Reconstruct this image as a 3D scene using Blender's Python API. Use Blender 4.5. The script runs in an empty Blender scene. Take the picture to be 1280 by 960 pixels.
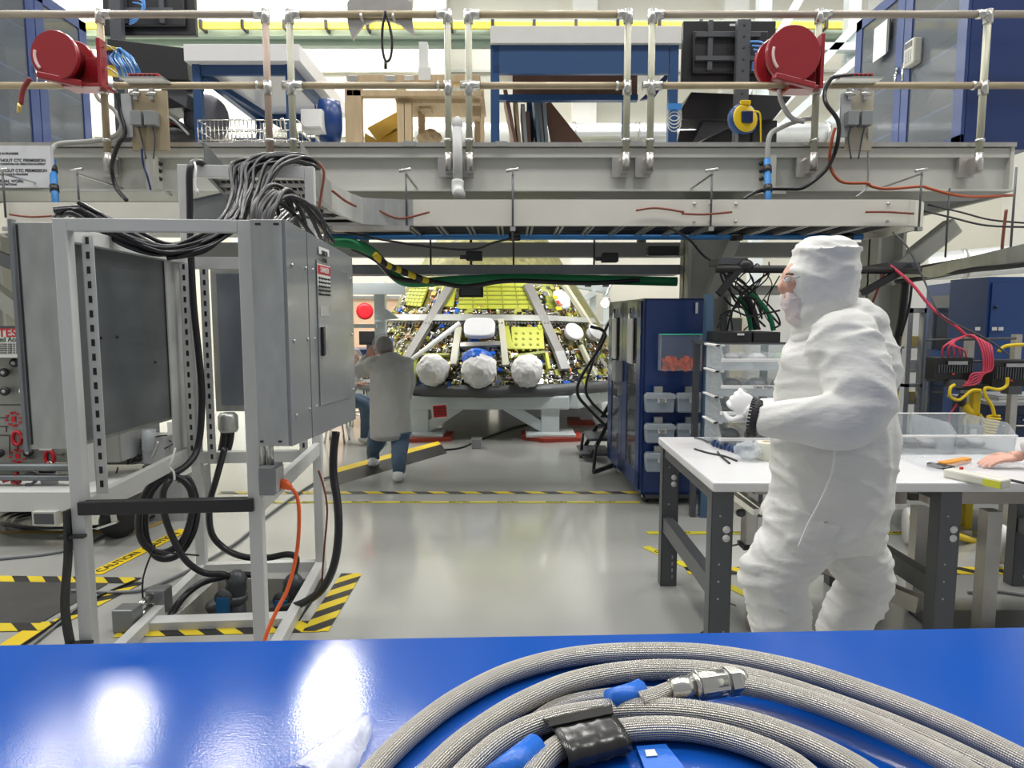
import bpy, math, random
from mathutils import Vector, Matrix, noise
random.seed(7)
C = bpy.context.scene.collection
PI = math.pi
CAMZ = 1.6; F = 850.0; PITCH = math.atan(85/850.0)
cp, sp = math.cos(PITCH), math.sin(PITCH)
def ray(px, py):
    x = (px-640)/F; y = (480-py)/F
    return Vector((x, cp + y*sp, -sp + y*cp))
def P(px, py, Y):            # a point read off the photograph at depth Y
    d = ray(px, py); t = Y/d.y
    return Vector((d.x*t, Y, CAMZ + d.z*t))
def PZ(px, py, z):           # a point read off the photograph at height z
    d = ray(px, py); t = (z-CAMZ)/d.z
    return Vector((d.x*t, d.y*t, z))
def PX(px, py, X):           # a point read off the photograph on the plane x = X
    d = ray(px, py); t = X/d.x
    return Vector((X, d.y*t, CAMZ+d.z*t))
V = Vector

# ---------------------------------------------------------------- materials
MATS = {}
def mat(name, col, rough=.5, metal=0, var=.06, scale=6, bump=0, bscale=60, alpha=1, emit=0, spec=.5, coat=0, sheen=0, stretch=(1,1,1)):
    if name in MATS: return MATS[name]
    m = bpy.data.materials.new(name); m.use_nodes = True
    nt = m.node_tree; b = nt.nodes['Principled BSDF']
    b.inputs['Roughness'].default_value = rough; b.inputs['Metallic'].default_value = metal
    b.inputs['Specular IOR Level'].default_value = spec
    b.inputs['Coat Weight'].default_value = coat; b.inputs['Coat Roughness'].default_value = .08
    if alpha < 1: b.inputs['Alpha'].default_value = alpha
    tc = nt.nodes.new('ShaderNodeTexCoord'); mp = nt.nodes.new('ShaderNodeMapping'); mp.inputs['Scale'].default_value = stretch
    nt.links.new(tc.outputs['Object'], mp.inputs['Vector'])
    n = nt.nodes.new('ShaderNodeTexNoise'); n.inputs['Scale'].default_value = scale; n.inputs['Detail'].default_value = 5
    nt.links.new(mp.outputs['Vector'], n.inputs['Vector'])
    r = nt.nodes.new('ShaderNodeMix'); r.data_type = 'RGBA'
    a_, b_ = [max(0, c*(1-var*1.6)) for c in col], [min(1, c*(1+var*1.2)) for c in col]
    r.inputs[6].default_value = (*a_, 1); r.inputs[7].default_value = (*b_, 1)
    nt.links.new(n.outputs['Fac'], r.inputs[0]); nt.links.new(r.outputs[2], b.inputs['Base Color'])
    if emit:
        b.inputs['Emission Color'].default_value = (*col, 1); b.inputs['Emission Strength'].default_value = emit
    if bump:
        n2 = nt.nodes.new('ShaderNodeTexNoise'); n2.inputs['Scale'].default_value = bscale; n2.inputs['Detail'].default_value = 3
        nt.links.new(mp.outputs['Vector'], n2.inputs['Vector'])
        bp = nt.nodes.new('ShaderNodeBump'); bp.inputs['Strength'].default_value = bump; bp.inputs['Distance'].default_value = .01
        nt.links.new(n2.outputs['Fac'], bp.inputs['Height']); nt.links.new(bp.outputs['Normal'], b.inputs['Normal'])
    MATS[name] = m; return m
white = mat('white_paint', (.62,.63,.62), .4)
offw = mat('offwhite_paint', (.58,.58,.54), .45, var=.08, scale=3)
beamw = mat('beam_paint', (.56,.565,.52), .5, var=.09, scale=1.6)
traym = mat('tray_aluminium', (.72,.70,.63), .45, .25, var=.08, scale=3)
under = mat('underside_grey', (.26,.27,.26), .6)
wall_m = mat('wall_cream', (.74,.72,.63), .7, var=.03, scale=.6)
wallg = mat('wall_panel_white', (.78,.78,.74), .6, var=.03)
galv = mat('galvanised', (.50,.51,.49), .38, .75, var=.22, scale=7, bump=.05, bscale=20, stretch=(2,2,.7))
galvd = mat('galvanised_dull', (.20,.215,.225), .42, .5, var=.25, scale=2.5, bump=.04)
panelg = mat('enclosure_grey', (.235,.25,.265), .3, .15, var=.05, scale=2, coat=.25)
steel = mat('steel', (.55,.55,.53), .3, .9, var=.12)
chrome = mat('bright_steel', (.75,.74,.70), .16, 1, var=.05)
alu = mat('raw_aluminium', (.55,.53,.50), .32, .8, var=.15, scale=9)
black = mat('black_plastic', (.018,.018,.02), .38)
blackr = mat('black_rubber', (.02,.02,.022), .45, bump=.1)
cablem = mat('black_cable', (.013,.013,.017), .33, var=.2)
dgrey = mat('dark_grey_metal', (.085,.09,.10), .42, .3)
legm = mat('bench_leg_grey', (.10,.105,.115), .4, .2)
mgrey = mat('mid_grey', (.22,.23,.24), .45)
lgrey = mat('light_grey_box', (.36,.37,.38), .4)
blue = mat('cabinet_blue', (.008,.035,.16), .35, var=.06, coat=.2, bump=.06, bscale=160)
blue2 = mat('bench_frame_blue', (.016,.06,.17), .4)
blued = mat('dark_blue', (.008,.025,.09), .4)
bench = mat('bench_blue', (.002,.068,.37), .125, var=.05, scale=4, bump=.035, bscale=260, coat=0)
cblue = mat('conduit_blue', (.03,.20,.52), .45)
tan = mat('rail_tan', (.38,.31,.20), .42, .15, var=.18, scale=5)
palegr = mat('rail_pale', (.40,.40,.31), .42, .15, var=.14, scale=5)
rosy = mat('rail_rosy', (.36,.27,.22), .42, .15, var=.14, scale=5)
red = mat('reel_red', (.27,.012,.018), .32, coat=.3)
redb = mat('bright_red', (.55,.01,.02), .4)
orange = mat('cord_orange', (.75,.12,.02), .45)
brown = mat('copper_brown', (.22,.06,.035), .4)
yellow = mat('yellow', (.78,.56,.01), .45)
yelw = mat('crane_yellow', (.85,.70,.08), .45)
green = mat('cable_green', (.015,.24,.09), .5)
wood = mat('lumber', (.47,.36,.22), .7, var=.2, scale=5, stretch=(4,4,.6))
woodb = mat('board_brown', (.16,.085,.06), .6, var=.15)
woody = mat('plywood_yellow', (.45,.27,.03), .6, var=.2)
paper = mat('paper', (.70,.70,.69), .7)
topw = mat('tabletop_white', (.72,.72,.73), .3, var=.03, coat=.2)
plast = mat('clear_plastic', (.62,.67,.70), .2, alpha=.30, var=.02)
plast2 = mat('frosted_plastic', (.58,.63,.67), .3, alpha=.45, var=.02)
film = mat('plastic_film', (.70,.73,.78), .08, alpha=.28, bump=1, bscale=40)
glassm = mat('door_glass', (.20,.22,.24), .05, alpha=.42, var=.02)
suit = mat('suit_white', (.70,.70,.68), .6, var=.03, bump=.75, bscale=13, stretch=(.7,.7,1.5))
coat_m = mat('lab_coat', (.47,.47,.46), .75, var=.04, bump=.5, bscale=14, stretch=(1.3,1.3,.7))
capm = mat('hair_net', (.60,.62,.64), .6, alpha=.32)
skin = mat('skin', (.62,.34,.26), .5, var=.08, scale=14)
hair = mat('hair_brown', (.13,.08,.055), .6)
denim = mat('denim', (.08,.13,.20), .8, var=.15, scale=20)
glove = mat('glove_white', (.80,.80,.81), .55)
lime = mat('primer_lime', (.50,.53,.05), .5, var=.12, scale=5)
limed = mat('primer_olive', (.26,.29,.03), .5, var=.2, scale=9)
gold = mat('gold_foil', (.55,.36,.10), .3, .8, var=.3, scale=20)
copperm = mat('copper_wire', (.55,.22,.08), .35, .7)
shroud = mat('white_blanket', (.74,.74,.73), .6, bump=.5, bscale=18)
blanketb = mat('blue_film', (.01,.12,.60), .35)
pink = mat('cable_pink', (.62,.05,.10), .4)
ledr = mat('led_red', (.5,.02,.03), .4)
ink = mat('ink_black', (.02,.02,.02), .6)
inkr = mat('ink_red', (.5,.02,.02), .6)
inkg = mat('ink_green', (.03,.10,.05), .6)
inkw = mat('ink_white', (.8,.8,.8), .6)
standw = mat('stand_white', (.62,.68,.69), .35, var=.04)
hose_end = mat('fitting_steel', (.62,.61,.57), .22, .95, var=.06)

def floor_mat():
    m = mat('floor_epoxy', (.38,.385,.365), .16, var=.05, scale=.8, coat=.3)
    nt = m.node_tree; b = nt.nodes['Principled BSDF']
    n = nt.nodes.new('ShaderNodeTexNoise'); n.inputs['Scale'].default_value = 1.3; n.inputs['Detail'].default_value = 6
    tc = nt.nodes.new('ShaderNodeTexCoord'); nt.links.new(tc.outputs['Object'], n.inputs['Vector'])
    mr = nt.nodes.new('ShaderNodeMapRange'); mr.inputs[3].default_value = .10; mr.inputs[4].default_value = .24
    nt.links.new(n.outputs['Fac'], mr.inputs[0]); nt.links.new(mr.outputs[0], b.inputs['Roughness'])
    return m
def stripe_mat(name='hazard_stripes', k=5.2, a=(.72,.55,.02), c=(.02,.02,.02)):
    m = bpy.data.materials.new(name); m.use_nodes = True; nt = m.node_tree; b = nt.nodes['Principled BSDF']
    tc = nt.nodes.new('ShaderNodeTexCoord'); sx = nt.nodes.new('ShaderNodeSeparateXYZ'); nt.links.new(tc.outputs['Object'], sx.inputs[0])
    ad = nt.nodes.new('ShaderNodeMath'); ad.operation = 'ADD'; nt.links.new(sx.outputs[0], ad.inputs[0]); nt.links.new(sx.outputs[1], ad.inputs[1])
    mu = nt.nodes.new('ShaderNodeMath'); mu.operation = 'MULTIPLY'; mu.inputs[1].default_value = k; nt.links.new(ad.outputs[0], mu.inputs[0])
    fr = nt.nodes.new('ShaderNodeMath'); fr.operation = 'FRACT'; nt.links.new(mu.outputs[0], fr.inputs[0])
    gt = nt.nodes.new('ShaderNodeMath'); gt.operation = 'GREATER_THAN'; gt.inputs[1].default_value = .5; nt.links.new(fr.outputs[0], gt.inputs[0])
    mx = nt.nodes.new('ShaderNodeMix'); mx.data_type = 'RGBA'; mx.inputs[6].default_value = (*c,1); mx.inputs[7].default_value = (*a,1)
    nt.links.new(gt.outputs[0], mx.inputs[0]); nt.links.new(mx.outputs[2], b.inputs['Base Color']); b.inputs['Roughness'].default_value = .4
    return m
hazard = stripe_mat(); hazard2 = stripe_mat('hazard_stripes_wide', 3.4)
def braid_mat():
    m = mat('braided_steel', (.50,.48,.44), .38, .85, var=.12, scale=14)
    nt = m.node_tree; b = nt.nodes['Principled BSDF']
    uv = nt.nodes.new('ShaderNodeUVMap'); sx = nt.nodes.new('ShaderNodeSeparateXYZ'); nt.links.new(uv.outputs[0], sx.inputs[0])
    def mth(op, a, c):
        n = nt.nodes.new('ShaderNodeMath'); n.operation = op
        for i, q in enumerate((a, c)):
            if q is None: continue
            if isinstance(q, (int, float)): n.inputs[i].default_value = q
            else: nt.links.new(q, n.inputs[i])
        return n.outputs[0]
    u = mth('MULTIPLY', sx.outputs[0], 2*PI*16); v = mth('MULTIPLY', sx.outputs[1], 2*PI*150)
    s = mth('MULTIPLY', mth('SINE', mth('ADD', u, v), None), mth('SINE', mth('SUBTRACT', u, v), None))
    bp = nt.nodes.new('ShaderNodeBump'); bp.inputs['Strength'].default_value = .6; bp.inputs['Distance'].default_value = .0022
    nt.links.new(s, bp.inputs['Height']); nt.links.new(bp.outputs['Normal'], b.inputs['Normal'])
    return m
braid = braid_mat()

# ---------------------------------------------------------------- mesh builder
def catmull(pts, n=6, closed=False):
    pts = [V(p) for p in pts]
    if len(pts) < 3 or n <= 1: return pts
    out = []; L = len(pts)
    rng = range(L) if closed else range(L-1)
    for i in rng:
        if closed: p0, p1, p2, p3 = pts[i-1], pts[i], pts[(i+1) % L], pts[(i+2) % L]
        else: p0, p1, p2, p3 = pts[max(i-1,0)], pts[i], pts[i+1], pts[min(i+2,L-1)]
        for k in range(n):
            t = k/n
            out.append(.5*((2*p1)+(p2-p0)*t+(2*p0-5*p1+4*p2-p3)*t*t+(3*p1-p0-3*p2+p3)*t**3))
    if not closed: out.append(pts[-1])
    return out
class MB:
    def __init__(s): s.v = []; s.f = []; s.sm = []; s.uv = []
    def add(s, vs, fs, smooth=False, uvs=None):
        b = len(s.v); s.v += [V(p) for p in vs]
        for i, f in enumerate(fs):
            s.f.append([b+k for k in f]); s.sm.append(smooth); s.uv.append(uvs[i] if uvs else [(0,0)]*len(f))
        return s
    def box(s, c, size, R=None):
        x, y, z = [q/2 for q in size]; R = R or Matrix.Identity(3); c = V(c)
        vs = [c + R @ V((a*x, b*y, d*z)) for a in (-1,1) for b in (-1,1) for d in (-1,1)]
        return s.add(vs, [(0,1,3,2),(4,6,7,5),(0,4,5,1),(2,3,7,6),(0,2,6,4),(1,5,7,3)])
    def bb(s, a, b):             # box between two corners
        a, b = V(a), V(b); return s.box((a+b)/2, [abs(q) for q in (b-a)])
    def beam(s, a, b, w, h, up=(0,0,1)):
        a, b = V(a), V(b); d = b-a; L = d.length
        if L < 1e-6: return s
        x = d/L; up = V(up)
        if abs(x.dot(up)) > .98: up = V((0,1,0))
        y = up.cross(x).normalized(); z = x.cross(y)
        return s.box((a+b)/2, (L, w, h), Matrix((x, y, z)).transposed())
    def tube(s, pts, r, n=8, sub=6, closed=False, caps=True, rs=None, smooth=True):
        p = catmull(pts, sub, closed)
        q = [p[0]]
        for k in p[1:]:
            if (k-q[-1]).length > 1e-5: q.append(k)
        if not closed and rs: 
            R = []
            L0 = len(p)
            for i in range(len(q)):
                t = i/(len(q)-1)*(len(rs)-1); j = min(int(t), len(rs)-2); R.append(rs[j]+(rs[j+1]-rs[j])*(t-j))
        else: R = [r]*len(q)
        L = len(q); vs = []; prev = None; dist = 0; ds = []
        for i in range(L):
            if closed: d = q[(i+1) % L]-q[i-1]
            else: d = q[min(i+1,L-1)]-q[max(i-1,0)]
            d.normalize()
            if prev is None:
                a = V((0,0,1)) if abs(d.z) < .9 else V((1,0,0)); u = d.cross(a).normalized()
            else:
                u = (prev - d*prev.dot(d))
                u = u.normalized() if u.length > 1e-6 else d.orthogonal().normalized()
            prev = u; w = d.cross(u)
            if i: dist += (q[i]-q[i-1]).length
            ds.append(dist)
            for k in range(n):
                t = 2*PI*k/n; vs.append(q[i] + (u*math.cos(t)+w*math.sin(t))*R[i])
        fs = []; uvs = []
        for i in range(L if closed else L-1):
            j = (i+1) % L; v0, v1 = ds[i], ds[j] if j else dist
            for k in range(n):
                l = (k+1) % n
                fs.append((i*n+k, i*n+l, j*n+l, j*n+k)); uvs.append([(k/n,v0),((k+1)/n,v0),((k+1)/n,v1),(k/n,v1)])
        if caps and not closed:
            fs.append(tuple(range(n-1,-1,-1))); uvs.append([(0,0)]*n)
            fs.append(tuple((L-1)*n+k for k in range(n))); uvs.append([(0,0)]*n)
        return s.add(vs, fs, smooth, uvs)
    def cyl(s, a, b, r, r2=None, n=16, caps=True):
        return s.tube([a, b], r, n, 1, caps=caps, rs=[r, r if r2 is None else r2])
    def lathe(s, prof, c=(0,0,0), axis=(0,0,1), n=24, smooth=True):      # prof: (radius, height)
        ax = V(axis).normalized(); u = ax.orthogonal().normalized(); w = ax.cross(u); c = V(c)
        vs = [c + ax*h + (u*math.cos(2*PI*k/n)+w*math.sin(2*PI*k/n))*r for r, h in prof for k in range(n)]
        L = len(prof)
        fs = [(i*n+k, i*n+(k+1)%n, (i+1)*n+(k+1)%n, (i+1)*n+k) for i in range(L-1) for k in range(n)]
        fs += [tuple(range(n-1,-1,-1)), tuple((L-1)*n+k for k in range(n))]
        return s.add(vs, fs, smooth)
    def prism(s, poly, off):     # polygon (3D points) extruded by a vector
        n = len(poly); off = V(off)
        vs = [V(p) for p in poly] + [V(p)+off for p in poly]
        return s.add(vs, [tuple(range(n)), tuple(range(2*n-1,n-1,-1))] + [(i, n+i, n+(i+1)%n, (i+1)%n) for i in range(n)])
    def ell(s, c, r, nu=16, nv=10, R=None):
        c = V(c); R = R or Matrix.Identity(3); vs = [c + R @ V((0,0,-r[2]))]
        for j in range(1, nv):
            t = -PI/2 + PI*j/nv
            for k in range(nu):
                a = 2*PI*k/nu; vs.append(c + R @ V((r[0]*math.cos(t)*math.cos(a), r[1]*math.cos(t)*math.sin(a), r[2]*math.sin(t))))
        vs.append(c + R @ V((0,0,r[2]))); e = len(vs)-1; fs = []
        for k in range(nu): fs.append((0, 1+(k+1)%nu, 1+k)); fs.append((e, e-nu+k, e-nu+(k+1)%nu))
        for j in range(nv-2):
            for k in range(nu):
                a = 1+j*nu; fs.append((a+k, a+(k+1)%nu, a+nu+(k+1)%nu, a+nu+k))
        return s.add(vs, fs, True)
    def grid(s, fn, nu, nv, smooth=True, thick=None):
        vs = [fn(i/nu, j/nv) for j in range(nv+1) for i in range(nu+1)]
        return s.add(vs, [(j*(nu+1)+i, j*(nu+1)+i+1, (j+1)*(nu+1)+i+1, (j+1)*(nu+1)+i) for j in range(nv) for i in range(nu)], smooth)
    def mesh(s, name, inv=None):
        me = bpy.data.meshes.new(name); vs = [inv @ p for p in s.v] if inv else s.v
        me.from_pydata([tuple(p) for p in vs], [], s.f); me.polygons.foreach_set('use_smooth', s.sm)
        if any(u != [(0,0)]*len(u) for u in s.uv):
            l = me.uv_layers.new(name='UVMap'); flat = [c for u in s.uv for q in u for c in q]; l.data.foreach_set('uv', flat)
        me.update(); return me
def wm(o):
    m = o.matrix_basis.copy()
    return wm(o.parent) @ m if o.parent else m
def obj(name, mb, m, parent=None, bevel=0, solid=0, label=None):
    me = mb.mesh(name, wm(parent).inverted() if parent else None)
    me.materials.append(m); o = bpy.data.objects.new(name, me); C.objects.link(o)
    if parent: o.parent = parent
    if solid:
        md = o.modifiers.new('s','SOLIDIFY'); md.thickness = solid; md.offset = 0
    if bevel:
        md = o.modifiers.new('b','BEVEL'); md.width = bevel; md.segments = 2; md.limit_method = 'ANGLE'; md.angle_limit = .7
    if label: o['label'] = label
    return o
def tag(o, label, cat, group=None, kind=None):
    o['label'] = label; o['category'] = cat
    if group: o['group'] = group
    if kind: o['kind'] = kind
    return o
def thing(name, label, cat, loc=(0,0,0), rz=0, group=None):
    o = bpy.data.objects.new(name, None); C.objects.link(o); o.empty_display_size = .05
    o.location = loc; o.rotation_euler = (0,0,rz); return tag(o, label, cat, group)
def solo(name, mb, m, label, cat, group=None, bevel=0, loc=None, solid=0, kind=None):
    # a thing that is one mesh; its origin is moved to its base centre
    xs = [p for p in mb.v]; lo = V((min(p[i] for p in xs) for i in range(3))); hi = V((max(p[i] for p in xs) for i in range(3)))
    b = V(((lo.x+hi.x)/2, (lo.y+hi.y)/2, lo.z))
    me = mb.mesh(name, Matrix.Translation(-b)); me.materials.append(m)
    o = bpy.data.objects.new(name, me); C.objects.link(o); o.location = b
    if solid: md = o.modifiers.new('s','SOLIDIFY'); md.thickness = solid; md.offset = 0
    if bevel: md = o.modifiers.new('b','BEVEL'); md.width = bevel; md.segments = 2; md.limit_method = 'ANGLE'; md.angle_limit = .7
    return tag(o, label, cat, group, kind)
def struct(name, mb, m, bevel=0):
    o = obj(name, mb, m, None, bevel); o['kind'] = 'structure'; return o
def dup(root, loc=None, rz=None, label=None, group=None):
    def cpt(o, par):
        c = o.copy(); C.objects.link(c); c.parent = par
        for ch in [q for q in bpy.data.objects if q.parent == o]: cpt(ch, c)
        return c
    r = cpt(root, None)
    if loc is not None: r.location = loc
    if rz is not None: r.rotation_euler[2] = rz
    if label: r['label'] = label
    if group: r['group'] = group
    return r
def lettering(s, size, m, parent, o, xdir, ydir, align='LEFT', name='lettering', bold=0, weight=0):
    cu = bpy.data.curves.new('t', 'FONT'); cu.body = s; cu.size = size; cu.align_x = align; cu.align_y = 'CENTER'; cu.extrude = .0008; cu.offset = weight
    to = bpy.data.objects.new('t', cu); C.objects.link(to)
    dg = bpy.context.evaluated_depsgraph_get(); me = bpy.data.meshes.new_from_object(to.evaluated_get(dg))
    bpy.data.objects.remove(to); bpy.data.curves.remove(cu)
    x, y = V(xdir).normalized(), V(ydir).normalized(); z = x.cross(y)
    M = Matrix.Translation(V(o)+z*.002) @ Matrix((x, y, z)).transposed().to_4x4()
    if parent: M = wm(parent).inverted() @ M
    me.transform(M); me.materials.clear(); me.materials.append(m); me.name = name
    ob = bpy.data.objects.new(name, me); C.objects.link(ob); ob.parent = parent
    return ob
X_, Y_, Z_ = V((1,0,0)), V((0,1,0)), V((0,0,1))

def remeshed(name, mb, voxel, smooth_it, m, parent, amp=0, fscale=6, sub=0, seed=0, fold=None):
    me = mb.mesh(name, wm(parent).inverted()); o = bpy.data.objects.new(name, me); C.objects.link(o)
    md = o.modifiers.new('r','REMESH'); md.mode = 'VOXEL'; md.voxel_size = voxel; md.use_smooth_shade = True
    if smooth_it: ms = o.modifiers.new('s','SMOOTH'); ms.factor = .5; ms.iterations = smooth_it
    dg = bpy.context.evaluated_depsgraph_get(); me2 = bpy.data.meshes.new_from_object(o.evaluated_get(dg))
    o.modifiers.clear(); o.data = me2; me2.name = name; bpy.data.meshes.remove(me)
    if amp:
        st = fold or (1,1,1)
        nor = [v.normal.copy() for v in me2.vertices]
        for v, nn in zip(me2.vertices, nor):
            q = V((v.co.x*st[0], v.co.y*st[1], v.co.z*st[2]))*fscale + V((seed,seed*2,0))
            q = q + .5*noise.noise_vector(q*.7)
            r = (1-min(1,abs(noise.noise(q))*2.6))**2; q3 = V((q.x*.8+q.z*.9, q.y, q.z*1.1-q.x*.7)); r2 = (1-min(1,abs(noise.noise(q3*1.7))*2.8))**2
            v.co += nn*amp*(r*.9 + r2*.5 + noise.noise(q*.5)*.6 - .35)
    me2.polygons.foreach_set('use_smooth', [True]*len(me2.polygons)); me2.update()
    me2.materials.clear(); me2.materials.append(m); o.parent = parent
    return o
# ================================================================ setting
struct('floor', MB().bb((-14,-3,-.05),(14,20,0)), floor_mat())
w = MB().bb((-14,17,0),(14,17.2,11)); struct('wall_back', w, wall_m)
struct('wall_right', MB().bb((12,-3,0),(12.2,17,11)), wallg)
struct('wall_left', MB().bb((-12.2,-3,0),(-12,17,11)), wall_m)
k = 0
for px in (95, 300, 545, 730, 915, 1090):
    k += 1; c = P(px, 100, 16.8)
    struct('trim_%d' % k, MB().bb((c.x-.28,16.6,0),(c.x+.28,17,11)), wallg)
for (za, zb, yy, nm) in ((4.6,4.68,16.97,7),(5.9,5.98,16.97,8),(7.4,7.46,16.97,9)):
    struct('trim_%d' % nm, MB().bb((-12,16.9,za),(12,17,zb)), beamw)
# crane runway and yellow conductor bars high on the back wall
t = thing('crane_runway', 'grey green steel runway beam running along the far wall above the guardrails', 'beam', (0,15.5,6))
g1 = mat('runway_green', (.20,.27,.22), .5); g2 = mat('runway_pale', (.42,.52,.45), .5)
a, b = P(-900,36,15.5), P(2200,57,15.5)
obj('web', MB().bb((-11.5,15.5,b.z),(11.5,15.7,a.z)), g1, t)
z = P(0,44,15.4).z; obj('middle_flange', MB().bb((-11.5,15.3,z-.05),(11.5,15.5,z+.07)), g2, t)
obj('top_flange', MB().bb((-11.5,15.2,a.z),(11.5,15.9,a.z+.06)), g2, t)
for x in (-11, 11): obj('support_bracket', MB().bb((x-.15,15.72,b.z-.4),(x+.15,16.55,a.z)), g1, t)
t = thing('conductor_bar', 'yellow conductor bars with dark joints above the grey green runway beam', 'bar', (0,15.1,6))
for py in (30, 34):
    z = P(0,py,15.1).z; obj('bar', MB().bb((-11.5,15.05,z-.04),(11.5,15.13,z+.03)), yelw, t)
for i in range(26):
    x = -11+i*.88; z = P(0,32,15.1).z; obj('hanger', MB().bb((x,15.0,z-.08),(x+.06,15.3,z+.09)), black, t)
# spiral duct along back wall
def duct(c0, c1, r, label):
    t = thing('air_duct', label, 'duct', (V(c0)+V(c1))/2)
    m = mat('duct_silver', (.66,.68,.69), .3, .6, var=.1); obj('duct_tube', MB().cyl(c0, c1, r, n=28), m, t)
    L = (V(c1)-V(c0)); n = int(L.length/1.2)
    for i in range(n+1):
        p = V(c0)+L*((i+.5)/(n+1)); d = L.normalized()*.03; obj('joint_band', MB().cyl(p-d, p+d, r+.02, n=28), steel, t)
    return t
a, b = P(520,168,13), P(842,168,13); duct(a, V((a.x+10.5,13,a.z)), .2, 'silver round air duct running along the hall behind the upper deck')
# steel truss upper right behind blue cabinet
t = thing('steel_truss', 'white diagonal steel bracing in front of the far wall at upper right', 'truss', (6,13,0))
for (a, b) in (((940,190),(1075,70)),((960,150),(1080,20)),((930,120),(1010,-20)),((1000,60),(1100,60)),((960,215),(1090,110))):
    obj('brace', MB().beam(P(*a,14), P(*b,14), .2,.14), standw, t)
for px in (952, 1062): q = P(px,100,14.2); obj('column', MB().bb((q.x-.12,14.1,0),(q.x+.12,14.35,8)), standw, t)
# hall luminaires (area lamps in housings)
def lamp(x, y, z, sx, sy, W, label=None):
    t = thing('ceiling_light', label or 'rectangular hall luminaire hanging high over the floor', 'ceiling light', (x,y,z), 0, 'high hall luminaires')
    obj('housing', MB().bb((x-sx/2,y-sy/2,z+.03),(x+sx/2,y+sy/2,z+.14)), white, t)
    l = bpy.data.lights.new('lamp','AREA'); l.shape = 'RECTANGLE'; l.size = sx; l.size_y = sy; l.energy = W; l.color = (1,.98,.94)
    o = bpy.data.objects.new('lamp', l); C.objects.link(o); o.location = (0,0,0); o.parent = t
for x in (-9,-5.5,-2.2,1.2,4.6,8):
    for y in (2.5, 7.5, 12.5): lamp(x, y, 9.6, .8, 1.6, 165)
for x in (-8.7,-4.3): lamp(x, 15.0, 9.4, .65, 1.7, 620, 'large bright hall luminaire high at the far left')

# ================================================================ gantry
GY = 5.9
z180, z185, z197, z237 = (P(0,q,GY).z for q in (180,186,198,238))
GX0, GX1 = -6.5, P(1262,220,GY).x
t = thing('gantry_platform', 'off-white steel gantry deck spanning the picture above the work bay', 'platform', (0,GY,0))
gantry = t
obj('deck', MB().bb((GX0,GY+.05,z180-.06),(GX1,9.3,z180-.01)), offw, t)
m = MB().bb((GX0,GY-.03,z197),(GX1,GY+.1,z185)); obj('top_flange', m, beamw, t, bevel=.004)
obj('edge_trim', MB().bb((GX0,GY-.06,z180-.035),(GX1,GY+.02,z180)), alu, t)
obj('web', MB().bb((GX0,GY+.02,z237),(GX1,GY+.06,z197)), beamw, t)
obj('bottom_flange', MB().bb((GX0,GY-.06,z237-.02),(GX1,GY+.42,z237)), beamw, t, bevel=.003)
obj('end_plate', MB().bb((GX1-.03,GY-.04,z237),(GX1,GY+.3,z180)), beamw, t)
for x in [GX0+.6+i*1.1 for i in range(10)]:
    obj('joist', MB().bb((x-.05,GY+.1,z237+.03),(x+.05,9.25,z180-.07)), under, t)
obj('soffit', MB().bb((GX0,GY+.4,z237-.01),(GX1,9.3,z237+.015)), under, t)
a = P(300,303,7.4); b = P(860,321,7.4)
obj('rear_beam', MB().bb((-5.5,7.4,b.z),(4.2,7.56,a.z)), mat('rear_beam_grey',(.36,.37,.36),.5), t)
for x in (-4.8,-1.6,1.4,3.9): obj('rear_beam_hanger', MB().bb((x-.04,7.42,a.z),(x+.04,7.54,z237)), under, t)
# slanting right end flange of the soffit
obj('side_flange', MB().bb((GX1-.02,GY+.1,z237-.04),(GX1+.02,9.3,z237+.1)), beamw, t)
# hinge clips on the top edge
for px in (190,345,512,627,795):
    c = P(px,180,GY-.06); obj('clip', MB().box(c,(.1,.03,.04)), steel, t)
# stiffener with bolt holes at x 195 and x 957
for px in (195, 960):
    c = P(px,215,GY-.02); st = obj('stiffener', MB().bb((c.x-.03,GY-.12,z237-.03),(c.x+.03,GY+.02,z197)).bb((c.x-.1,GY-.12,z237-.05),(c.x+.12,GY,z237-.03)), beamw, t)
    for py in (205,214,224):
        q = P(px-9 if px>500 else px+6,py,GY-.0); obj('bolt', MB().cyl(q,q+V((0,-.03,0)),.017,n=10), black, st)
# columns and braces holding the deck
def column(x, y, label, w=.3):
    t = thing('gantry_column', label, 'column', (x,y,0))
    z1 = z237-.02
    obj('flange', MB().bb((x-w/2,y-.16,0.02),(x-w/2+.03,y+.16,z1)), beamw, t); obj('flange', MB().bb((x+w/2-.03,y-.16,.02),(x+w/2,y+.16,z1)), beamw, t)
    obj('web', MB().bb((x-w/2,y-.015,.02),(x+w/2,y+.015,z1)), beamw, t); obj('base_plate', MB().bb((x-.25,y-.25,0),(x+.25,y+.25,.02)), beamw, t)
    return t
c1x = P(882,330,6.7).x; t = column(c1x, 6.7, 'off-white gantry column rising behind the dark blue wheeled cabinet', .42)
obj('brace', MB().beam(P(888,370,6.3), P(918,296,6.3), .12,.1), beamw, t)
c2x = P(1100,380,6.6).x; t = column(c2x, 6.6, 'off-white gantry column behind the shoulder of the person in the hooded suit', .26)
obj('brace', MB().beam(P(1105,350,6.5), P(1192,282,6.5), .16,.16), beamw, t, bevel=.02)
t = column(P(14,500,6.9).x, 6.9, 'off-white gantry column at the far left behind the test panel cart', .26)
obj('brace', MB().beam(P(-20,355,6.5), P(34,395,6.5), .14,.14), beamw, t); obj('brace', MB().beam(P(-30,310,6.5), P(30,335,6.6), .12,.12), mgrey, t)

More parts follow.
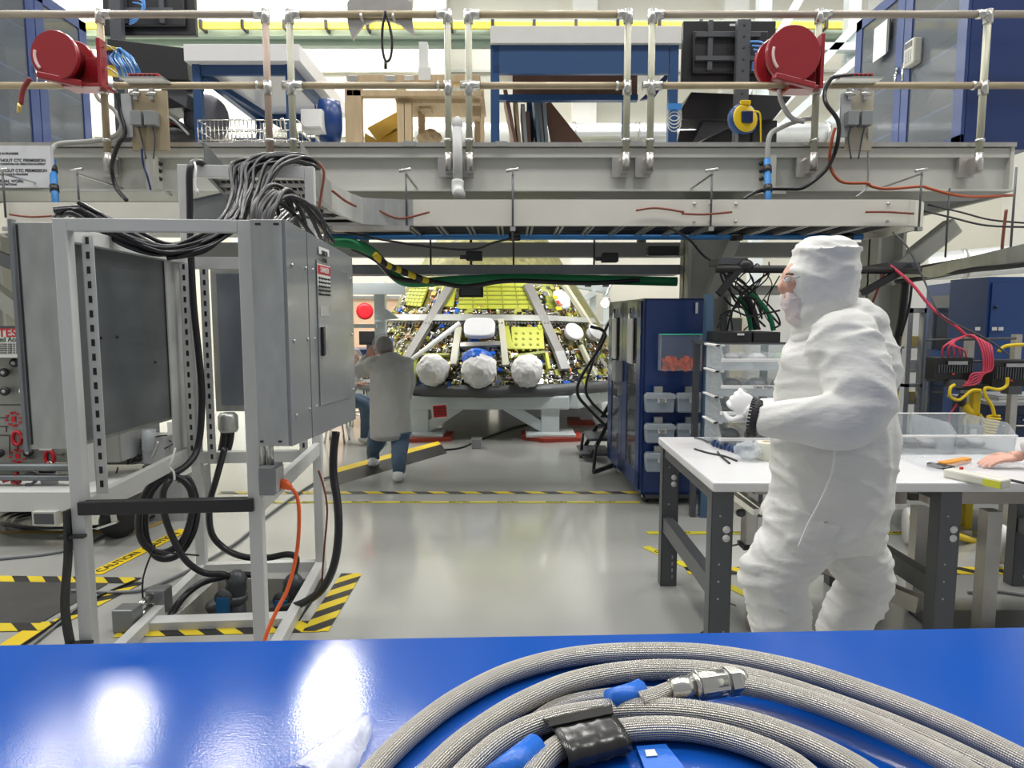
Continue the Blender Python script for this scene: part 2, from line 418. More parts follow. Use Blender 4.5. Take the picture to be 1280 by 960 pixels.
# ---------------------------------------------------------------- guardrails
def guardrail(label, pxs, x0, x1, mats, ends):
    gy = GY-.14; c = P((x0+x1)/2,180,gy)
    t = thing('guardrail', label, 'guardrail', c, 0, None)
    zt, zm, zb = P(0,18,gy).z, P(0,107,gy).z, P(0,213,gy).z
    X0, X1 = P(x0,60,gy).x, P(x1,60,gy).x
    obj('top_rail', MB().cyl((X0,gy,zt),(X1,gy,zt),.029,n=14), mats[0], t); obj('mid_rail', MB().cyl((X0,gy,zm),(X1,gy,zm),.027,n=14), mats[1], t)
    for i, px in enumerate(pxs):
        x = P(px,100,gy).x; pm = mats[2][i % len(mats[2])]
        obj('post', MB().cyl((x,gy+.002,zb),(x,gy+.002,zt),.028,n=14), pm, t)
        for z in (zt, zm):
            f = MB().cyl((x,gy,z-.07),(x,gy,z+.035),.037,n=14); s = 1 if x < (X0+X1)/2 else -1
            f.cyl((x-(.0 if (ends and z == zt) else .07)*1,gy,z),(x+s*.09,gy,z),.036,n=14)
            obj('fitting', f, steel, t)
        obj('clamp_band', MB().cyl((x,gy,z180-.02),(x,gy,z180+.005),.036,n=14), steel, t)
        br = MB().bb((x-.10,gy+.09,z237+.1),(x+.03,gy+.13,z237+.26)).bb((x-.03,gy+.0,z237+.12),(x+.03,gy+.1,z237+.24))
        obj('bracket', br, alu, t)
        obj('socket', MB().cyl((x,gy,zb-.004),(x,gy,zb+.14),.034,n=14), alu, t)
    return t
guardrail('tan pipe guardrail at the far left carrying the left red reel', (129,334), -80, 334, (mat('rail_brown',(.33,.29,.24),.4,.3),tan,(tan,rosy)), True)
guardrail('short pipe guardrail with pale posts holding the curved grey bracket', (364,560), 364, 560, (tan,tan,(palegr,palegr)), True)
guardrail('short pipe guardrail in front of the upper blue cart with leaning boards', (586,784), 586, 784, (tan,tan,(palegr,palegr)), True)
guardrail('pipe guardrail at the right carrying the right red reel', (814,1021,1230), 814, 1380, (mat('rail_brown',(.33,.29,.24),.4,.3),tan,(palegr,palegr,palegr)), True)

# ---------------------------------------------------------------- cable trays
def rungs(mb, x0, x1, y0, y1, z, step):
    n = int((x1-x0)/step)
    for i in range(n): x = x0+i*step; mb.bb((x,y0,z),(x+.016,y1,z+.02)); mb.bb((x+.036,y0,z),(x+.052,y1,z+.02))
TZ0, TZ1 = P(0,282,5.3).z, P(0,250,5.3).z
t = thing('cable_tray', 'pale ladder cable tray below the gantry beam with a curved arm toward the viewer', 'cable tray', (0,5.3,TZ0))
xe = P(505,265,5.3).x; xr = P(1128,265,5.3).x
# front side rail of the long run, curved round at its right end
pts = [(xe+.02,5.3),(xr,5.3)] + [(xr+.28*math.sin(a), 5.58-.28*math.cos(a)) for a in [i*PI/16 for i in range(1,9)]] + [(xr+.28,6.2)]
def wallstrip(pts, z0, z1, lip=.03, flip=1, dz=None):
    mb = MB(); n = len(pts); dz = dz or [0]*n
    nrm = []
    for i in range(n):
        a = V((*pts[max(i-1,0)],0)); b = V((*pts[min(i+1,n-1)],0)); d = (b-a).normalized(); nrm.append(V((d.y,-d.x,0))*flip)
    vs = []
    for i, (x, y) in enumerate(pts):
        p = V((x,y,0)); q = nrm[i]*lip
        h = Z_*dz[i]; vs += [p+q+Z_*z1+h, p+Z_*z1+h, p+Z_*z0+h, p+q+Z_*z0+h]
    for i in range(n-1):
        for k in range(3): mb.add([vs[i*4+k],vs[i*4+k+1],vs[i*4+5+k],vs[i*4+4+k]], [(0,1,2,3)], False)
    return mb
obj('side_rail', wallstrip(pts,TZ0,TZ1,.025,-1), traym, t, solid=.006)
back = [(xe-.5,6.2),(xr+.1,6.2),(xr+.27,6.2)]
obj('side_rail', wallstrip(back,TZ0,TZ0+.06,.025,1), traym, t, solid=.006)
mb = MB(); rungs(mb, xe, xr+.1, 5.32, 6.2, TZ0-.005, .235); obj('rungs', mb, alu, t)
# left run
xl0 = P(8,270,5.3).x; xl1 = P(228,270,5.3).x
obj('side_rail', wallstrip([(xl0-.25,5.6),(xl0-.15,5.4),(xl0,5.3),(xl1+.5,5.3)],TZ0-.05,TZ1-.02,.025,-1), traym, t, solid=.006)
# elbow arm coming toward the viewer, rising gently
AY = 4.62; ex = P(376,185,AY).x; ix = P(255,185,AY).x
arm = [(ex,AY),(ex+.01,4.75)] + [(ex+.02+ (xe+.05-ex)*(1-math.cos(a)), 4.8+.5*math.sin(a)) for a in [i*PI/20 for i in range(0,11)]]
dz = [.26*(1-min(1,i/8))**1.2 for i in range(len(arm))]
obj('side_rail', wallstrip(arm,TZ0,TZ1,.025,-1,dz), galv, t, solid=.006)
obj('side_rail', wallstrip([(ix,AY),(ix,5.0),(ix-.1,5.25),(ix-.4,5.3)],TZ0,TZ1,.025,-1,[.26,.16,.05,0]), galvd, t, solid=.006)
for i in range(9): y = AY+.04+i*.085; h = .26*max(0,1-i/8); obj('rung', MB().bb((ix,y,TZ0+.01+h),(ex+.03+max(0,i-3)**2*.02,y+.04,TZ0+.03+h)), alu, t)
for i in range(4): obj('rung', MB().bb((ix-.2,5.36+i*.11,TZ0+.01),(xe,5.40+i*.11,TZ0+.03)), alu, t)
tc_ = MB(); rt = random.Random(2)
for i in range(20): y = 5.385+i*.040; tc_.tube([(xe-.9,y,TZ0+.05),(xe+.5,y+rt.uniform(-.03,.03),TZ0+.05),(0,y+rt.uniform(-.03,.03),TZ0+.05),(1.2,y+rt.uniform(-.03,.03),TZ0+.05),(xr+.1,y,TZ0+.05)],.017,6,4)
for i in range(14): x = ix+.03+i*(ex-ix-.05)/14; tc_.tube([(x,AY+.05,TZ0+.30),(x,4.95,TZ0+.20),(x+.05,5.2,TZ0+.08),(x+.4,5.5,TZ0+.06)],.017,6,4)
o = obj('tray_cables', tc_, cablem, t); o['kind'] = 'stuff'
obj('end_bar', MB().bb((ix,AY-.01,TZ0+.26),(ex,AY+.02,TZ0+.30)), galvd, t)
obj('splice_strip', MB().bb((P(415,280,5.27).x,5.27,TZ0-.04),(P(512,280,5.27).x,5.36,TZ0)), alu, t)
for a, b in ((P(900,0,5.3).x,P(1128,0,5.3).x),):
    pass
for px in (868,888,920,1110):
    x = P(px,265,5.29).x; jb = MB()
    for z in (TZ0+.03,TZ1-.03): jb.cyl((x,5.3,z),(x,5.285,z),.012,n=8)
    obj('bolts', jb, steel, t)
# bonding jumpers (brown curved wires fixed on the tray side)
def jumper(p, label):
    solo('bonding_wire', MB().tube([P(x,y,5.26) for x,y in p], .009, 6, 5), brown, label, 'wire')
jumper([(474,263),(500,273),(537,265)], 'brown bonding wire sagging on the tray just right of its curve')
jumper([(795,263),(820,260),(855,265)], 'brown bonding wire arched on the middle of the long cable tray')
jumper([(852,267),(880,268),(915,265)], 'straight brown bonding wire on the long tray right of the arched one')
jumper([(1082,265),(1110,265),(1142,267)], 'brown bonding wire near the rounded right end of the long tray')
solo('bonding_wire', MB().tube([P(415,238,4.6),P(430,250,4.7),P(445,258,4.8)], .009,6,4), brown, 'brown bonding wire on the sloping galvanised arm of the tray','wire')
jumper([(12,268),(40,271),(75,269)], 'brown bonding wire on the tray at far left below the notice board')
# hanging rods with beam clamps
for i, (px, y0, lab) in enumerate(((6,270,'at the far left below the notice board'),(99,270,'between blue conduit drop and cable hoist frame'),(508,280,'right of the curved tray arm'),(641,300,'at mid tray'),(889,285,'right of mid tray above the blue wheeled cabinet'),(1150,282,'at the rounded end of the long tray'))):
    x = P(px,240,5.28).x; t = thing('hanger_rod', 'thin threaded hanger rod with beam clamp %s' % lab, 'hanger rod', (x,5.28,TZ0-.02))
    obj('rod', MB().cyl((x,5.27,P(0,y0+2,5.27).z),(x,5.27,z237+.02),.008,n=8), dgrey, t)
    obj('clamp', MB().bb((x-.008,5.26,z237+.005),(x+.008,5.88,z237+.015)).cyl((x-.05,5.27,z237+.03),(x+.04,5.27,z237+.045),.012,n=8), steel, t)
    obj('nut', MB().box((x,5.27,TZ0-.03),(.04,.04,.03)), steel, t)
# blue conduits
z = P(0,296,5.95).z
t = thing('conduit', 'long blue conduit running under the cable tray ladder', 'conduit', (0,5.95,z))
obj('pipe', MB().cyl((P(408,296,5.95).x,5.95,z),(P(1078,296,5.95).x,5.95,z),.026,n=12), cblue, t)
for px in (643,930,1072): x = P(px,0,5.95).x; obj('coupling', MB().cyl((x-.05,5.95,z),(x+.05,5.95,z),.034,n=12), black, t)
for px, lab in ((67,'short blue conduit drop beside the white notice board'),(961,'short blue conduit drop in front of the beam at right of centre')):
    a = P(px-2,200,5.7); b = P(px+5 if px<500 else px,282,5.45)
    t = thing('conduit', lab, 'conduit', b)
    obj('pipe', MB().cyl(a,b,.027,n=12), cblue, t)
    for s in (.15,.45): q = a.lerp(b,s); d=(b-a).normalized()*.03; obj('coupling', MB().cyl(q-d,q+d,.034,n=12), black, t)
    if px < 500: pts = [a,P(64,190,5.7),P(74,180,5.75),P(110,177,5.75),P(140,172,5.78),P(152,160,5.78),P(150,140,5.78)]
    else: pts = [a,P(962,170,5.7),P(975,160,5.75),P(1000,150,5.78),P(1016,148,5.78)]
    obj('flex_hose', MB().tube(pts,.02,10,6), mat('flex_grey',(.38,.38,.36),.4), t)
# lower hung tray with green cables
Yl = 6.7; a = P(425,331,Yl); b = P(850,343,Yl)
t = thing('cable_tray', 'lower grey metal channel tray hung below the deck with green cable bundles under it', 'cable tray', ((a.x+b.x)/2,Yl,b.z))
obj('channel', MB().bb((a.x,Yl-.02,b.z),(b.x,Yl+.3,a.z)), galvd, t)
for px in (533,642,748): x = P(px,0,Yl).x; obj('hanger_rod', MB().cyl((x,Yl+.1,a.z),(x,Yl+.1,z237),.01,n=6), black, t)
solo('cable_bundle', MB().tube([P(415,302,5.9),P(445,306,5.9),P(468,318,6.2),P(488,340,6.6),P(510,353,6.65),P(560,351,6.65),P(640,348,6.66),P(760,350,6.66),P(846,352,6.66)],.045,10,6), green, 'thick green cable bundle running under the lower grey tray','cable bundle')
for i,(o1,lab) in enumerate(((0,'sagging black cable strapped under the green bundle'),)):
    solo('power_cable', MB().tube([P(440,310,6.0),P(470,325,6.2),P(495,348,6.5),P(540,352,6.55),P(575,358,6.55),P(600,356,6.55),P(640,351,6.55),P(735,354,6.55),P(800,350,6.55)],.022,8,5), cablem, lab,'cable')
solo('power_cable', MB().tube([P(468,318,5.9),P(482,330,6),P(500,338,6.2),P(525,348,6.3),P(540,352,6.4)],.03,8,5), hazard, 'yellow banded black cable sloping down to the lower tray','cable')
solo('power_cable', MB().tube([P(430,290,5.5),P(480,300,5.5),P(540,309,5.5),P(590,312,5.5),P(618,303,5.5),P(650,296,5.5)],.010,6,5), cablem, 'thin black cable swagging below the blue conduit left of centre','cable')
solo('power_cable', MB().tube([P(836,284,5.4),P(862,300,5.4),P(880,320,5.6),P(905,335,5.8),P(915,345,6)],.010,6,5), cablem, 'thin black cable slanting across the top of the column by the blue cabinet','cable')
# items lying on the lower tray: black junction boxes
for i,(px,py,lab) in enumerate(((593,324,'left of the middle'),(762,326,'near the column'),(828,318,'below the column top'))):
    c = P(px,py,6.75); t = thing('junction_box', 'small black junction box on the lower grey tray %s' % lab, 'junction box', c)
    obj('body', MB().box(c+V((0,0,.03)),(.16 if i!=2 else .3,.12,.09)), black, t, bevel=.01); obj('cable_gland', MB().cyl(c+V((-.14,0,.02)),c+V((-.05,0,.02)),.02,n=8), dgrey, t)
# black display hanging in front of capsule top
c = P(589,362,7.6); t = thing('monitor', 'small black monitor hung under the lower tray in front of the capsule', 'monitor', c)
obj('casing', MB().box(c,(.27,.05,.17)), black, t, bevel=.008); obj('screen', MB().box(c+V((0,-.028,0)),(.22,.006,.12)), dgrey, t); obj('hanger', MB().cyl(c+V((0,0,.08)),c+V((0,0,.75)),.015,n=8), black, t)
# white drain pipe on the beam
t = thing('drain_pipe', 'white plastic drain pipe down the beam between two pale guardrail posts', 'pipe', P(572,245,5.72))
gx = P(572,200,5.72).x; obj('pipe', MB().cyl((gx,5.72,P(0,228,5.72).z),(gx,5.72,P(0,155,5.72).z),.04,n=14).ell((gx,5.72,P(0,155,5.72).z),(.045,.045,.06)), white, t)
obj('elbow', MB().tube([(gx,5.72,P(0,226,5.72).z),(gx,5.70,P(0,238,5.72).z),(gx+.02,5.62,P(0,246,5.72).z)],.05,12,4), white, t)
# notice board
a, b = P(-120,234,5.62), P(62,182,5.62)
t = thing('notice_board', 'white notice board with black writing fixed on the gantry beam at far left', 'sign', ((a.x+b.x)/2,5.62,a.z))
obj('board', MB().bb((a.x,5.62,a.z),(b.x,5.66,b.z)), mat('sign_white',(.62,.63,.66),.5), t)
obj('mounting_strip', MB().bb((a.x+.1,5.66,a.z+.1),(b.x-.2,5.92,a.z+.16)), steel, t)
for (s, px, py, sz) in (('S IN PROGRESS',23,192,.022),('DO NOT ENTER WITHOUT CTC PERMISSION',57,200.6,.033),('HAZARDOUS CONDITION OR OPERATION IN EFFECT',57,205.2,.020),('DO NOT ENTER AFTER WITHOUT CTC PERMISSION',59,213.4,.033),('MAINTENANCE IN PROGRESS',35,218,.020),('NORMAL WORK',30,226.5,.033),('NO RESTRICTIONS',21,230.6,.020)):
    lettering(s, sz, ink, t, P(px,py,5.62), X_, Z_, 'RIGHT', weight=.0004)

for x, lab in ((-1.9,'linear light under the gantry deck at left of the lower tray'),(1.0,'linear light under the gantry deck near the column')):
    t = thing('linear_light', lab, 'light', (x,8.2,2.5))
    obj('housing', MB().bb((x-.6,8.14,2.56),(x+.6,8.26,2.63)), white, t); obj('hanger_rod', MB().cyl((x,8.2,2.6),(x,8.2,z237),.008,n=6), black, t)
    l = bpy.data.lights.new('lamp','AREA'); l.shape = 'RECTANGLE'; l.size = 1.15; l.size_y = .1; l.energy = 62; l.color = (1,.98,.95)
    o = bpy.data.objects.new('lamp', l); C.objects.link(o); o.parent = t; o.location = (0,0,.05); o.rotation_euler = (math.radians(35),0,0)
# ================================================================ things on the upper deck
DZ = z180-.01
# glazed blue cabinets seen edge-on
def glazed(name_label, X, y0, y1, s, stiles):      # face plane x = X, facing s
    t = thing('glazed_cabinet', name_label, 'cabinet', (X-s*.3,(y0+y1)/2,DZ))
    H = DZ+1.86; D = .6
    xb = X-s*D
    obj('body', MB().bb((xb,y0+.02,DZ),(xb+s*.02,y1-.02,H-.02)).bb((xb,y0,DZ),(X-s*.015,y0+.02,H)).bb((xb,y1-.02,DZ),(X-s*.015,y1,H)).bb((xb,y0+.02,H-.02),(X-s*.015,y1-.02,H)).bb((xb+s*.02,y0+.02,DZ),(X-s*.015,y1-.02,DZ+.04)), mat('deck_cabinet_blue',(.012,.032,.13),.35,coat=.2), t)
    for z in (.45,.95,1.4): obj('shelf', MB().bb((xb+s*.03,y0+.03,DZ+z),(X-s*.05,y1-.03,DZ+z+.02)), mat('shelf_blue',(.06,.2,.55),.4), t)
    ym = (y0+y1)/2; frm = mat('door_blue',(.018,.045,.17),.33,coat=.2)
    for a, b in ((y0,ym-.005),(ym+.005,y1)):
        w = .13; d = obj('door', MB().bb((X-s*.01,a,DZ+.04),(X+s*.02,a+w,H-.02)).bb((X-s*.01,b-w,DZ+.04),(X+s*.02,b,H-.02)).bb((X-s*.01,a,DZ+.04),(X+s*.02,b,DZ+.13)).bb((X-s*.01,a,H-.13),(X+s*.02,b,H-.02)), frm, t, bevel=.003)
        obj('glass', MB().bb((X,a+w,DZ+.13),(X+s*.006,b-w,H-.13)), glassm, d)
        hy = b-.06 if b < ym+.01 else a+.06
        obj('handle', MB().bb((X+s*.02,hy-.02,DZ+.98),(X+s*.04,hy+.02,DZ+1.04)).cyl((X+s*.05,hy,DZ+1.02),(X+s*.07,hy-.05,DZ+.86),.012,n=8), chrome, d)
    # contents
    for i in range(4):
        y = y0+.3+i*(y1-y0-.6)/3; obj('stored_item', MB().ell((X-s*.3,y,DZ+.2+.45*(i%2)),(.14,.2,.13)), (dgrey,blued,mgrey,black)[i], t)
    return t
XL = P(0,100,1).x*1 # placeholder
glazed('blue cabinet with glass doors on the upper deck at far left', P(105,28,8.0).x, 6.3, 8.0, 1, None)
rc = glazed('blue cabinet with glass doors on the upper deck at far right', P(1073,28,8.0).x, 6.05, 8.0, -1, None)
XR = P(1073,28,8.0).x
# keypad, clipboard on right cabinet's doors (hung things)
t = thing('keypad_lock', 'pale keypad lock box on the door of the far right upper cabinet', 'keypad', PX(1140,80,XR-.06))
c = PX(1141,66,XR-.05)
obj('body', MB().box(c,(.09,.17,.24)), mat('keypad_beige',(.5,.5,.44),.4), t, bevel=.02); obj('display', MB().box(c+V((-.046,0,.07)),(.006,.12,.05)), dgrey, t)
kb = MB()
for i in range(3):
    for j in range(4): kb.box(c+V((-.047,-.04+i*.04,.01-j*.03)),(.006,.026,.02))
obj('keys', kb, lgrey, t)
c = PX(1103,48,XR-.05); t = thing('clipboard', 'paper sheets hung on the glass of the far right upper cabinet', 'paper', c-Z_*.15)
obj('backing', MB().box(c,(.015,.27,.36)), dgrey, t); obj('sheet', MB().box(c+V((-.012,.02,-.02)),(.006,.25,.34)), paper, t)
# extra solid side of right cabinet goes to the frame edge
# red hose reels
def reel(px, py, rpx, s, label):
    Y = 5.55; c = P(px,py,Y); r = rpx*Y/F
    t = thing('hose_reel', label, 'hose reel', c-Z_*r)
    d = V((.35 if s>0 else -.35, 1, 0)).normalized() if True else Y_
    d = V((s*.05,1,.03)).normalized()
    obj('front_disc', MB().lathe([(r*.97,-.02),(r,-.012),(r,.02),(r*.97,.03)], c, d, 64, False), red, t)
    obj('drum', MB().lathe([(r*.62,.03),(r*.62,.20)], c, d, 32), mat('reel_dark',(.12,.005,.01),.4), t)
    obj('rear_disc', MB().lathe([(r*.97,.2),(r,.21),(r,.24),(r*.9,.25)], c, d, 48, False), red, t)
    e = c+d*.12; post = V((P(129 if px<300 else 1021,py,Y).x, 5.66, c.z))
    obj('mount', MB().beam(c+d*.24-Z_*r*.35, post-V((s*.05,0,r*.35)), .03,r*1.1).bb((min(c.x,post.x-s*.05),5.6,c.z-r*1.12),(max(c.x,post.x-s*.05),5.78,c.z-r*.98)).bb((post.x-s*.07-.015,5.6,c.z-r*1.1),(post.x-s*.07+.015,5.7,c.z+r*.85)), red, t, bevel=.006)
    obj('hose_guide', MB().beam(c+V((-.7*r,-.02,-.8*r)), c+V((.9*r,.05,-1.05*r)),.07,.05), red, t, bevel=.01)
    g = MB(); 
    for i in range(8): a = math.radians(165+i*7); a2 = math.radians(172+i*7); 
    u = Z_; w = d.cross(u).normalized()*-1
    pts = [c - d*.023 + (V((1,0,0))-d*d.x).normalized()*math.cos(math.radians(a))*r*.78 + Z_*math.sin(math.radians(a))*r*.78 for a in range(165,225,8)]
    g.tube(pts,.012,6,2); obj('printed_mark', g, mat('mark_pink',(.7,.5,.5),.5), t)
    for q in (-.4,.5): obj('tie_wire', MB().tube([post+V((-.05,-.02,q*r)),post+V((0,-.05,q*r+.01)),post+V((.05,0,q*r-.03))],.006,5,3), steel, t)
    return t
reel(69,70,29,1,'dark red hose reel mounted beside the left guardrail post')
reel(991,68,33,-1,'dark red hose reel mounted beside the right guardrail post')
t = thing('air_hose', 'short red hose with brass end hanging below the left reel', 'hose', P(27,142,5.5))
obj('hose', MB().tube([P(38,98,5.5),P(32,106,5.5),P(28,116,5.5),P(26,130,5.5)],.019,8,5), mat('hose_maroon',(.2,.02,.02),.5), t); obj('brass_end', MB().cyl(P(25,129,5.5),P(23,141,5.5),.018,.012), mat('brass',(.6,.45,.15),.3,.9), t)
# rail-mounted wiring plates
def plate(px0, px1, lab):
    Y = 5.62; a = P(px0,188,Y); b = P(px1,113,Y); cx = (a.x+b.x)/2
    t = thing('socket_board', lab, 'socket board', (cx,Y,a.z))
    obj('backboard', MB().bb((a.x+.05,Y,a.z),(b.x,Y+.02,b.z)), tan if px0<500 else mat('board_beige',(.42,.38,.30),.6,var=.15), t)
    obj('side_strip', MB().bb((a.x-.01,Y-.02,a.z+.1),(a.x+.07,Y,b.z-.03)), lgrey, t)
    for k, q in enumerate((px0+15, px0+32)):
        c = P(q,149,Y-.05); bx = obj('junction_box', MB().box(c,(.085,.09,.11)), mgrey, t, bevel=.004)
        obj('cable', MB().tube([c-Z_*.06,c+V((.0,.03,-.14)),c+V((.03-.05*k,.03,-.3))],.007,6,4), dgrey, t)
    for q in (px0+12, px0+32): c = P(q,118,Y-.02); obj('clamp', MB().box(c,(.03,.04,.09)).cyl(c+V((-.04,-.02,0)),c+V((.04,-.02,0)),.016,n=8), steel, t)
    c = P((px0+px1)/2,101,Y+.05); obj('shelf', MB().box(c,(.34,.16,.015)), steel, t)
    c = P((px0+px1)/2-1,97,Y+.03); obj('outlet_strip', MB().box(c,(.24,.08,.045)), mat('strip_red',(.35,.02,.02),.4), t, bevel=.006)
    sb = MB()
    for i in range(6): sb.box(c+V((-.09+i*.036,-.042,0)),(.02,.005,.026))
    obj('sockets', sb, black, t)
plate(158,208,'beige plywood board with two grey junction boxes hung on the left guardrail')
plate(1049,1093,'beige board with two grey junction boxes hung on the right guardrail')
# curved grey bracket hung on rail with black loop
Y = 5.78; t = thing('saddle_bracket', 'grey curved saddle bracket hung over the middle guardrail top', 'bracket', P(477,50,Y))
poly = [(434,26),(434,2),(450,-6),(500,-6),(515,3),(515,26),(519,46),(512,40),(500,30),(488,26),(470,25),(455,30),(447,40),(441,50),(436,36)]
obj('plate', MB().prism([P(x,y,Y) for x,y in poly],(0,.03,0)), alu, t)
poly2 = [(436,0),(470,-14),(500,-12),(514,2),(514,-30),(436,-30)]
obj('back_plate', MB().prism([P(x,y,Y+.05) for x,y in poly2],(0,.12,0)), alu, t)
for px in (453,493): obj('clamp', MB().tube([P(px,14,Y-.02),P(px-2,20,Y-.05),P(px+1,27,Y-.03)],.012,6,4), steel, t)
solo('strap_loop', MB().tube([P(482,14,5.66),P(478,35,5.66),P(478,60,5.66),P(482,76,5.66),P(488,72,5.66),P(490,50,5.66),P(485,25,5.66),P(481,14,5.66)],.011,7,6).tube([P(482,77,5.66),P(482,86,5.66)],.014,6,2), cablem, 'black loop lanyard hanging from the middle guardrail', 'lanyard')
# workbench carts on deck
def beams(t, name, segs, m, w=.07):
    for a, b in segs: obj(name, MB().beam(a,b,w,w), m, t)
Y = 6.5; t = thing('workbench', 'upper workbench with thick white top and blue frame left of centre', 'workbench', P(305,182,7.1))
a = P(230,76,Y); b = P(374,55,Y); Yb = 8.3
obj('top', MB().bb((a.x,Y,a.z),(b.x,Yb,b.z)), topw, t, bevel=.004)
zt = a.z; leg = zt-.05
lx = [P(247,120,Y+.1).x, b.x-.13]
obj('apron', MB().bb((lx[0],Y+.1,zt-.09),(lx[1],Y+.14,zt)), blue2, t); obj('apron', MB().bb((lx[0],Yb-.14,zt-.09),(lx[1],Yb-.1,zt)), blue2, t)
for x in lx:
    for y in (Y+.12, Yb-.12): obj('leg', MB().bb((x-.035,y-.035,DZ),(x+.035,y+.035,zt)), blue2, t)
    obj('side_rail', MB().bb((x-.03,Y+.12,zt-.09),(x+.03,Yb-.12,zt)), blue2, t)
obj('brace', MB().beam((lx[0]+.03,Y+.16,zt-.08),(lx[0]+.7,Y+1.2,zt-.42),.05,.05), blue2, t)
obj('shelf', MB().bb((lx[0],Y+.9,zt-.5),(lx[1],Yb,zt-.46)), blue2, t)
# wire basket beneath
a = P(248,178,6.45); b = P(372,150,6.45); t = thing('wire_basket', 'wire mesh basket standing on the deck under the white-topped bench', 'basket', ((a.x+b.x)/2,6.5,DZ))
wb = MB()
for i in range(25): x = a.x+(b.x-a.x)*i/24; wb.cyl((x,6.45,DZ),(x,6.45,b.z),.004,n=4); wb.cyl((x,6.85,DZ),(x,6.85,b.z),.004,n=4)
for i in range(5): z = DZ+(b.z-DZ)*i/4; wb.cyl((a.x,6.45,z),(b.x,6.45,z),.006,n=5); wb.cyl((a.x,6.85,z),(b.x,6.85,z),.006,n=5); wb.cyl((a.x,6.45,z),(a.x,6.85,z),.006,n=5); wb.cyl((b.x,6.45,z),(b.x,6.85,z),.006,n=5)
obj('mesh_sides', wb, chrome, t); obj('handle', MB().tube([P(352,170,6.43),P(350,150,6.43),P(355,150,6.43),P(356,170,6.43)],.006,6,3), chrome, t)
t = thing('carton', 'small white carton under the right leg of the white-topped bench', 'box', P(392,165,6.8)); c = P(392,153,6.8)
obj('body', MB().box(P(393,153,6.8),(.2,.18,.2)), white, t, bevel=.004); obj('label_strip', MB().box(P(393,153,6.7),(.12,.004,.05)), lgrey, t)
t = thing('tool_box', 'small white carton covered in print beside the wire basket', 'box', P(385,165,6.7))
obj('body', MB().box(P(391,150,6.72),(.18,.16,.16)), paper, t)
# blue machine under bench right
t = thing('air_mover', 'blue floor fan standing behind the pale guardrail post under the bench', 'fan', V((P(410,150,7).x,7.1,DZ)))
c = P(412,152,7.0); obj('housing', MB().lathe([(.1,-.12),(.2,-.10),(.22,0),(.2,.10),(.1,.12)], c, (1,.3,0), 24), mat('fan_blue',(.006,.04,.18),.35), t); obj('inlet', MB().lathe([(.15,-.14),(.15,-.11)], c, (1,.3,0), 24), blued, t)
obj('foot', MB().bb((c.x-.15,6.9,DZ),(c.x+.15,7.2,DZ+.08)), blued, t)
# office chair grey
t = thing('office_chair', 'grey office chair behind the left leg of the white-topped bench', 'chair', V((P(262,160,7.3).x,7.4,DZ)))
c = P(258,150,7.3); obj('backrest', MB().ell(c,(.24,.09,.26)), mat('chair_grey',(.16,.16,.19),.5), t); obj('seat', MB().ell(c+V((-.3,.0,-.22)),(.26,.24,.07)), mat('chair_grey',(.16,.16,.19),.5), t)
obj('armrest', MB().tube([c+V((-.1,-.2,-.15)),c+V((-.3,-.25,-.05)),c+V((-.45,-.2,-.12))],.03,8,4), black, t); obj('gas_post', MB().cyl((c.x-.3,7.3,DZ+.08),(c.x-.3,7.3,c.z-.25),.03), black, t)
for i in range(5): a = i*1.2566; obj('base_arm', MB().beam((c.x-.3,7.3,DZ+.07),(c.x-.3+.3*math.cos(a),7.3+.3*math.sin(a),DZ+.05),.04,.03), black, t)
# monitor on stand left
def monitor_back(pts, Y, lab, post, pl):
    a = P(pts[0],pts[3],Y); b = P(pts[2],pts[1],Y)
    t = thing('monitor', lab, 'monitor', (P(post,180,Y).x,Y+.05,DZ))
    obj('casing', MB().bb((a.x,Y+.03,a.z),(b.x,Y+.09,b.z)), black, t, bevel=.01); w = b.x-a.x; h = b.z-a.z
    obj('rear_housing', MB().bb((a.x+w*.1,Y-.02,a.z+h*.12),(b.x-w*.1,Y+.03,b.z-h*.2)), black, t, bevel=.012)
    obj('mount_arms', MB().bb((a.x+w*.12,Y-.06,a.z+h*.68),(b.x-w*.2,Y-.02,a.z+h*.75)).bb((a.x+w*.12,Y-.06,a.z+h*.3),(b.x-w*.2,Y-.02,a.z+h*.37)).bb((a.x+w*.25,Y-.05,a.z+h*.15),(a.x+w*.3,Y-.02,b.z-h*.05)).bb((a.x+w*.65,Y-.05,a.z+h*.15),(a.x+w*.7,Y-.02,b.z-h*.05)), dgrey, t)
    x = P(post,100,Y-.1).x; pt = obj('post', MB().bb((x-.06,Y-.13,DZ),(x+.06,Y-.06,b.z-h*.1)), dgrey, t)
    hb = MB()
    for i in range(12): z = DZ+.2+i*.1; hb.cyl((x,Y-.131,z),(x,Y-.135,z),.009,n=8)
    obj('bolt_holes', hb, black, pt); obj('label_strip', MB().bb((a.x+w*.5,Y+.026,b.z-.05),(a.x+w*.56,Y+.03,b.z-.03)), white, t)
    for k in range(4): obj('data_cable', MB().tube([P(pl+k*2,pts[1]+28+k*5,Y-.15),P(pl+16+k,pts[1]+30+k*6,Y-.2),P(pl+20-k*3,pts[3]-30+k*4,Y-.2),P(pl+2,pts[3]-22+k*3,Y-.12)],.009,6,5), mat('cable_lightblue',(.1,.3,.7),.4), t)
    return t
monitor_back((853,24,972,101),6.6,'large black monitor seen from behind, left of the right red reel',927,938)
monitor_back((128,-40,240,43),7.6,'large black monitor seen from behind at upper left, cut by the picture top',150,160)
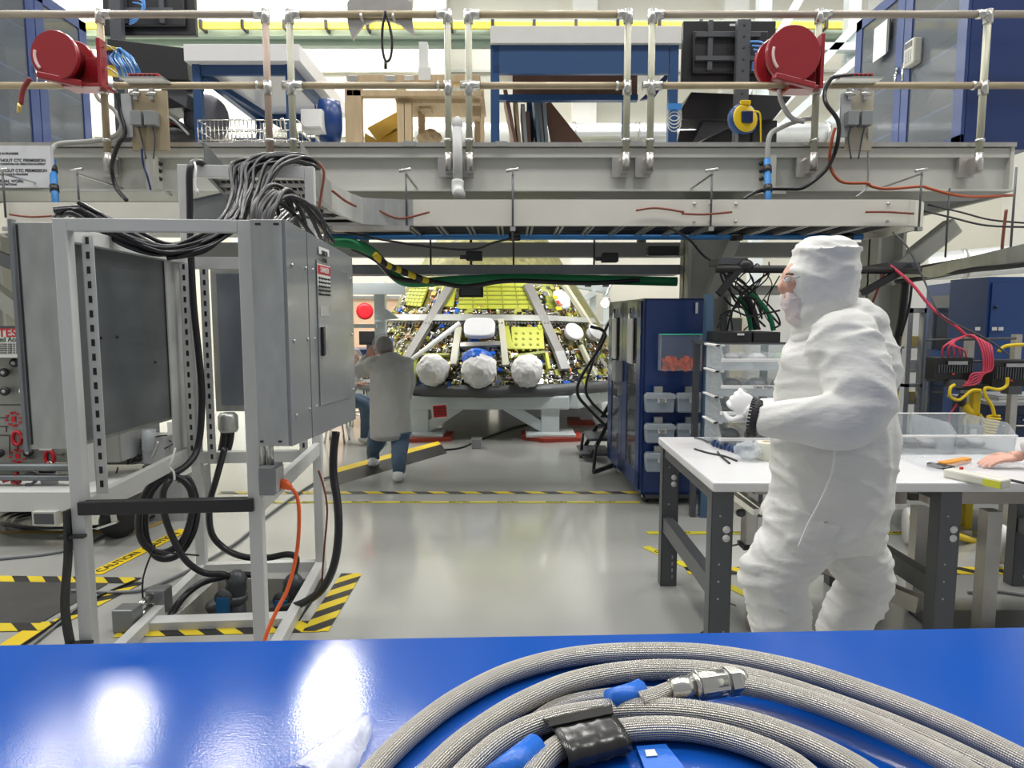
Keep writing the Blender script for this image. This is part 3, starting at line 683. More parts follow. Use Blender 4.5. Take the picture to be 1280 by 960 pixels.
def desk_black(Y, q, lab, r=False):
    t = thing('display_desk', lab, 'desk', (P(q[0][0],180,Y).x,Y,DZ))
    for i, poly in enumerate(q[1:]): obj('panel', MB().prism([P(x,y,Y+.1*i) for x,y in poly],(0,.35,0)), (black,dgrey,black,dgrey)[i%4], t, bevel=.005)
    return t
desk_black(6.9,[(200,),[(134,48),(232,60),(236,100),(160,96),(134,60)],[(205,98),(222,88),(235,118),(233,134),(200,116)],[(160,116),(205,118),(232,134),(205,136),(160,180),(150,180)]],'black angled display desk on the upper deck behind the left socket board')
desk_black(6.9,[(900,),[(864,115),(990,120),(968,148),(940,150),(853,149),(852,136)],[(886,140),(912,139),(914,158),(872,178),(866,178)],[(850,163),(957,160),(957,178),(846,178)]],'black angled display desk on the upper deck below the right monitor')
# blue cable hank, red item left
t = thing('cable_hank', 'hank of thin blue cables above the left socket board', 'cable', P(158,100,6.1))
for i in range(22):
    x = 142+i*1.3+random.uniform(-1,1); s = random.uniform(-3,3)
    obj('strand', MB().tube([P(148+random.uniform(-3,3),60,6.1+random.uniform(-.05,.05)),P(x-2+s,72,6.05),P(x+4,85,6.0+random.uniform(-.08,.08)),P(x+9,100,6.1)],.006,5,5), (cblue if i%4 else mat('cable_paleblue',(.35,.5,.7),.4)), t)
obj('yellow_spool', MB().lathe([(.08,-.01),(.1,0),(.08,.01)],P(140,65,6.15),(0,.2,1),16), yellow, t); obj('yellow_spool', MB().lathe([(.08,-.01),(.1,0),(.08,.01)],P(142,89,6.15),(0,.2,1),16), yellow, t); obj('spool_core', MB().cyl(P(140,66,6.15),P(142,88,6.15),.05), mat('spool_blue',(.03,.06,.3),.4), t)
t = thing('tote_bag', 'red and black bag on the deck behind the left socket board', 'bag', V((P(212,160,7.2).x,7.2,DZ)))
obj('bag_body', MB().ell(P(222,170,7.2),(.22,.15,.12)), black, t); obj('red_panel', MB().prism([P(205,146,7.1),P(220,152,7.1),P(219,163,7.1),P(206,157,7.1)],(0,.05,0)), redb, t); obj('strap', MB().tube([P(205,142,7.1),P(218,150,7.0),P(228,160,7.0),P(236,168,7.0)],.012,6,4), lgrey, t)
solo('flex_hose', MB().tube([P(118,113,6),P(124,125,6),P(140,135,6),P(150,150,5.95),P(154,164,5.9),P(146,176,5.9),P(135,178,5.9)],.018,8,6), mat('flex_grey',(.38,.38,.36),.4), 'grey flexible hose curling on the deck between the left post and socket board','hose')
solo('power_cable', MB().tube([P(146,115,5.6),P(150,140,5.6),P(156,165,5.58),P(148,180,5.55),P(141,200,5.6),P(140,216,5.7),P(146,236,5.7),P(158,250,5.6)],.017,8,6), cablem, 'black cable hanging over the beam beside the left tan post', 'cable')
solo('power_cable', MB().tube([P(177,186,5.6),P(179,205,5.7),P(184,220,5.7),P(189,240,5.8)],.008,6,6), mat('cable_navy',(.03,.05,.2),.4), 'thin dark blue cable falling from the left socket board','cable')
solo('power_cable', MB().tube([P(1066,94,5.6),P(1045,96,5.6),P(1038,100,5.6),P(1031,115,5.6),P(1033,130,5.55),P(1047,150,5.55),P(1048,172,5.55),P(1042,195,5.65),P(1030,215,5.7),P(1005,234,5.7),P(985,236,5.7),P(965,236,5.7),P(945,240,5.7),P(928,250,5.6)],.016,8,6), cablem, 'black cable swinging down across the beam left of the right socket board','cable')
solo('power_cable', MB().tube([P(1044,160,5.62),P(1040,175,5.62),P(1037,200,5.7),P(1042,218,5.7),P(1055,228,5.7),P(1083,229,5.7),P(1090,233,5.7),P(1110,236,5.7),P(1150,233,5.7),P(1160,235,5.7),P(1190,243,5.7),P(1220,246,5.8),P(1268,244,5.9)],.012,7,6), mat('cable_rust',(.45,.09,.03),.45), 'rust orange cable strung along the right end of the gantry beam','cable')
solo('power_cable', MB().tube([P(1085,160,5.6),P(1085,190,5.65),P(1085,222,5.7),P(1082,236,5.7),P(1070,246,5.6)],.008,6,5), lgrey, 'thin grey cable hanging below the right socket board','cable')
solo('flex_hose', MB().tube([P(974,112,5.7),P(976,125,5.7),P(983,140,5.7),P(992,149,5.7),P(1005,152,5.7)],.02,8,6), mat('flex_grey',(.38,.38,.36),.4), 'grey hose drooping below the right red reel','hose')
solo('power_cable', MB().tube([P(1120,252,5.9),P(1150,262,5.6),P(1190,272,5.4),P(1235,282,5.2),P(1300,284,5.0)],.008,6,5), cablem, 'lower of two thin black cables crossing to the right picture edge','cable')
solo('power_cable', MB().tube([P(1160,256,5.8),P(1200,265,5.6),P(1240,275,5.4),P(1300,280,5.2)],.008,6,5), cablem, 'upper of two thin black cables crossing to the right picture edge','cable')
# yellow-blue reel
t = thing('cord_reel', 'small yellow and blue cord reel on the deck below the large monitor', 'cord reel', V((P(927,165,6.1).x,6.15,DZ)))
c = P(931,148,6.1); d = V((.3,-1,.1))
obj('body', MB().lathe([(.10,-.07),(.135,-.06),(.135,.0),(.1,.01)], c, d, 24), mat('reel_blue',(.01,.06,.2),.35), t)
obj('face_ring', MB().lathe([(.055,.02),(.11,.02),(.12,.01),(.12,-.01)], c, d, 24), yellow, t); obj('hub', MB().box(c+d.normalized()*.03,(.1,.04,.1)), blued, t, bevel=.01); obj('handle', MB().box(c+V((0,0,.13)),(.09,.04,.04)), yellow, t, bevel=.008)
obj('cord', MB().tube([c+V((.05,-.06,.04)),c+V((.1,-.08,.02)),c+V((.12,-.06,-.1)),c+V((.13,-.05,-.26))],.008,6,5), yellow, t); obj('stand', MB().bb((c.x-.05,6.1,DZ),(c.x+.05,6.2,c.z-.1)), black, t)
# wooden tables / crates
Y = 6.9; t = thing('lumber_stand', 'tall unpainted lumber table frame left of the upper blue cart', 'wooden frame', V((P(500,180,Y).x,Y+.3,DZ)))
def B(t, n, x0, y0, x1, y1, Y, th, m): a = P(x0,y1,Y); b = P(x1,y0,Y); return obj(n, MB().bb((a.x,Y,a.z),(b.x,Y+th,b.z)), m, t, bevel=.004)
B(t,'rail',433,93,600,102,Y,.09,wood); B(t,'rail',433,112,500,120,Y,.09,wood)
for x in (432,442): B(t,'post',x,102,x+9,182,Y,.09,wood)
for x in (596,): B(t,'post',x,102,x+9,182,Y+.9,.09,wood); B(t,'post',x-100,100,x-90,182,Y+.9,.09,wood)
B(t,'rail',440,94,600,106,Y+.9,.09,wood)
for x in (434,481,505): B(t,'corner_plate',x,94,x+13,101,Y-.01,.01,steel)
Y = 6.75; t = thing('lumber_table', 'low unpainted lumber table with plank top beside the white drain pipe', 'wooden table', V((P(550,180,Y).x,Y+.3,DZ)))
B(t,'plank_top',491,113,604,120,Y,.7,wood); B(t,'rail',495,120,600,129,Y+.1,.09,wood)
for x in (497,505): B(t,'post',x,128,x+9,182,Y+.05,.09,wood)
for x in (523,601-8): B(t,'post',x,128,x+7,182,Y+.5,.09,wood)
B(t,'brace_block',524,129,538,136,Y+.3,.2,wood); B(t,'brace_block',586,129,600,145,Y+.3,.2,wood)
t = thing('plywood_crate', 'tilted yellow plywood box on the deck between the lumber legs', 'crate', V((P(480,170,7.4).x,7.4,DZ)))
obj('side_panel', MB().prism([P(459,160,7.3),P(496,140,7.3),P(500,155,7.3),P(472,175,7.3)],(0,.5,0)), woody, t); obj('lower_panel', MB().prism([P(456,166,7.35),P(472,176,7.35),P(498,162,7.35),P(498,186,7.35),P(456,186,7.35)],(0,.5,0)), woody, t)
t = thing('rag_pile', 'crumpled tan paper bundle beside the low lumber table', 'paper', V((P(535,170,7.2).x,7.2,DZ)))
remeshed('bundle', MB().ell(P(537,172,7.2),(.12,.1,.07)), .012, 1, wood, t, .02, 14)
# second cart
Y = 6.4; a = P(613,54,Y); b = P(852,32,Y); Yb = 7.6
t = thing('workbench', 'upper workbench with grey white top, blue apron and leaning boards, right of centre', 'workbench', V(((a.x+b.x)/2,7,DZ)))
obj('top', MB().bb((a.x,Y,a.z),(b.x,Yb,b.z)), mat('top_pale',(.62,.62,.60),.5), t, bevel=.004)
obj('apron', MB().bb((a.x+.02,Y+.04,P(0,90,Y).z),(b.x-.1,Y+.09,a.z)), mat('apron_blue',(.022,.065,.17),.4), t)
obj('brown_board', MB().bb((a.x+.2,Y+.5,P(0,119,Y+.5).z),(b.x-.3,Y+.54,P(0,90,Y+.5).z)), woodb, t)
obj('lower_rail', MB().bb((a.x+.05,Y+.45,P(0,125,Y+.45).z),(b.x-.3,Y+.53,P(0,118,Y+.45).z)), blue2, t)
for px in (613,838): x = P(px,100,Y).x; obj('leg', MB().bb((x,Y+.04,DZ),(x+.08,Y+.12,a.z)), blue2, t)
for x in (a.x+.35,b.x-.35): obj('leg', MB().bb((x,Yb-.12,DZ),(x+.08,Yb-.04,a.z)), blue2, t)
obj('gusset', MB().prism([P(800,125,Y+.3),P(835,90,Y+.3),P(835,98,Y+.3),P(818,122,Y+.3)],(0,.04,0)), blued, t)
# boards leaning
bc = [(628,648,woodb,'brown'),(640,652,wood,'tan'),(650,660,lgrey,'grey'),(656,664,woodb,'short brown'),(665,676,mat('panel_steelblue',(.14,.2,.26),.5),'steel blue'),(669,681,mgrey,'mid grey'),(676,686,mat('panel_paleblue',(.3,.36,.4),.5),'pale blue grey')]
for i, (x0, x1, m_, col) in enumerate(bc):
    h = [112,112,130,139,112,114,118][i]; Yq = 6.9+.04*i
    t_ = MB().prism([P(x1-4,184,Yq),P(x1+4-4,184,Yq),P(x0+6,h,Yq),P(x0+1,h,Yq)],(0,.6,0)); solo('leaning_board', t_, m_, '%s board leaning in the stack under the upper blue bench' % col, 'board', 'boards leaning under the upper cart')
solo('leaning_board', MB().prism([P(680,130,7.3),P(688,127,7.3),P(732,182,7.3),P(690,184,7.3)],(0,.05,0)), woodb, 'wide dark brown triangular-looking board slanting right at the end of the stack', 'board')
t = thing('cable_hank', 'blue clamp with a coil of white cord on the upper cart leg', 'cord', P(843,150,6.3))
for i in range(4): c = P(843,141+i*1.5,6.3); obj('coil', MB().tube([c+V((.06*math.cos(a),0,.07*math.sin(a)-.02*i)) for a in [k*PI/5 for k in range(10)]],.005,5,2,closed=True), white, t)
obj('clamp', MB().box(P(843,134,6.3),(.12,.06,.05)), cblue, t)
# small white stacked hardware at 523
t = thing('white_instrument', 'white box instrument standing on the upper lumber frame', 'instrument', P(527,93,7))
obj('body', MB().bb(P(524,93,7),P(534,52,7)+V((0,.1,0))), white, t); obj('lower_box', MB().bb(P(523,100,6.88),P(538,84,6.88)+V((0,.1,0))), white, t)
# brown rail box right
t = thing('floor_box', 'black equipment box on the upper deck right of the monitor stand', 'box', V((P(960,165,7).x,7,DZ)))
obj('body', MB().bb(P(940,182,7),P(972,150,7)+V((0,.3,0))), black, t, bevel=.01); obj('handle', MB().tube([P(945,150,7),P(950,145,7),P(962,145,7),P(966,150,7)],.012,6,3), dgrey, t)
# ================================================================ electrical frame at left
bpy.data.objects['floor'].data.clear_geometry()
fm = MB(); hx0,hx1,hy0,hy1 = -1.80,-1.12,3.44,4.02
for a in (((-14,-3),(14,hy0)),((-14,hy1),(14,20)),((-14,hy0),(hx0,hy1)),((hx1,hy0),(14,hy1))): fm.bb((*a[0],-.05),(*a[1],0))
me = fm.mesh('floor'); me.materials.append(floor_mat()); bpy.data.objects['floor'].data = me
pm = mat('pit_beige',(.42,.41,.36),.6)
struct('floor', MB().bb((hx0-.02,hy0-.02,-.3),(hx1+.02,hy1+.02,-.28)).bb((hx0-.02,hy0-.02,-.3),(hx0,hy1,-.002)).bb((hx1,hy0,-.3),(hx1+.02,hy1,-.002)).bb((hx0,hy0-.02,-.3),(hx1,hy0,-.002)).bb((hx0,hy1,-.3),(hx1,hy1+.02,-.002)), pm)

t = thing('steel_rack', 'tall white welded steel frame on the floor carrying the grey electrical enclosures', 'frame', (-1.862,2.8,0), math.radians(4.5))
RF = t
def oL(name, mb, m, parent=None, bevel=0):
    me = mb.mesh(name); me.materials.append(m); o = bpy.data.objects.new(name, me); C.objects.link(o); o.parent = parent or RF
    if bevel: md = o.modifiers.new('b','BEVEL'); md.width = bevel; md.segments = 2
    return o
W, D, q = .785, 1.35, .056; ZT = 1.995; ZR = 2.485
for u in (0, W-q): oL('front_post', MB().bb((u,0,0),(u+q,q,ZT)), white, bevel=.004)
for u in (0, W-q): oL('rear_post', MB().bb((u,D-q,0),(u+q,D,ZR)), white, bevel=.004)
oL('top_rail', MB().bb((q,0,ZT-.05),(W-q,q,ZT)), white, bevel=.003); oL('hoist_bar', MB().bb((q,D-q,ZR-.07),(W-q,D,ZR)), white, bevel=.003)
for u in (0, W-q): oL('side_top_rail', MB().bb((u+.005,q,ZT-.09),(u+q-.005,D-q,ZT-.03)), white, bevel=.003); oL('side_lower_rail', MB().bb((u+.01,q,.74),(u+q-.01,D-q,.82)), white, bevel=.003); oL('base_rail', MB().bb((u,q,0),(u+q,D-q,.06)), white, bevel=.003)
oL('rear_lower_rail', MB().bb((q,D-q,.70),(W-q,D,.77)), white, bevel=.003); oL('rear_top_rail', MB().bb((q,D-q,1.88),(W-q,D,1.95)), white)
oL('base_rail', MB().bb((q,.52,0),(W-q,.61,.045)), white, bevel=.003); oL('base_rail', MB().bb((q,D-q,0),(W-q,D,.06)), white)
oL('black_wrapped_rail', MB().bb((q-.02,-.018,.765),(W-.03,.03,.822)), blackr, bevel=.004)
def slotted(u, v, z0, z1, along, flip=1):
    o = oL('slotted_channel', (MB().bb((u,v,z0),(u+.05,v+.004,z1)).bb((u if flip>0 else u+.046,v,z0),((u+.004) if flip>0 else u+.05,v+.04,z1)) if along=='x' else MB().bb((u,v,z0),(u+.004,v+.07,z1)).bb((u,v,z0),(u+.05,v+.004,z1))), white)
    m = MB(); n = int((z1-z0)/.062)
    for i in range(n):
        z = z0+.03+i*.062
        if along == 'x': m.bb((u+.018,v-.002,z),(u+.032,v,z+.03))
        else: m.bb((u+.004,v+.028,z),(u+.006,v+.048,z+.03))
    oL('slots', m, black, o)
slotted(.042,.13,.82,1.94,'x',1); slotted(.045,1.14,.72,1.90,'x'); slotted(.105,1.285,.70,1.90,'x'); slotted(W-.13,1.285,.70,1.90,'x')
oL('channel_plate', MB().bb((-.004,1.06,.75),(.004,1.3,1.93)), white)
# strap bowed off the left front post
st = MB(); 
pts = [V((-.005,-.01,.79)),V((-.012,-.015,.6)),V((-.035,-.02,.4)),V((-.03,-.02,.25)),V((-.005,-.01,.05))]
c_ = catmull(pts,6); 
for i in range(len(c_)-1): st.beam(c_[i],c_[i+1],.012,.05,up=(0,1,0))
sp_ = oL('black_strap', st, blackr)
for z in (.67,.2): oL('cable_tie', MB().bb((-.045,-.03,z),(q+.005,-.0,z+.012)), black)
# right enclosure (front face looks right)
zn1, zf1 = P(357,274,2.66).z, P(437,322,3.75).z; zn0, zf0 = P(357,558,2.66).z, P(442,524,3.75).z
xa, xb = P(312,300,2.66).x, P(357,300,2.66).x
t = thing('electrical_enclosure', 'grey electrical enclosure with door facing right, on the right side of the white frame', 'electrical panel', ((xa+xb)/2,3.2,zf0))
EN = t
def slab(x0,x1,y0,y1,e0=0,e1=0):
    def zz(y,top): f=(y-2.66)/1.09; return (zn1+(zf1-zn1)*f-e1) if top else (zn0+(zf0-zn0)*f+e0)
    return MB().prism([(x0,y0,zz(y0,0)),(x0,y1,zz(y1,0)),(x0,y1,zz(y1,1)),(x0,y0,zz(y0,1))],(x1-x0,0,0))
obj('box_body', slab(xa,xb-.012,2.66,3.75), galv, t, bevel=.004)
obj('cover', slab(xb-.012,xb,2.66,2.93), panelg, t, bevel=.002); obj('cover', slab(xb-.012,xb+.002,2.935,3.75), panelg, t, bevel=.002)
d = obj('door', slab(xb+.002,xb+.008,3.05,3.62,.13,.10), mat('door_grey',(.225,.24,.255),.26,.15,coat=.3), t, bevel=.003)
obj('latch', MB().bb((xb+.008,3.075,1.42),(xb+.022,3.11,1.55)), black, d, bevel=.003)
obj('latch_button', MB().bb((xb+.022,3.082,1.44),(xb+.028,3.102,1.47)), mgrey, d)
def sticker(x, y0, y1, z0, z1, parent, m, nm='sticker'): return obj(nm, MB().bb((x,y0,z0),(x+.0015,y1,z1)), m, parent)
def PXe(px,py): return PX(px,py,xb+.008)
s1 = PXe(398,305); s2 = PXe(411,321); s = sticker(xb+.008,s1.y,s2.y,s2.z,s1.z-.01,t,paper,'white_label'); 
lettering('208/120', .03, ink, s, ((xb+.0095),(s1.y+s2.y)/2,s1.z-.035), Y_, Z_, 'CENTER'); lettering('PANEL', .03, ink, s, ((xb+.0095),(s1.y+s2.y)/2,s1.z-.068), Y_, Z_, 'CENTER')
s1 = PXe(396,329); s2 = PXe(413,360); s = sticker(xb+.008,s1.y,s2.y,s2.z,s1.z,d,paper,'warning_label'); sticker(xb+.0095,s1.y+.005,s2.y-.005,s1.z-.045,s1.z-.005,s,inkr,'red_band')
lettering('DANGER', .035, inkw, s, (xb+.011,(s1.y+s2.y)/2,s1.z-.026), Y_, Z_, 'CENTER')
for i in range(5): lettering('high voltage keep door closed', .016, ink, s, (xb+.0095,(s1.y+s2.y)/2,s1.z-.062-.018*i), Y_, Z_, 'CENTER')
s1 = PXe(400,382); s2 = PXe(411,395); sticker(xb+.008,s1.y,s2.y,s2.z,s1.z,d,mat('paper_grey',(.4,.4,.38),.6),'small_label')
s1 = PXe(401,362); s2 = PXe(407,368); sticker(xb+.008,s1.y,s2.y,s2.z,s1.z,d,mat('paper_grey',(.4,.4,.38),.6),'small_label')
for y in (2.72,2.9,3.0,3.7):
    for z in (1.2,1.5,1.8): obj('screw', MB().cyl((xb,y,z),(xb+.006,y,z),.008,n=8), steel, t)
m = MB()
for px in (322,345): c = P(px,280,2.658); m.box(c,(.02,.004,.008))
for px in (327,350): c = P(px,552,2.658); m.box(c,(.012,.004,.008))
obj('vent_slots', m, black, t)
# conduit out of its bottom and orange plug box
t = thing('outlet_box', 'small grey outlet box under the right enclosure with an orange plug', 'outlet box', P(338,612,2.82))
c = P(339,598,2.84); obj('body', MB().box(c,(.065,.12,.12)), mgrey, t, bevel=.004); obj('face_plate', MB().box(c+V((.035,0,0)),(.006,.1,.1)), lgrey, t)
obj('conduit', MB().cyl(c+V((.0,0,.06)),c+V((.0,0,.18)),.014,n=10), steel, t); obj('conduit', MB().cyl(c+V((-.03,0,.06)),c+V((-.03,0,.18)),.012,n=10), steel, t)
e = P(350,604,2.86); t = thing('extension_cord', 'orange extension cord plugged in under the right enclosure and running down to the floor', 'cord', e)
obj('plug', MB().tube([e,P(357,606,2.85),P(364,610,2.85)],.02,10,4,rs=[.022,.022,.012]), orange, t, bevel=0)
obj('cord', MB().tube([P(363,609,2.85),P(371,620,2.85),P(374,645,2.84),P(371,690,2.85),P(360,735,2.8),P(345,765,2.75),P(331,800,2.7),P(322,850,2.65)],.0085,8,6), orange, t)
# left enclosure (seen from behind and its side)
t = thing('electrical_enclosure', 'galvanised electrical enclosure seen from its back on the left side of the white frame', 'electrical panel', (-1.97,3.4,1.04))
RL = lambda u,v,z: wm(RF) @ V((u,v,z))
obj('box_body', MB().prism([RL(-.21,.10,1.03),RL(-.02,.10,1.03),RL(-.02,1.2,1.0),RL(-.21,1.2,1.0)],(0,0,.96)), galv, t, bevel=.004)
obj('back_sheet', MB().prism([RL(-.012,.16,1.05),RL(-.012,1.16,1.02),RL(-.012,1.16,1.93),RL(-.012,.16,1.93)],(-.006,0,0)), galvd, t)
obj('screws', MB().ell(RL(-.01,.5,1.5),(.008,.008,.008)).ell(RL(-.01,.35,1.5),(.008,.008,.008)).ell(RL(-.01,.9,1.35),(.008,.008,.008)), black, t)
obj('side_flange', MB().bb((-2.09,2.87,1.02),(-2.075,2.9,2.0)), panelg, t)
obj('shadow_gap', MB().bb((-2.066,2.88,1.05),(-2.06,2.9,1.98)), black, t)
# rear enclosure seen through the frame
t = thing('electrical_enclosure', 'galvanised enclosure back seen through the frame between the two slotted channels and front post', 'electrical panel', (-1.5,4.25,1.0))
obj('box_body', MB().bb((-1.87,4.26,1.0),(-1.16,4.42,1.9)), galv, t); obj('back_sheet', MB().bb((-1.83,4.25,1.04),(-1.2,4.26,1.86)), mat('galv_blue',(.28,.31,.36),.35,.65,var=.25,scale=3), t)
for px in (285,): c = P(px,524,4.2); obj('conduit_fitting', MB().lathe([(.05,-.08),(.06,-.06),(.06,.02),(.045,.04)], c, (0,0,1), 12), galv, t)
obj('conduit_cable', MB().tube([P(283,530,4.2),P(281,550,4.2),P(278,566,4.2)],.03,10,4).tube([P(290,530,4.2),P(288,550,4.2),P(284,566,4.2)],.02,10,4), cablem, t)
# ---------------------------------------------------------------- cables on the frame
def cable(pts, r, label, grp=None, m=None, cat='cable', n=8, name='power_cable', sub=6):
    return solo(name, MB().tube(pts, r, n, sub), m or cablem, label, cat, grp)
def J(p, s): return V(p)+V((random.uniform(-s,s), random.uniform(-s,s), random.uniform(-s,s)))
rs = random.Random(3)
for i in range(20):
    ph = rs.uniform(0,6.28); rad = rs.uniform(.0,1)**.5; o1, o2 = rad*math.cos(ph), rad*math.sin(ph)
    base = [(394,209,4.35,.02,.01),(370,200,4.2,.04,.015),(338,200,4.1,.08,.02),(306,210,4.0,.07,.03),(301,246,3.85,.045,.03),(290,276,3.6,.06,.04),(256,303,3.42,.05,.045),(210,314,3.3,.04,.04),(165,302,3.2,.04,.045),(126,281,3.16,.04,.045),(98,264,3.12,.05,.035),(70,267,3.1,.05,.03)]
    pts = [P(x,y,Y)+V((o1*a*rs.uniform(.8,1.2), rs.uniform(-.04,.04), o2*b*rs.uniform(.7,1.3))) for x,y,Y,a,b in base]
    if i % 2: pts = pts[:-rs.randint(1,4)]
    cable(pts, .0105+rs.uniform(-.002,.0025), 'black cable draped over the frame top and swagging left inside the frame', 'black cables swagging left inside the frame')
for i in range(18):
    ph = rs.uniform(0,6.28); o1, o2 = math.cos(ph), math.sin(ph)
    base = [(396,206,4.4,.01,.01),(378,198,4.25,.04,.02),(348,198,4.15,.10,.02),(325,211,4.02,.11,.025),(318,238,3.9,.08,.03),(312,260,3.75,.08,.03),(308,282,3.5,.10,.02)]
    pts = [P(x,y,Y)+V((o1*a*rs.uniform(.6,1.2), rs.uniform(-.04,.04), o2*b)) for x,y,Y,a,b in base]
    cable(pts, .0105+rs.uniform(-.002,.0025), 'black cable draped over the frame top and dropping straight to the enclosure', 'black cables dropping straight from the frame top')
for i in range(8):
    h = rs.uniform(-12,16); w_ = rs.uniform(-6,14)
    pts = [P(316+3*i,279,2.85),P(317+4*i,258+h*.4,2.9),P(330+4*i+w_*.4,243+h,3.0),P(345+4*i+w_,250+h,3.1),P(352+6*i+w_,270+h*.4,3.2),P(362+8*i,290+i*2,3.4)]
    cable(pts, .0095, 'black cable looping out of the top of the right enclosure', 'black cables looping above the right enclosure')
for i in range(6):
    k = rs.uniform(-10,10)
    cable([P(330+6*i,280,3.0),P(350+5*i,266+k*.5,3.3),P(375,262+k,3.6),P(398+k*.3,268+k,3.9),P(408+k*.4,285+k*.3,4.1),P(405+i,302,4.3)], .009, 'black cable running right from the top of the right enclosure', 'black cables running right above the right enclosure')
cable([P(260,211,4.2),P(252,204,4.1),P(243,203,4.05),P(237,214,4.0),P(237,250,4.0),P(238,300,3.98),P(242,380,3.95),P(251,470,3.95),P(252,520,3.95),P(247,560,3.9),P(235,580,3.8),P(215,593,3.7),P(195,600,3.65),P(178,625,3.6),P(173,660,3.6),P(182,682,3.6),P(203,691,3.62),P(228,676,3.65),P(240,640,3.7),P(238,612,3.7),P(222,597,3.7),P(200,602,3.68),P(184,628,3.66),P(182,668,3.66),P(196,696,3.66),P(222,694,3.7),P(242,664,3.72),P(246,630,3.74),P(236,600,3.74),P(222,600,3.72)], .019, 'thick black cable down the rear left post ending in a coil of loops', None, n=10)
cable([P(212,600,3.6),P(204,615,3.55),P(205,640,3.55),P(215,670,3.6),P(232,700,3.6),P(255,716,3.65),P(280,718,3.7),P(292,728,3.75)], .018, 'black cable from the coil curving down to the left floor connector', None, n=10)
cable([P(281,560,4.1),P(270,600,4.0),P(262,630,3.95),P(264,665,3.9),P(280,685,3.9),P(305,696,3.85),P(335,697,3.85),P(358,693,3.85),P(370,697,3.85),P(368,715,3.85),P(362,732,3.85)], .019, 'black cable bending behind the front right post to the right floor connector', None, n=10)
cable([P(196,794,3.35),P(210,775,3.5),P(228,748,3.6),P(250,730,3.7),P(275,722,3.75),P(300,718,3.8),P(325,720,3.85)], .018, 'black cable lying from the grey clamp up toward the left floor connector', None, n=10)
cable([P(420,540,3.5),P(417,565,3.5),P(417,595,3.5),P(422,630,3.45),P(423,670,3.4),P(417,708,3.4),P(403,736,3.45),P(380,753,3.5),P(352,762,3.6)], .021, 'thick black cable dropping from the right enclosure corner to the floor pit', None, n=10)
cable([P(398,588,3.8),P(405,610,3.8),P(409,640,3.8),P(405,690,3.9),P(402,733,4.0)], .006, 'thin brown cable beside the thick black cable right of the frame', None, brown, n=6)
cable([P(398,203,4.1),P(405,215,4.1),P(402,240,4.1),P(397,268,4.1),P(393,285,4.1)], .008, 'thin brown cable down the top right end of the hoist bar', None, brown, n=6)
t = thing('cable_tie', 'white cable tie around the thick cable at the top of the frame', 'cable tie', P(245,240,4.0))
obj('loop', MB().tube([P(243,203,4.0),P(245,212,3.96),P(244,230,3.95),P(246,242,3.95)],.006,5,4), inkw, t); obj('tail', MB().tube([P(246,236,3.95),P(249,243,3.95)],.005,5,1), inkw, t)
t = thing('cable_tie', 'white cable tie hanging at the coil of thick black cable', 'cable tie', P(222,610,3.6))
obj('loop', MB().tube([P(219,560,3.6),P(214,578,3.55),P(211,583,3.55),P(217,590,3.55),P(218,600,3.55)],.006,5,3), inkw, t)
# floor connectors
def connector(px, py, Yc, lab):
    b = P(px,py,Yc); t = thing('floor_connector', lab, 'connector', (b.x,b.y,-.28))
    obj('plug_body', MB().lathe([(.055,-.02),(.06,0),(.055,.03),(.06,.05),(.055,.09),(.06,.11),(.04,.14),(.02,.16)], b+V((.01,0,-.02)), (.1,0,1), 20), mat('plug_grey',(.07,.075,.085),.35), t)
    obj('collar', MB().lathe([(.07,0),(.075,.01),(.075,.03),(.068,.04)], b+V((.0,0,-.04)), (.1,0,1), 20), mat('plug_grey',(.07,.075,.085),.35), t)
    obj('socket', MB().cyl((b.x,b.y+.05,-.28),(b.x,b.y,b.z-.02),.06,n=16), dgrey, t)
    obj('hinged_cap', MB().lathe([(.05,-.03),(.06,-.02),(.06,.02),(.03,.03)], b+V((-.09,-.02,-.06)), (-.3,-.3,1), 20), dgrey, t)
    obj('blue_label_plate', MB().box(b+V((-.03,-.075,-.05)),(.075,.01,.11)), mat('label_blue',(.02,.16,.38),.4), t); obj('front_disc', MB().lathe([(.05,-.01),(.05,.01)], b+V((-.03,-.062,.0)), (0,1,0), 16), dgrey, t)
connector(292,742,3.75,'left dark plug connector with blue label in the floor pit'); connector(363,745,3.85,'right dark plug connector with blue label in the floor pit')
# grey two-block clamp on the floor
t = thing('floor_clamp', 'grey clamp of two blocks joined by bars on the floor left of the pit', 'clamp', PZ(165,785,0))
a = PZ(150,792,0); b = PZ(183,775,0)
obj('block', MB().bb(a+V((-.04,0,0)),a+V((.07,.1,.12))), mat('clamp_grey',(.25,.26,.26),.35,.5), t, bevel=.008); obj('block', MB().bb(b+V((-.03,.05,0.01)),b+V((.075,.14,.14))), mat('clamp_grey',(.25,.26,.26),.35,.5), t, bevel=.008)
obj('bar', MB().cyl(a+V((.05,.06,.1)),b+V((0,.08,.11)),.018,n=10), chrome, t); obj('bar', MB().cyl(a+V((.05,.06,.05)),b+V((0,.08,.05)),.018,n=10), chrome, t)
obj('tie_strap', MB().tube([b+V((-.04,.05,.06)),b+V((-.05,.08,.2)),b+V((0,.12,.36)),b+V((.02,.1,.34)),b+V((.2,.2,.28))],.005,5,4), black, t)
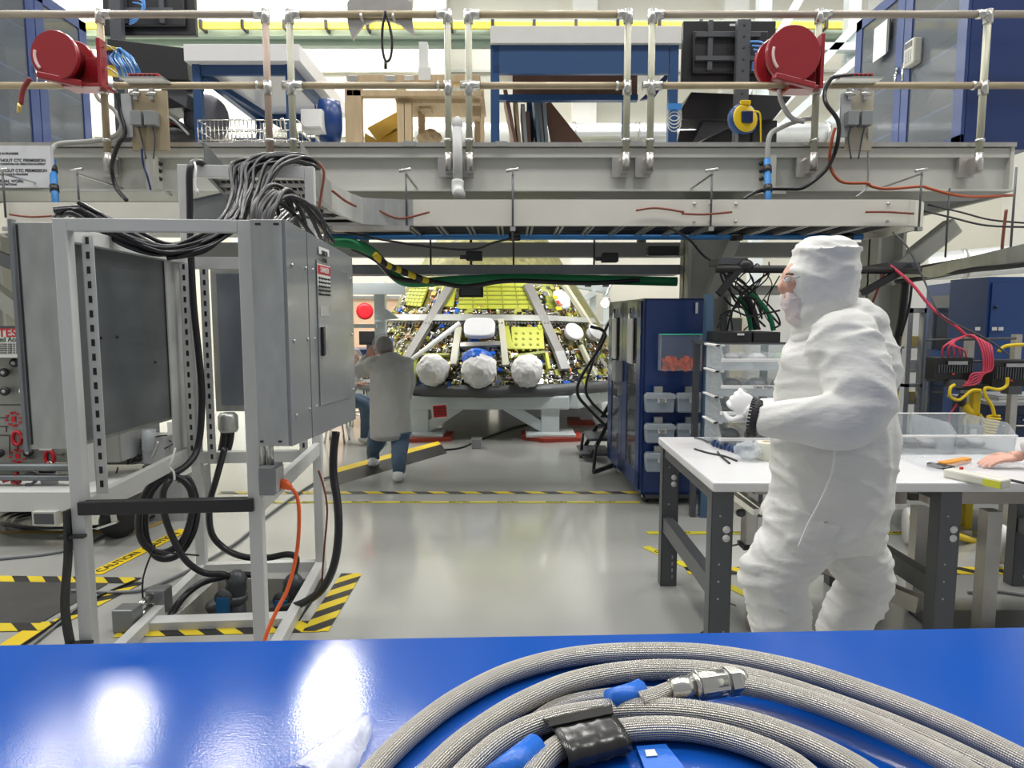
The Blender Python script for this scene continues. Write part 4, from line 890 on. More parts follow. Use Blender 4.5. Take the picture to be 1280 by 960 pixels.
# floor cords
cable([PZ(-20,700,.012),PZ(60,692,.012),PZ(100,682,.012),PZ(130,668,.012),PZ(165,655,.012)], .012, 'grey cord lying on the floor behind the left post', None, mgrey)
cable([PZ(440,592,.012),PZ(400,600,.012),PZ(340,640,.012),PZ(290,682,.012),PZ(200,730,.012),PZ(150,740,.012),PZ(90,738,.012)], .010, 'long grey cord crossing the floor under the white frame', None, mgrey)
cable([PZ(120,740,.01),PZ(60,790,.01),PZ(10,830,.01)], .007, 'thin cord lying over the steel floor plate at left', None, mgrey)
cable([PZ(170,725,.01),PZ(110,752,.01),PZ(60,785,.01),PZ(20,812,.01)], .007, 'second thin dark cord lying over the steel floor plate at left', None, cablem)
# ---------------------------------------------------------------- floor markings
def tape(p0, p1, w, m, label, z=.002, txt=None, cat='floor tape', grp=None):
    a, b = V((p0.x,p0.y,0)), V((p1.x,p1.y,0)); L = (b-a).length; ang = math.atan2(b.y-a.y,b.x-a.x)
    me = MB().bb((0,-w/2,0),(L,w/2,.0015)).mesh('floor_tape'); me.materials.append(m); o = bpy.data.objects.new('floor_tape', me); C.objects.link(o)
    o.location = (a.x,a.y,z); o.rotation_euler = (0,0,ang); tag(o, label, cat, grp)
    if txt:
        d = (b-a).normalized(); n = int(L/.42)
        for i in range(n): lettering(txt, w*.8, ink, o, a+d*(.21+i*.42)+Z_*(z+.0015), d, Z_.cross(d), 'CENTER')
    return o
tape(PZ(275,616,0),PZ(815,616,0),.075,hazard2,'black and yellow hazard tape crossing the floor in front of the capsule bay')
tape(PZ(300,628,0),PZ(800,628,0),.05,mat('caution_yellow',(.62,.55,.03),.45),'thin yellow caution tape just in front of the striped hazard tape',.002,'CAUTION')
tape(PZ(-60,723,0),PZ(172,726,0),.09,hazard,'striped hazard tape along the back of the steel floor plate at left')
tape(PZ(172,728,0),PZ(60,785,0),.09,hazard,'striped hazard tape along the right side of the steel floor plate',.003)
tape(PZ(-80,787,0),PZ(70,783,0),.10,hazard,'striped hazard tape along the front of the steel floor plate',.004)
tape(PZ(118,718,0),PZ(232,662,0),.10,yellow,'wide yellow floor tape with black lettering running back from the left post',.003,'CAUTION CAUTION'[:7])
tape(PZ(-10,822,0),PZ(40,790,0),.10,yellow,'wide yellow floor tape with black lettering at the bottom left corner',.006,'CAUTION')
tape(V((-2.0,3.32,0)),V((-.98,3.38,0)),.13,hazard,'striped hazard tape in front of the floor pit')
tape(V((-1.0,3.32,0)),V((-1.0,4.1,0)),.13,hazard,'striped hazard tape along the right side of the floor pit',.003)
tape(PZ(-60,666,0),PZ(170,665,0),.05,mat('tape_ochre',(.42,.26,.04),.5),'thin ochre floor line at far left under the test cart')
tape(PZ(172,665,0),PZ(260,630,0),.04,mat('tape_ochre',(.42,.26,.04),.5),'thin ochre floor line slanting behind the coil of cable',.003)
solo('floor_plate', MB().prism([PZ(-60,727,0),PZ(135,730,0),PZ(50,780,0),PZ(-70,780,0)],(0,0,.006)), mat('plate_steel',(.13,.13,.13),.3,.6,var=.2,scale=5), 'dark steel floor plate set inside the striped tape at left','floor plate')
# yellow and black cable ramp
a, b = PZ(415,592,0), PZ(548,556,0); a2, b2 = PZ(420,606,0), PZ(557,566,0)
t = thing('cable_ramp', 'yellow and black rubber cable ramp on the floor beside the leaning worker', 'cable ramp', (a+b2)/2)
up = Z_*.05
obj('yellow_lid', MB().prism([a,b,b.lerp(b2,.45),a.lerp(a2,.45)],up), yellow, t, bevel=.01)
obj('black_slope', MB().add([a.lerp(a2,.45)+up,b.lerp(b2,.45)+up,b2+V((.02,-.03,0)),a2+V((0,-.05,0)),a.lerp(a2,.45),b.lerp(b2,.45)],[(0,3,2,1),(0,1,5,4),(1,2,5),(0,4,3)]), blackr, t)
# ---------------------------------------------------------------- test panel cart at far left
Yc = 5.0
a = P(-160,615,Yc); b = P(80,412,Yc)
t = thing('test_panel_cart', 'grey valve test panel on a white cart, cut by the left picture edge', 'test panel', ((a.x+b.x)/2,Yc+.3,0))
TP = t
pmat = mat('test_panel_grey',(.30,.30,.28),.45,.2,var=.12,scale=4)
zb = P(0,578,Yc).z
obj('panel_face', MB().bb((a.x,Yc,zb),(b.x+.35,Yc+.03,b.z)), pmat, t)
obj('cabinet_shell', MB().bb((a.x,Yc+.03,zb),(b.x+.35,Yc+.6,b.z)), lgrey, t)
fr = obj('cart_beam', MB().bb((a.x,Yc-.45,P(0,640,Yc-.45).z),(P(138,630,Yc-.45).x,Yc-.35,P(0,615,Yc-.45).z)), white, t, bevel=.004)
zz = P(0,628,Yc-.45).z
obj('cart_deck', MB().bb((a.x,Yc-.35,zz-.03),(P(138,630,Yc-.45).x,Yc+.6,zz+.05)), white, t)
obj('fork_pocket', MB().bb((P(40,648,4.5).x,4.5,P(0,657,4.5).z),(P(70,648,4.5).x,5.2,P(0,640,4.5).z)), offw, t); obj('fork_opening', MB().bb((P(43,648,4.5).x,4.495,P(0,655,4.5).z),(P(67,648,4.5).x,4.5,P(0,642,4.5).z)), dgrey, t)
obj('post', MB().bb((b.x+.1,Yc-.1,zz),(b.x+.18,Yc-.02,b.z-.1)), white, t)
for (px, py) in ((23,453),(47,453),(10,465),(11,488),(35,488),(4,565),(40,564)):
    c = P(px,py,Yc); k = obj('knob', MB().lathe([(.012,0),(.014,.03),(.03,.035),(.034,.06),(.028,.075)], c, (.2,-1,0), 16), black if px != 35 else chrome, t)
    obj('knob_cap', MB().lathe([(.014,0),(.012,.004)], c+V((.2,-1,0)).normalized()*.075, (.2,-1,0), 12), lgrey, k)
def ring(c, rx, rz, m, w=.012):
    return MB().tube([c+V((rx*math.cos(a),0,rz*math.sin(a))) for a in [k*PI/8 for k in range(16)]], w, 6, 2, closed=True)
for (px, py, kk) in ((21,548,1),(62,572,1)): obj('red_valve_ring', ring(P(px,py,Yc-.01),.032,.05,redb), redb, t)
for (px, py) in ((17,524),(22,570)):
    c = P(px,py,Yc-.006); m = MB()
    for k in range(8): an = k*PI/4+.2; m.box(c+V((.055*math.cos(an),0,.045*math.sin(an))),(.022,.006,.012))
    m.box(c,(.03,.006,.04)).box(c+V((0,0,.05)),(.03,.006,.01)).box(c-V((0,0,.05)),(.03,.006,.01)); obj('red_symbol', m, redb, t)
for (px, py) in ((33,524),(32,546),(38,572),(75,568)): 
    c = P(px,py,Yc-.03); obj('valve_handle', MB().box(c,(.05,.03,.02)).cyl(c,c+V((0,.03,0)),.01,n=8), mat('handle_dark',(.12,.12,.10),.5), t)
m = MB()
for (x0,y0,x1,y1) in ((0,506,44,506),(30,511,44,511),(30,511,30,524),(0,522,10,522),(0,533,10,533),(8,533,8,540),(30,533,44,533),(0,544,12,544),(12,544,12,568),(36,556,52,556),(36,556,36,572),(22,556,22,565),(0,579,60,579),(60,560,60,580),(44,556,85,556)):
    p, r_ = P(x0,y0,Yc-.002), P(x1,y1,Yc-.002); m.beam(p,r_,.003,.006)
obj('flow_lines', m, ink, t)
for (py, r_) in ((584,.02),(597,.016)): z = P(0,py,Yc-.2).z; obj('pipe', MB().cyl((a.x,Yc-.2,z),(b.x+.2,Yc-.2,z),r_*1.4,n=10), galvd, t)
obj('red_bracket', MB().beam(P(5,602,4.8),P(22,596,4.8),.03,.02).beam(P(15,602,4.8),P(24,604,4.8),.03,.02).beam(P(20,590,4.8),P(24,604,4.8),.03,.02), mat('bracket_red',(.3,.03,.03),.5), t)
obj('hose_loop', MB().tube([P(30,600,4.8),P(33,593,4.8),P(42,592,4.8),P(46,598,4.8),P(40,605,4.8),P(32,606,4.8)],.012,6,4), dgrey, t)
ca = thing('swivel_caster', 'large black swivel caster under the white test cart behind the left post', 'caster', PZ(152,672,0))
c = PZ(150,672,0)+V((0,0,.13)); obj('wheel', MB().lathe([(.05,-.03),(.125,-.03),(.13,-.01),(.13,.01),(.125,.03),(.05,.03)], c, (.7,-.7,0), 24), blackr, ca); obj('fork', MB().beam(c+V((.0,-.06,.0)),c+V((-.05,-.02,.2)),.04,.02).bb(c+V((-.12,-.08,.19)),c+V((.06,.1,.21))), steel, ca); obj('brake_lever', MB().beam(c+V((-.1,-.1,-.03)),c+V((.05,-.1,.02)),.03,.015), chrome, ca)
a = P(-40,447,4.9); b = P(38,411,4.9)
t = thing('test_sign', 'white TEST sign with red heading fixed on top of the test panel', 'sign', ((a.x+b.x)/2,4.9,a.z))
obj('sheet', MB().bb((a.x,4.9,a.z),(b.x,4.905,b.z)), paper, t); obj('holder', MB().bb((a.x-.05,4.905,b.z-.02),(b.x+.0,5.0,b.z+.02)), dgrey, t)
lettering('TEST', .085, inkr, t, P(14,416.5,4.9), X_, Z_, 'CENTER', weight=.0015); lettering('Controlled Access', .048, inkg, t, P(33,424.5,4.9), X_, Z_, 'RIGHT', weight=.0008)
for i in range(5): lettering('authorised personnel only in this area', .02, ink, t, P(32,430+i*2.7,4.9), X_, Z_, 'RIGHT')
a = P(51,607,4.85); b = P(72,591,4.85); t = thing('lockout_tag', 'black and white lockout tag hanging from the lower red valve ring', 'tag', ((a.x+b.x)/2,4.85,a.z))
obj('paper_tag', MB().bb((a.x,4.85,a.z),(b.x,4.853,b.z)), paper, t); p_ = obj('padlock', MB().bb((a.x,4.83,b.z),(b.x-.01,4.86,b.z+.055)), black, t, bevel=.01); obj('red_oval', MB().ell(P(61,586,4.828),(.035,.004,.014)), redb, p_); obj('shackle', MB().tube([P(58,583,4.84),P(60,578,4.85),P(64,578,4.85),P(65,583,4.84)],.006,6,3), chrome, p_)
a = P(49,563,4.98); b = P(64,557,4.98); solo('tape_label', MB().bb((a.x,4.98,a.z),(b.x,4.985,b.z)), paper, 'small white label strip above the lower red valve ring','label')
t = thing('cable_coil', 'flat coil of dark cable on the floor under the test cart', 'cable', PZ(90,648,0))
c = PZ(100,650,0)
for i in range(3): obj('turn', MB().tube([c+V(((.5+i*.05)*math.cos(a),(.25+i*.04)*math.sin(a),.015+i*.012)) for a in [k*PI/8 for k in range(16)]],.012,6,3,closed=True), cablem, t)
# machinery seen through the frame below the enclosures (x 140-220, y 540-590)
t = thing('pump_skid', 'grey pump and motor with small parts seen through the lower frame opening', 'pump', (P(185,560,5.4).x,5.4,.5))
c = P(166,562,5.4); obj('motor', MB().lathe([(.04,-.2),(.11,-.18),(.12,0),(.11,.16),(.05,.2)], c, (1,.3,0), 18), lgrey, t); obj('valve_block', MB().box(P(200,560,5.3),(.18,.2,.22)), lgrey, t, bevel=.01); obj('clear_filter', MB().cyl(P(186,562,5.2),P(186,537,5.2),.05), plast2, t)
obj('pipework', MB().tube([P(140,552,5.3),P(150,545,5.3),P(175,548,5.3),P(186,540,5.3)],.02,8,4).tube([P(142,575,5.3),P(180,578,5.3),P(200,590,5.3)],.015,8,4).tube([P(176,590,5.3),P(190,570,5.2),P(198,552,5.2)],.01,8,4), steel, t)
obj('skid_base', MB().bb(V((P(135,590,5.3).x,5.2,.0)),V((P(235,590,5.3).x,5.7,P(0,592,5.3).z))), lgrey, t); obj('green_tag', MB().box(P(226,530,5.1),(.08,.02,.04)), mat('tag_green',(.02,.35,.12),.5), t); obj('white_tag', MB().box(P(215,535,5.1),(.06,.02,.09)), paper, t)
m = MB()
for i in range(24): p = P(random.uniform(145,228),random.uniform(545,590),5.25); m.tube([p,J(p,.06),J(p,.1)],.006,5,3)
o = obj('loose_wires', m, cablem, t); 
# ================================================================ capsule on its stand
CX, CY, CR, CB, CK = P(610,480,8.7).x, 10.9, 2.25, .66, .64
def Rz(z): return CR-(z-CB)*CK
def cone(px, py, off=0):      # where the view ray through a pixel meets the capsule side
    d = ray(px, py); t = 5.0
    for i in range(3000):
        t += .004; p = V((d.x*t, d.y*t, CAMZ+d.z*t)); r = math.hypot(p.x-CX, p.y-CY)
        if r < Rz(p.z)+off: break
    a = math.atan2(p.y-CY, p.x-CX); n = V((math.cos(a), math.sin(a), CK)).normalized()
    p = V((CX+(Rz(p.z)+off)*math.cos(a), CY+(Rz(p.z)+off)*math.sin(a), p.z))
    u = V((-math.sin(a), math.cos(a), 0)); w = n.cross(u)
    if w.z < 0: w = -w
    if u.x < 0: u = -u
    return p, n, u, w, a
t = thing('space_capsule', 'cone shaped space capsule under assembly with exposed wiring and lime panels on a white stand', 'space capsule', (CX,CY,CB))
CAP = t
prof = [(CR-.4,-.25),(CR-.1,-.12),(CR,0)] + [(Rz(CB+h)-.02,h) for h in (.02,.5,1.0,1.5,2.0,2.3)]
obj('pressure_shell', MB().lathe(prof,(CX,CY,CB),(0,0,1),96), mat('shell_olive',(.20,.19,.06),.5,.3,var=.6,scale=12), t)
obj('base_ring', MB().lathe([(CR-.05,-.10),(CR+.06,-.09),(CR+.08,-.02),(CR+.02,.06)],(CX,CY,CB),(0,0,1),96), mat('ring_dark',(.10,.105,.11),.45,.4), t)
def cpatch(corners, off, m, name, th=.03, parent=None, waf=0):
    c = [cone(*q) for q in corners]; base = [q[0]+q[1]*off for q in c]; n = sum((q[1] for q in c), V((0,0,0))).normalized()
    nu, nv = 6, 5
    def fn(s, v):
        a = base[0].lerp(base[1], s); b = base[3].lerp(base[2], s); p = a.lerp(b, v)
        ang = math.atan2(p.y-CY, p.x-CX); r = Rz(p.z)+off; q = V((CX+r*math.cos(ang), CY+r*math.sin(ang), p.z)); return q
    mb = MB(); mb.grid(fn, nu, nv, False); o = obj(name, mb, m, parent or CAP)
    md = o.modifiers.new('s','SOLIDIFY'); md.thickness = th; md.offset = 1
    if o.data.polygons[0].normal.dot(n) < 0: o.data.flip_normals()
    if waf:
        r = MB()
        for i in range(1, waf): 
            v = i/waf
            for k in range(6): r.beam(fn(k/6,v)+n*th, fn((k+1)/6,v)+n*th, .02,.018, up=n)
        for i in range(1, waf-1):
            s = i/(waf-1)
            for k in range(5): r.beam(fn(s,k/5)+n*th, fn(s,(k+1)/5)+n*th, .014,.012, up=n)
        obj('stiffener_ribs', r, limed, o)
    return o
cpatch([(517,358),(538,358),(528,385),(508,383)],.02,lime,'lime_panel',waf=6)
cpatch([(556,358),(572,358),(568,386),(548,386)],.03,lime,'lime_panel')
cpatch([(576,356),(658,356),(664,388),(574,388)],.015,lime,'lime_panel',waf=6)
cpatch([(676,356),(688,356),(694,388),(684,388)],.01,limed,'lime_panel')
w = cpatch([(638,413),(676,413),(678,440),(640,440)],.05,lime,'waffle_panel',.04)
m = MB()
for px in (645,654,663,672):
    for py in (417,424,431,438): p, n, u, v_, a = cone(px,py,.09); m.cyl(p,p+n*.008,.02,n=8)
obj('pocket_holes', m, limed, w)
cpatch([(630,402),(634,406),(641,440),(632,440)],.06,lime,'lime_panel'); cpatch([(668,410),(678,402),(679,412),(671,417)],.08,lime,'lime_panel')
for (a, b, wd, mm) in (((564,356),(506,454),.13,mat('rib_grey',(.26,.255,.24),.45,.3)),((659,356),(698,440),.13,mat('rib_grey',(.26,.255,.24),.45,.3)),((698,440),(706,462),.14,mat('strut_grey',(.42,.43,.43),.4,.3)),((487,398),(590,398),.10,mat('ring_silver',(.46,.47,.44),.35,.5)),((590,398),(690,399),.09,mat('ring_silver',(.46,.47,.44),.35,.5)),((690,399),(742,402),.08,mat('ring_silver',(.46,.47,.44),.35,.5)),((626,400),(632,457),.08,mat('strut_cream',(.55,.54,.42),.4)),((574,410),(567,456),.09,mat('strut_cream',(.55,.54,.42),.4)),((576,432),(625,430),.06,alu),((705,356),(752,428),.07,mat('strut_cream',(.55,.54,.42),.4)),((726,432),(744,470),.05,mat('strut_cream',(.55,.54,.42),.4)),((642,446),(680,441),.035,limed),((682,442),(686,462),.04,lime),((530,444),(562,444),.03,limed),((520,446),(518,478),.06,limed)):
    N = 8; pts = []
    for i in range(N+1): s = i/N; p, n, u, v_, an = cone(a[0]+(b[0]-a[0])*s, a[1]+(b[1]-a[1])*s, .11); pts.append((p, n))
    mb = MB()
    for i in range(N): mb.beam(pts[i][0], pts[i+1][0]+(pts[i+1][0]-pts[i][0])*.02, wd, .06, up=pts[i][1])
    obj('rib', mb, mm, t)
# teeth along the ring
m = MB()
for i in range(60):
    px = 492+i*4.1; p, n, u, v_, a = cone(px, 404.5, .13); m.box(p,(.022,.03,.022),Matrix((u,n,v_)).transposed()@Matrix.Rotation(PI/4,3,'Y'))
obj('ring_teeth', m, mat('teeth_dark',(.08,.08,.08),.4,.3), t)
p, n, u, v_, a = cone(512,452,.16); p2 = cone(575,404,.14)[0]; obj('white_strut', MB().cyl(p,p2,.035), white, t); obj('strut_foot', MB().box(cone(509,455,.1)[0],(.15,.1,.12)), white, t, bevel=.02)
# covers
def frameM(u, n, w): return Matrix((u, n, w)).transposed()
def round_cover(px, py, rx, rz, nm, bulge=.14, m=shroud, amp=.02, disc=False):
    p, n, u, w_, a = cone(px, py, .05); s = 9.0/F
    mb = MB()
    if disc: mb.ell(p+n*.12,(rx*s,.035,rz*s),28,12,frameM(u,n,w_)); mb.ell(p+n*.06,(rx*s*.8,.08,rz*s*.8),20,8,frameM(u,n,w_))
    else: mb.ell(p+n*.1,(rx*s,bulge,rz*s),28,14,frameM(u,n,w_)); mb.ell(p+n*.1-w_*.05,(rx*s*.92,bulge*1.05,rz*s*.9),20,10,frameM(u,n,w_))
    return remeshed(nm, mb, .02 if not disc else .012, 2, m, CAP, amp, 9, seed=px) if amp else obj(nm, mb, m, CAP)
round_cover(545,466,19.5,18,'white_fabric_cover',.2); round_cover(600,466,21,20,'white_fabric_cover',.22); round_cover(657,467,19.5,18.5,'white_fabric_cover',.2)
o = round_cover(598,454,19,11,'blue_film_edge',.2,blanketb,.01)
c = [cone(px,py,.1) for px,py in ((600,413),)][0]
mb = MB(); s = 8.9/F
pl = []
for k in range(40):
    a = 2*PI*k/40; x = 19.5*s*math.copysign(abs(math.cos(a))**.55,math.cos(a)); z = 13.5*s*math.copysign(abs(math.sin(a))**.55,math.sin(a)); pl.append(c[0]+c[2]*x+c[3]*z)
obj('square_cover', mb.prism(pl, c[1]*.1), topw, t, bevel=.02)
round_cover(712,420,14.5,12.5,'round_white_cover',0,topw,0,True); round_cover(737,420,13,12,'round_white_cover',0,topw,0,True)
rc_ = round_cover(697,378,13.5,14,'marked_white_cover',.06,topw,.006)
for (dx,dy,mm) in ((-3,-6,yellow),(2,0,redb),(1,8,yellow),(4,2,orange)): p, n, u, w_, a = cone(697+dx,378+dy,.20); obj('painted_mark', MB().box(p+n*.005,(.09,.012,.05),frameM(u,n,w_)), mm, rc_)
# dense plumbing and wiring
rg = random.Random(11)
def inside(px, py):
    for (cx,cy,a,b) in ((545,466,18,17),(600,466,20,19),(657,467,18,17),(600,413,19,13),(712,420,13,11),(737,420,12,11),(697,378,12,13)):
        if ((px-cx)/a)**2+((py-cy)/b)**2 < 1: return True
    if 356 < py < 388 and (574 < px < 662 or 508 < px < 535 or 550 < px < 570): return True
    if 634 < px < 680 and 412 < py < 442: return True
    return False
def greeble(n, name, m, kind, rr=(.005,.012), region=None):
    mb = MB(); c = 0
    while c < n:
        py = rg.uniform(360,484); half = 97+ (py-355)*.66; px = 610+rg.uniform(-1,1)*half*.99
        if inside(px, py): continue
        off = rg.uniform(.0,.045); p, nn, u, w_, a = cone(px, py, off); c += 1
        if kind == 'tube':
            dirs = rg.choice((u, w_, (u+w_).normalized(), u, w_)) ; L = rg.uniform(.05,.20); q = p+dirs*L*.5+nn*rg.uniform(-.01,.01); e = q+(rg.choice((u,-u,w_,-w_)))*L*.6
            mb.tube([p, q, e], rg.uniform(*rr), 5, 3)
        elif kind == 'box': s = rg.uniform(.02,.06); mb.box(p,(s*rg.uniform(.6,1.8),s,s*rg.uniform(.6,1.6)),frameM(u,nn,w_))
        else: mb.ell(p,(rg.uniform(.012,.025),)*3,6,4)
    o = obj(name, mb, m, t); o['kind'] = 'stuff'; return o
greeble(520,'silver_tubing',chrome,'tube'); greeble(260,'black_wiring',cablem,'tube',(.006,.014)); greeble(180,'copper_wiring',copperm,'tube',(.005,.010)); greeble(200,'white_wiring',inkw,'tube',(.004,.010)); greeble(230,'olive_brackets',mat('olive_yellow',(.36,.37,.05),.5),'box'); greeble(220,'metal_fittings',chrome,'box'); greeble(90,'dark_fittings',black,'box'); greeble(90,'gold_foil_tape',gold,'box'); greeble(60,'blue_tape',blanketb,'box'); greeble(260,'cable_clamps',inkw,'dot')
# white stand
t = thing('capsule_stand', 'white steel ring stand with splayed feet on red pads under the capsule', 'stand', (CX,8.9,0))
zt, zb_ = P(0,494,8.7).z, P(0,513,8.7).z
pts = []
for px in (505,560,612,665,722): pass
yF = 8.75
obj('cross_beam', MB().bb((P(512,500,yF).x,yF,zb_),(P(712,500,yF).x,yF+.3,zt-.02)), standw, t, bevel=.02)
obj('cross_beam', MB().beam(V((P(712,500,yF).x,yF+.15,(zt+zb_)/2)), V((P(770,490,10).x,10.2,(zt+zb_)/2)), .3,.2), standw, t, bevel=.02)
obj('cross_beam', MB().beam(V((P(512,500,yF).x,yF+.15,(zt+zb_)/2)), V((P(450,490,10).x,10.2,(zt+zb_)/2)), .3,.2), standw, t, bevel=.02)
obj('bolt_flange', MB().lathe([(CR-.25,0),(CR-.1,0),(CR-.1,.05),(CR-.25,.05)],(CX,CY,zt-.06),(0,0,1),64), alu, t)
def foot(px, ix, s):
    x = P(px,530,8.75).x
    obj('leg', MB().bb((x-.12,8.78,.06),(x+.12,9.0,zb_+.02)), standw, t, bevel=.015)
    obj('diagonal_brace', MB().beam(V((x-s*.05,8.88,.12)), V((P(ix,512,8.8).x,8.88,zb_+.05)), .16,.14), standw, t, bevel=.01)
    obj('foot_plate', MB().bb((x-.32,8.6,.05),(x+.32,9.1,.09)), standw, t, bevel=.01)
    obj('red_pad', MB().prism([(x-.38,8.75,0),(x-.1,8.5,0),(x+.42,8.6,0),(x+.42,9.1,0),(x-.38,9.15,0)],(0,0,.05)), mat('pad_red',(.40,.05,.03),.5), t)
foot(524,575,-1); foot(688,632,1)
x = P(735,520,10.2).x; obj('leg', MB().bb((x-.12,10.1,.05),(x+.12,10.3,zb_)), standw, t); obj('red_pad', MB().bb((x-.3,9.9,0),(x+.4,10.4,.05)), mat('pad_red',(.40,.05,.03),.5), t)
x = P(466,520,10.2).x; obj('leg', MB().bb((x-.12,10.1,.05),(x+.12,10.3,zb_)), standw, t)
obj('side_lug', MB().ell(P(735,475,9.9),(.14,.1,.3)), standw, t)
c = P(550,514,8.6); t = thing('red_sign', 'small red sign with dark lines hung on the front of the capsule stand', 'sign', c-Z_*.1)
obj('border', MB().box(c+V((0,.006,0)),(.21,.008,.19),Matrix.Rotation(-.08,3,'Y')), paper, t); obj('red_face', MB().box(c,(.17,.01,.15),Matrix.Rotation(-.08,3,'Y')), redb, t)
for i in range(3): lettering('WARNING', .036, ink, t, c+V((0,-.006,.04-.04*i)), X_, Z_, 'CENTER', weight=.001)
c = PZ(596,560,0); t = thing('floor_box', 'small silver box on the floor in front of the capsule stand', 'box', c); obj('body', MB().bb(c+V((-.06,-.05,0)),c+V((.06,.07,.11))), lgrey, t, bevel=.008); obj('lid', MB().bb(c+V((-.065,-.055,.11)),c+V((.065,.075,.125))), steel, t)
cable([PZ(545,563,.01),PZ(575,560,.01),PZ(600,550,.01),PZ(650,532,.01),PZ(690,528,.01)], .012, 'black cord on the floor running under the capsule stand')
# white structure right of capsule
t = thing('access_structure', 'white steel access structure standing right of the capsule', 'structure', (P(740,400,13.8).x,13.8,0))
obj('post', MB().bb((P(736,400,13.8).x,13.7,0),(P(744,400,13.8).x,13.8,2.6)), standw, t); obj('post', MB().bb((P(753,400,13.8).x,13.7,0),(P(761,400,13.8).x,13.8,2.6)), standw, t)
obj('arm', MB().beam(P(700,352,13.6),P(757,362,13.6),.15,.15).beam(P(712,385,13.6),P(744,365,13.6),.2,.12), standw, t, bevel=.02)
for px in (715,735,757): obj('fixture', MB().box(P(px,357,13.4),(.12,.08,.05)), black, t)
for py in (402,432): obj('cross_bar', MB().beam(P(722,py,13.7),P(765,py+2,13.7),.05,.06), standw, t)
lamp_ = thing('work_light', 'bright clamp work light beside the dark blue cabinet top', 'lamp', P(757,378,9)); c = P(757,378,9.0)
obj('lens', MB().lathe([(.02,0),(.05,.02),(.055,.05)], c, (-.3,-1,-.3), 16), mat('lamp_glow',(1,.95,.9),.5,emit=5), lamp_); obj('housing', MB().lathe([(.06,0),(.055,.1),(.03,.13)], c, (.3,1,.3), 16), steel, lamp_); obj('clamp_arm', MB().cyl(c+V((0,.1,.05)),c+V((.1,.2,.25)),.015), steel, lamp_)
# rolling ladder between stand and cabinet
t = thing('step_ladder', 'black rolling step ladder half hidden behind the dark blue cabinet', 'step ladder', PZ(750,585,0))
Yl = 7.4; tb = MB()
for dy in (0,.5):
    obj('handrail', MB().tube([P(738,400+8,Yl+dy),P(757,420,Yl+dy),P(727,470,Yl+dy),P(722,492,Yl+dy),P(735,510,Yl+dy),P(770,545,Yl+dy)] if not dy else [P(762,400,Yl+dy),P(740,455,Yl+dy),P(734,495,Yl+dy),P(770,530,Yl+dy)],.018,8,4), black, t)
obj('stringer', MB().beam(P(772,505,Yl),P(738,572,Yl),.04,.04), black, t); obj('stringer', MB().beam(P(762,505,Yl+.5),P(730,560,Yl+.5),.04,.04), black, t)
for i, (px, py) in enumerate(((742,563),(752,545),(762,527))): c = P(px,py,Yl+.25); obj('step', MB().box(c,(.34,.5,.03)), dgrey, t, bevel=.006)
for px, py in ((726,572),(742,590)): c = PZ(px,py,0); obj('leg', MB().cyl(c+Z_*.0,c+V((0.02,0,.28)),.018), black, t)
obj('base_bar', MB().beam(PZ(742,590,.06),PZ(765,582,.06),.03,.04), black, t)
# background workbench area left of capsule
t = thing('white_column', 'white steel column with a cross arm left of the capsule', 'column', (P(476,450,8.3).x,8.3,0))
obj('shaft', MB().bb((P(468,400,8.3).x,8.3,0),(P(481,400,8.3).x,8.45,P(0,352,8.3).z)), standw, t); obj('cross_arm', MB().bb((P(440,360,8.3).x,8.25,P(0,368,8.3).z),(P(505,360,8.3).x,8.4,P(0,354,8.3).z)), standw, t)
obj('lower_arm', MB().bb((P(438,409,8.2).x,8.2,P(0,410,8.2).z),(P(470,409,8.2).x,8.3,P(0,405,8.2).z)), standw, t); obj('gusset', MB().prism([P(481,385,8.3),P(498,398,8.3),P(481,400,8.3)],(0,.08,0)), standw, t)
c = P(456,389,9.2); t = thing('hose_reel', 'bright red round hose reel hanging behind the leaning worker', 'hose reel', c-Z_*.12)
obj('rim', MB().lathe([(.07,-.05),(.11,-.05),(.115,0),(.11,.05),(.07,.05)], c, (.2,-1,0), 24), redb, t); obj('hub', MB().lathe([(.02,-.05),(.07,-.03),(.07,.03)], c, (.2,-1,0), 16), steel, t)
t = thing('backdrop_bench', 'blue topped workbench behind the leaning worker', 'workbench', (P(455,440,9.8).x,9.9,0))
obj('top', MB().bb((P(425,440,9.8).x,9.8,P(0,445,9.8).z),(P(478,440,9.8).x,10.5,P(0,437,9.8).z)), blued, t)
for px in (432,452,472): x = P(px,500,9.8).x; obj('leg', MB().bb((x,9.85,0),(x+.05,9.9,P(0,445,9.8).z)), steel, t)
obj('lower_shelf', MB().bb((P(425,440,9.8).x,9.85,.3),(P(478,440,9.8).x,10.4,.34)), dgrey, t)
c = P(461,425,10); t = thing('monitor', 'black monitor on the blue topped workbench behind the worker', 'monitor', c-Z_*.25); obj('casing', MB().box(c+V((0,0,.03)),(.28,.04,.2)), black, t, bevel=.006); obj('stand', MB().bb(c+V((-.03,-.02,-.14)),c+V((.03,.02,-.05))), dgrey, t)
t = thing('peach_partition', 'pale peach partition panel behind the workbench left of the capsule', 'partition', (P(455,420,14).x,14.1,0))
obj('panel', MB().bb((P(400,420,14).x,14.1,0),(P(500,420,14).x,14.16,P(0,372,14).z)), mat('peach',(.75,.52,.36),.7), t); obj('frame_rail', MB().bb((P(400,420,14).x,14.05,P(0,374,14).z),(P(500,420,14).x,14.1,P(0,370,14).z)), alu, t)
t = thing('stool', 'black stool with thin steel legs beside the leaning worker', 'stool', PZ(452,536,0)); c = PZ(450,536,0)
obj('seat', MB().lathe([(.12,0),(.17,.02),(.17,.05),(.12,.06)], c+Z_*.62, (0,0,1), 20), black, t)
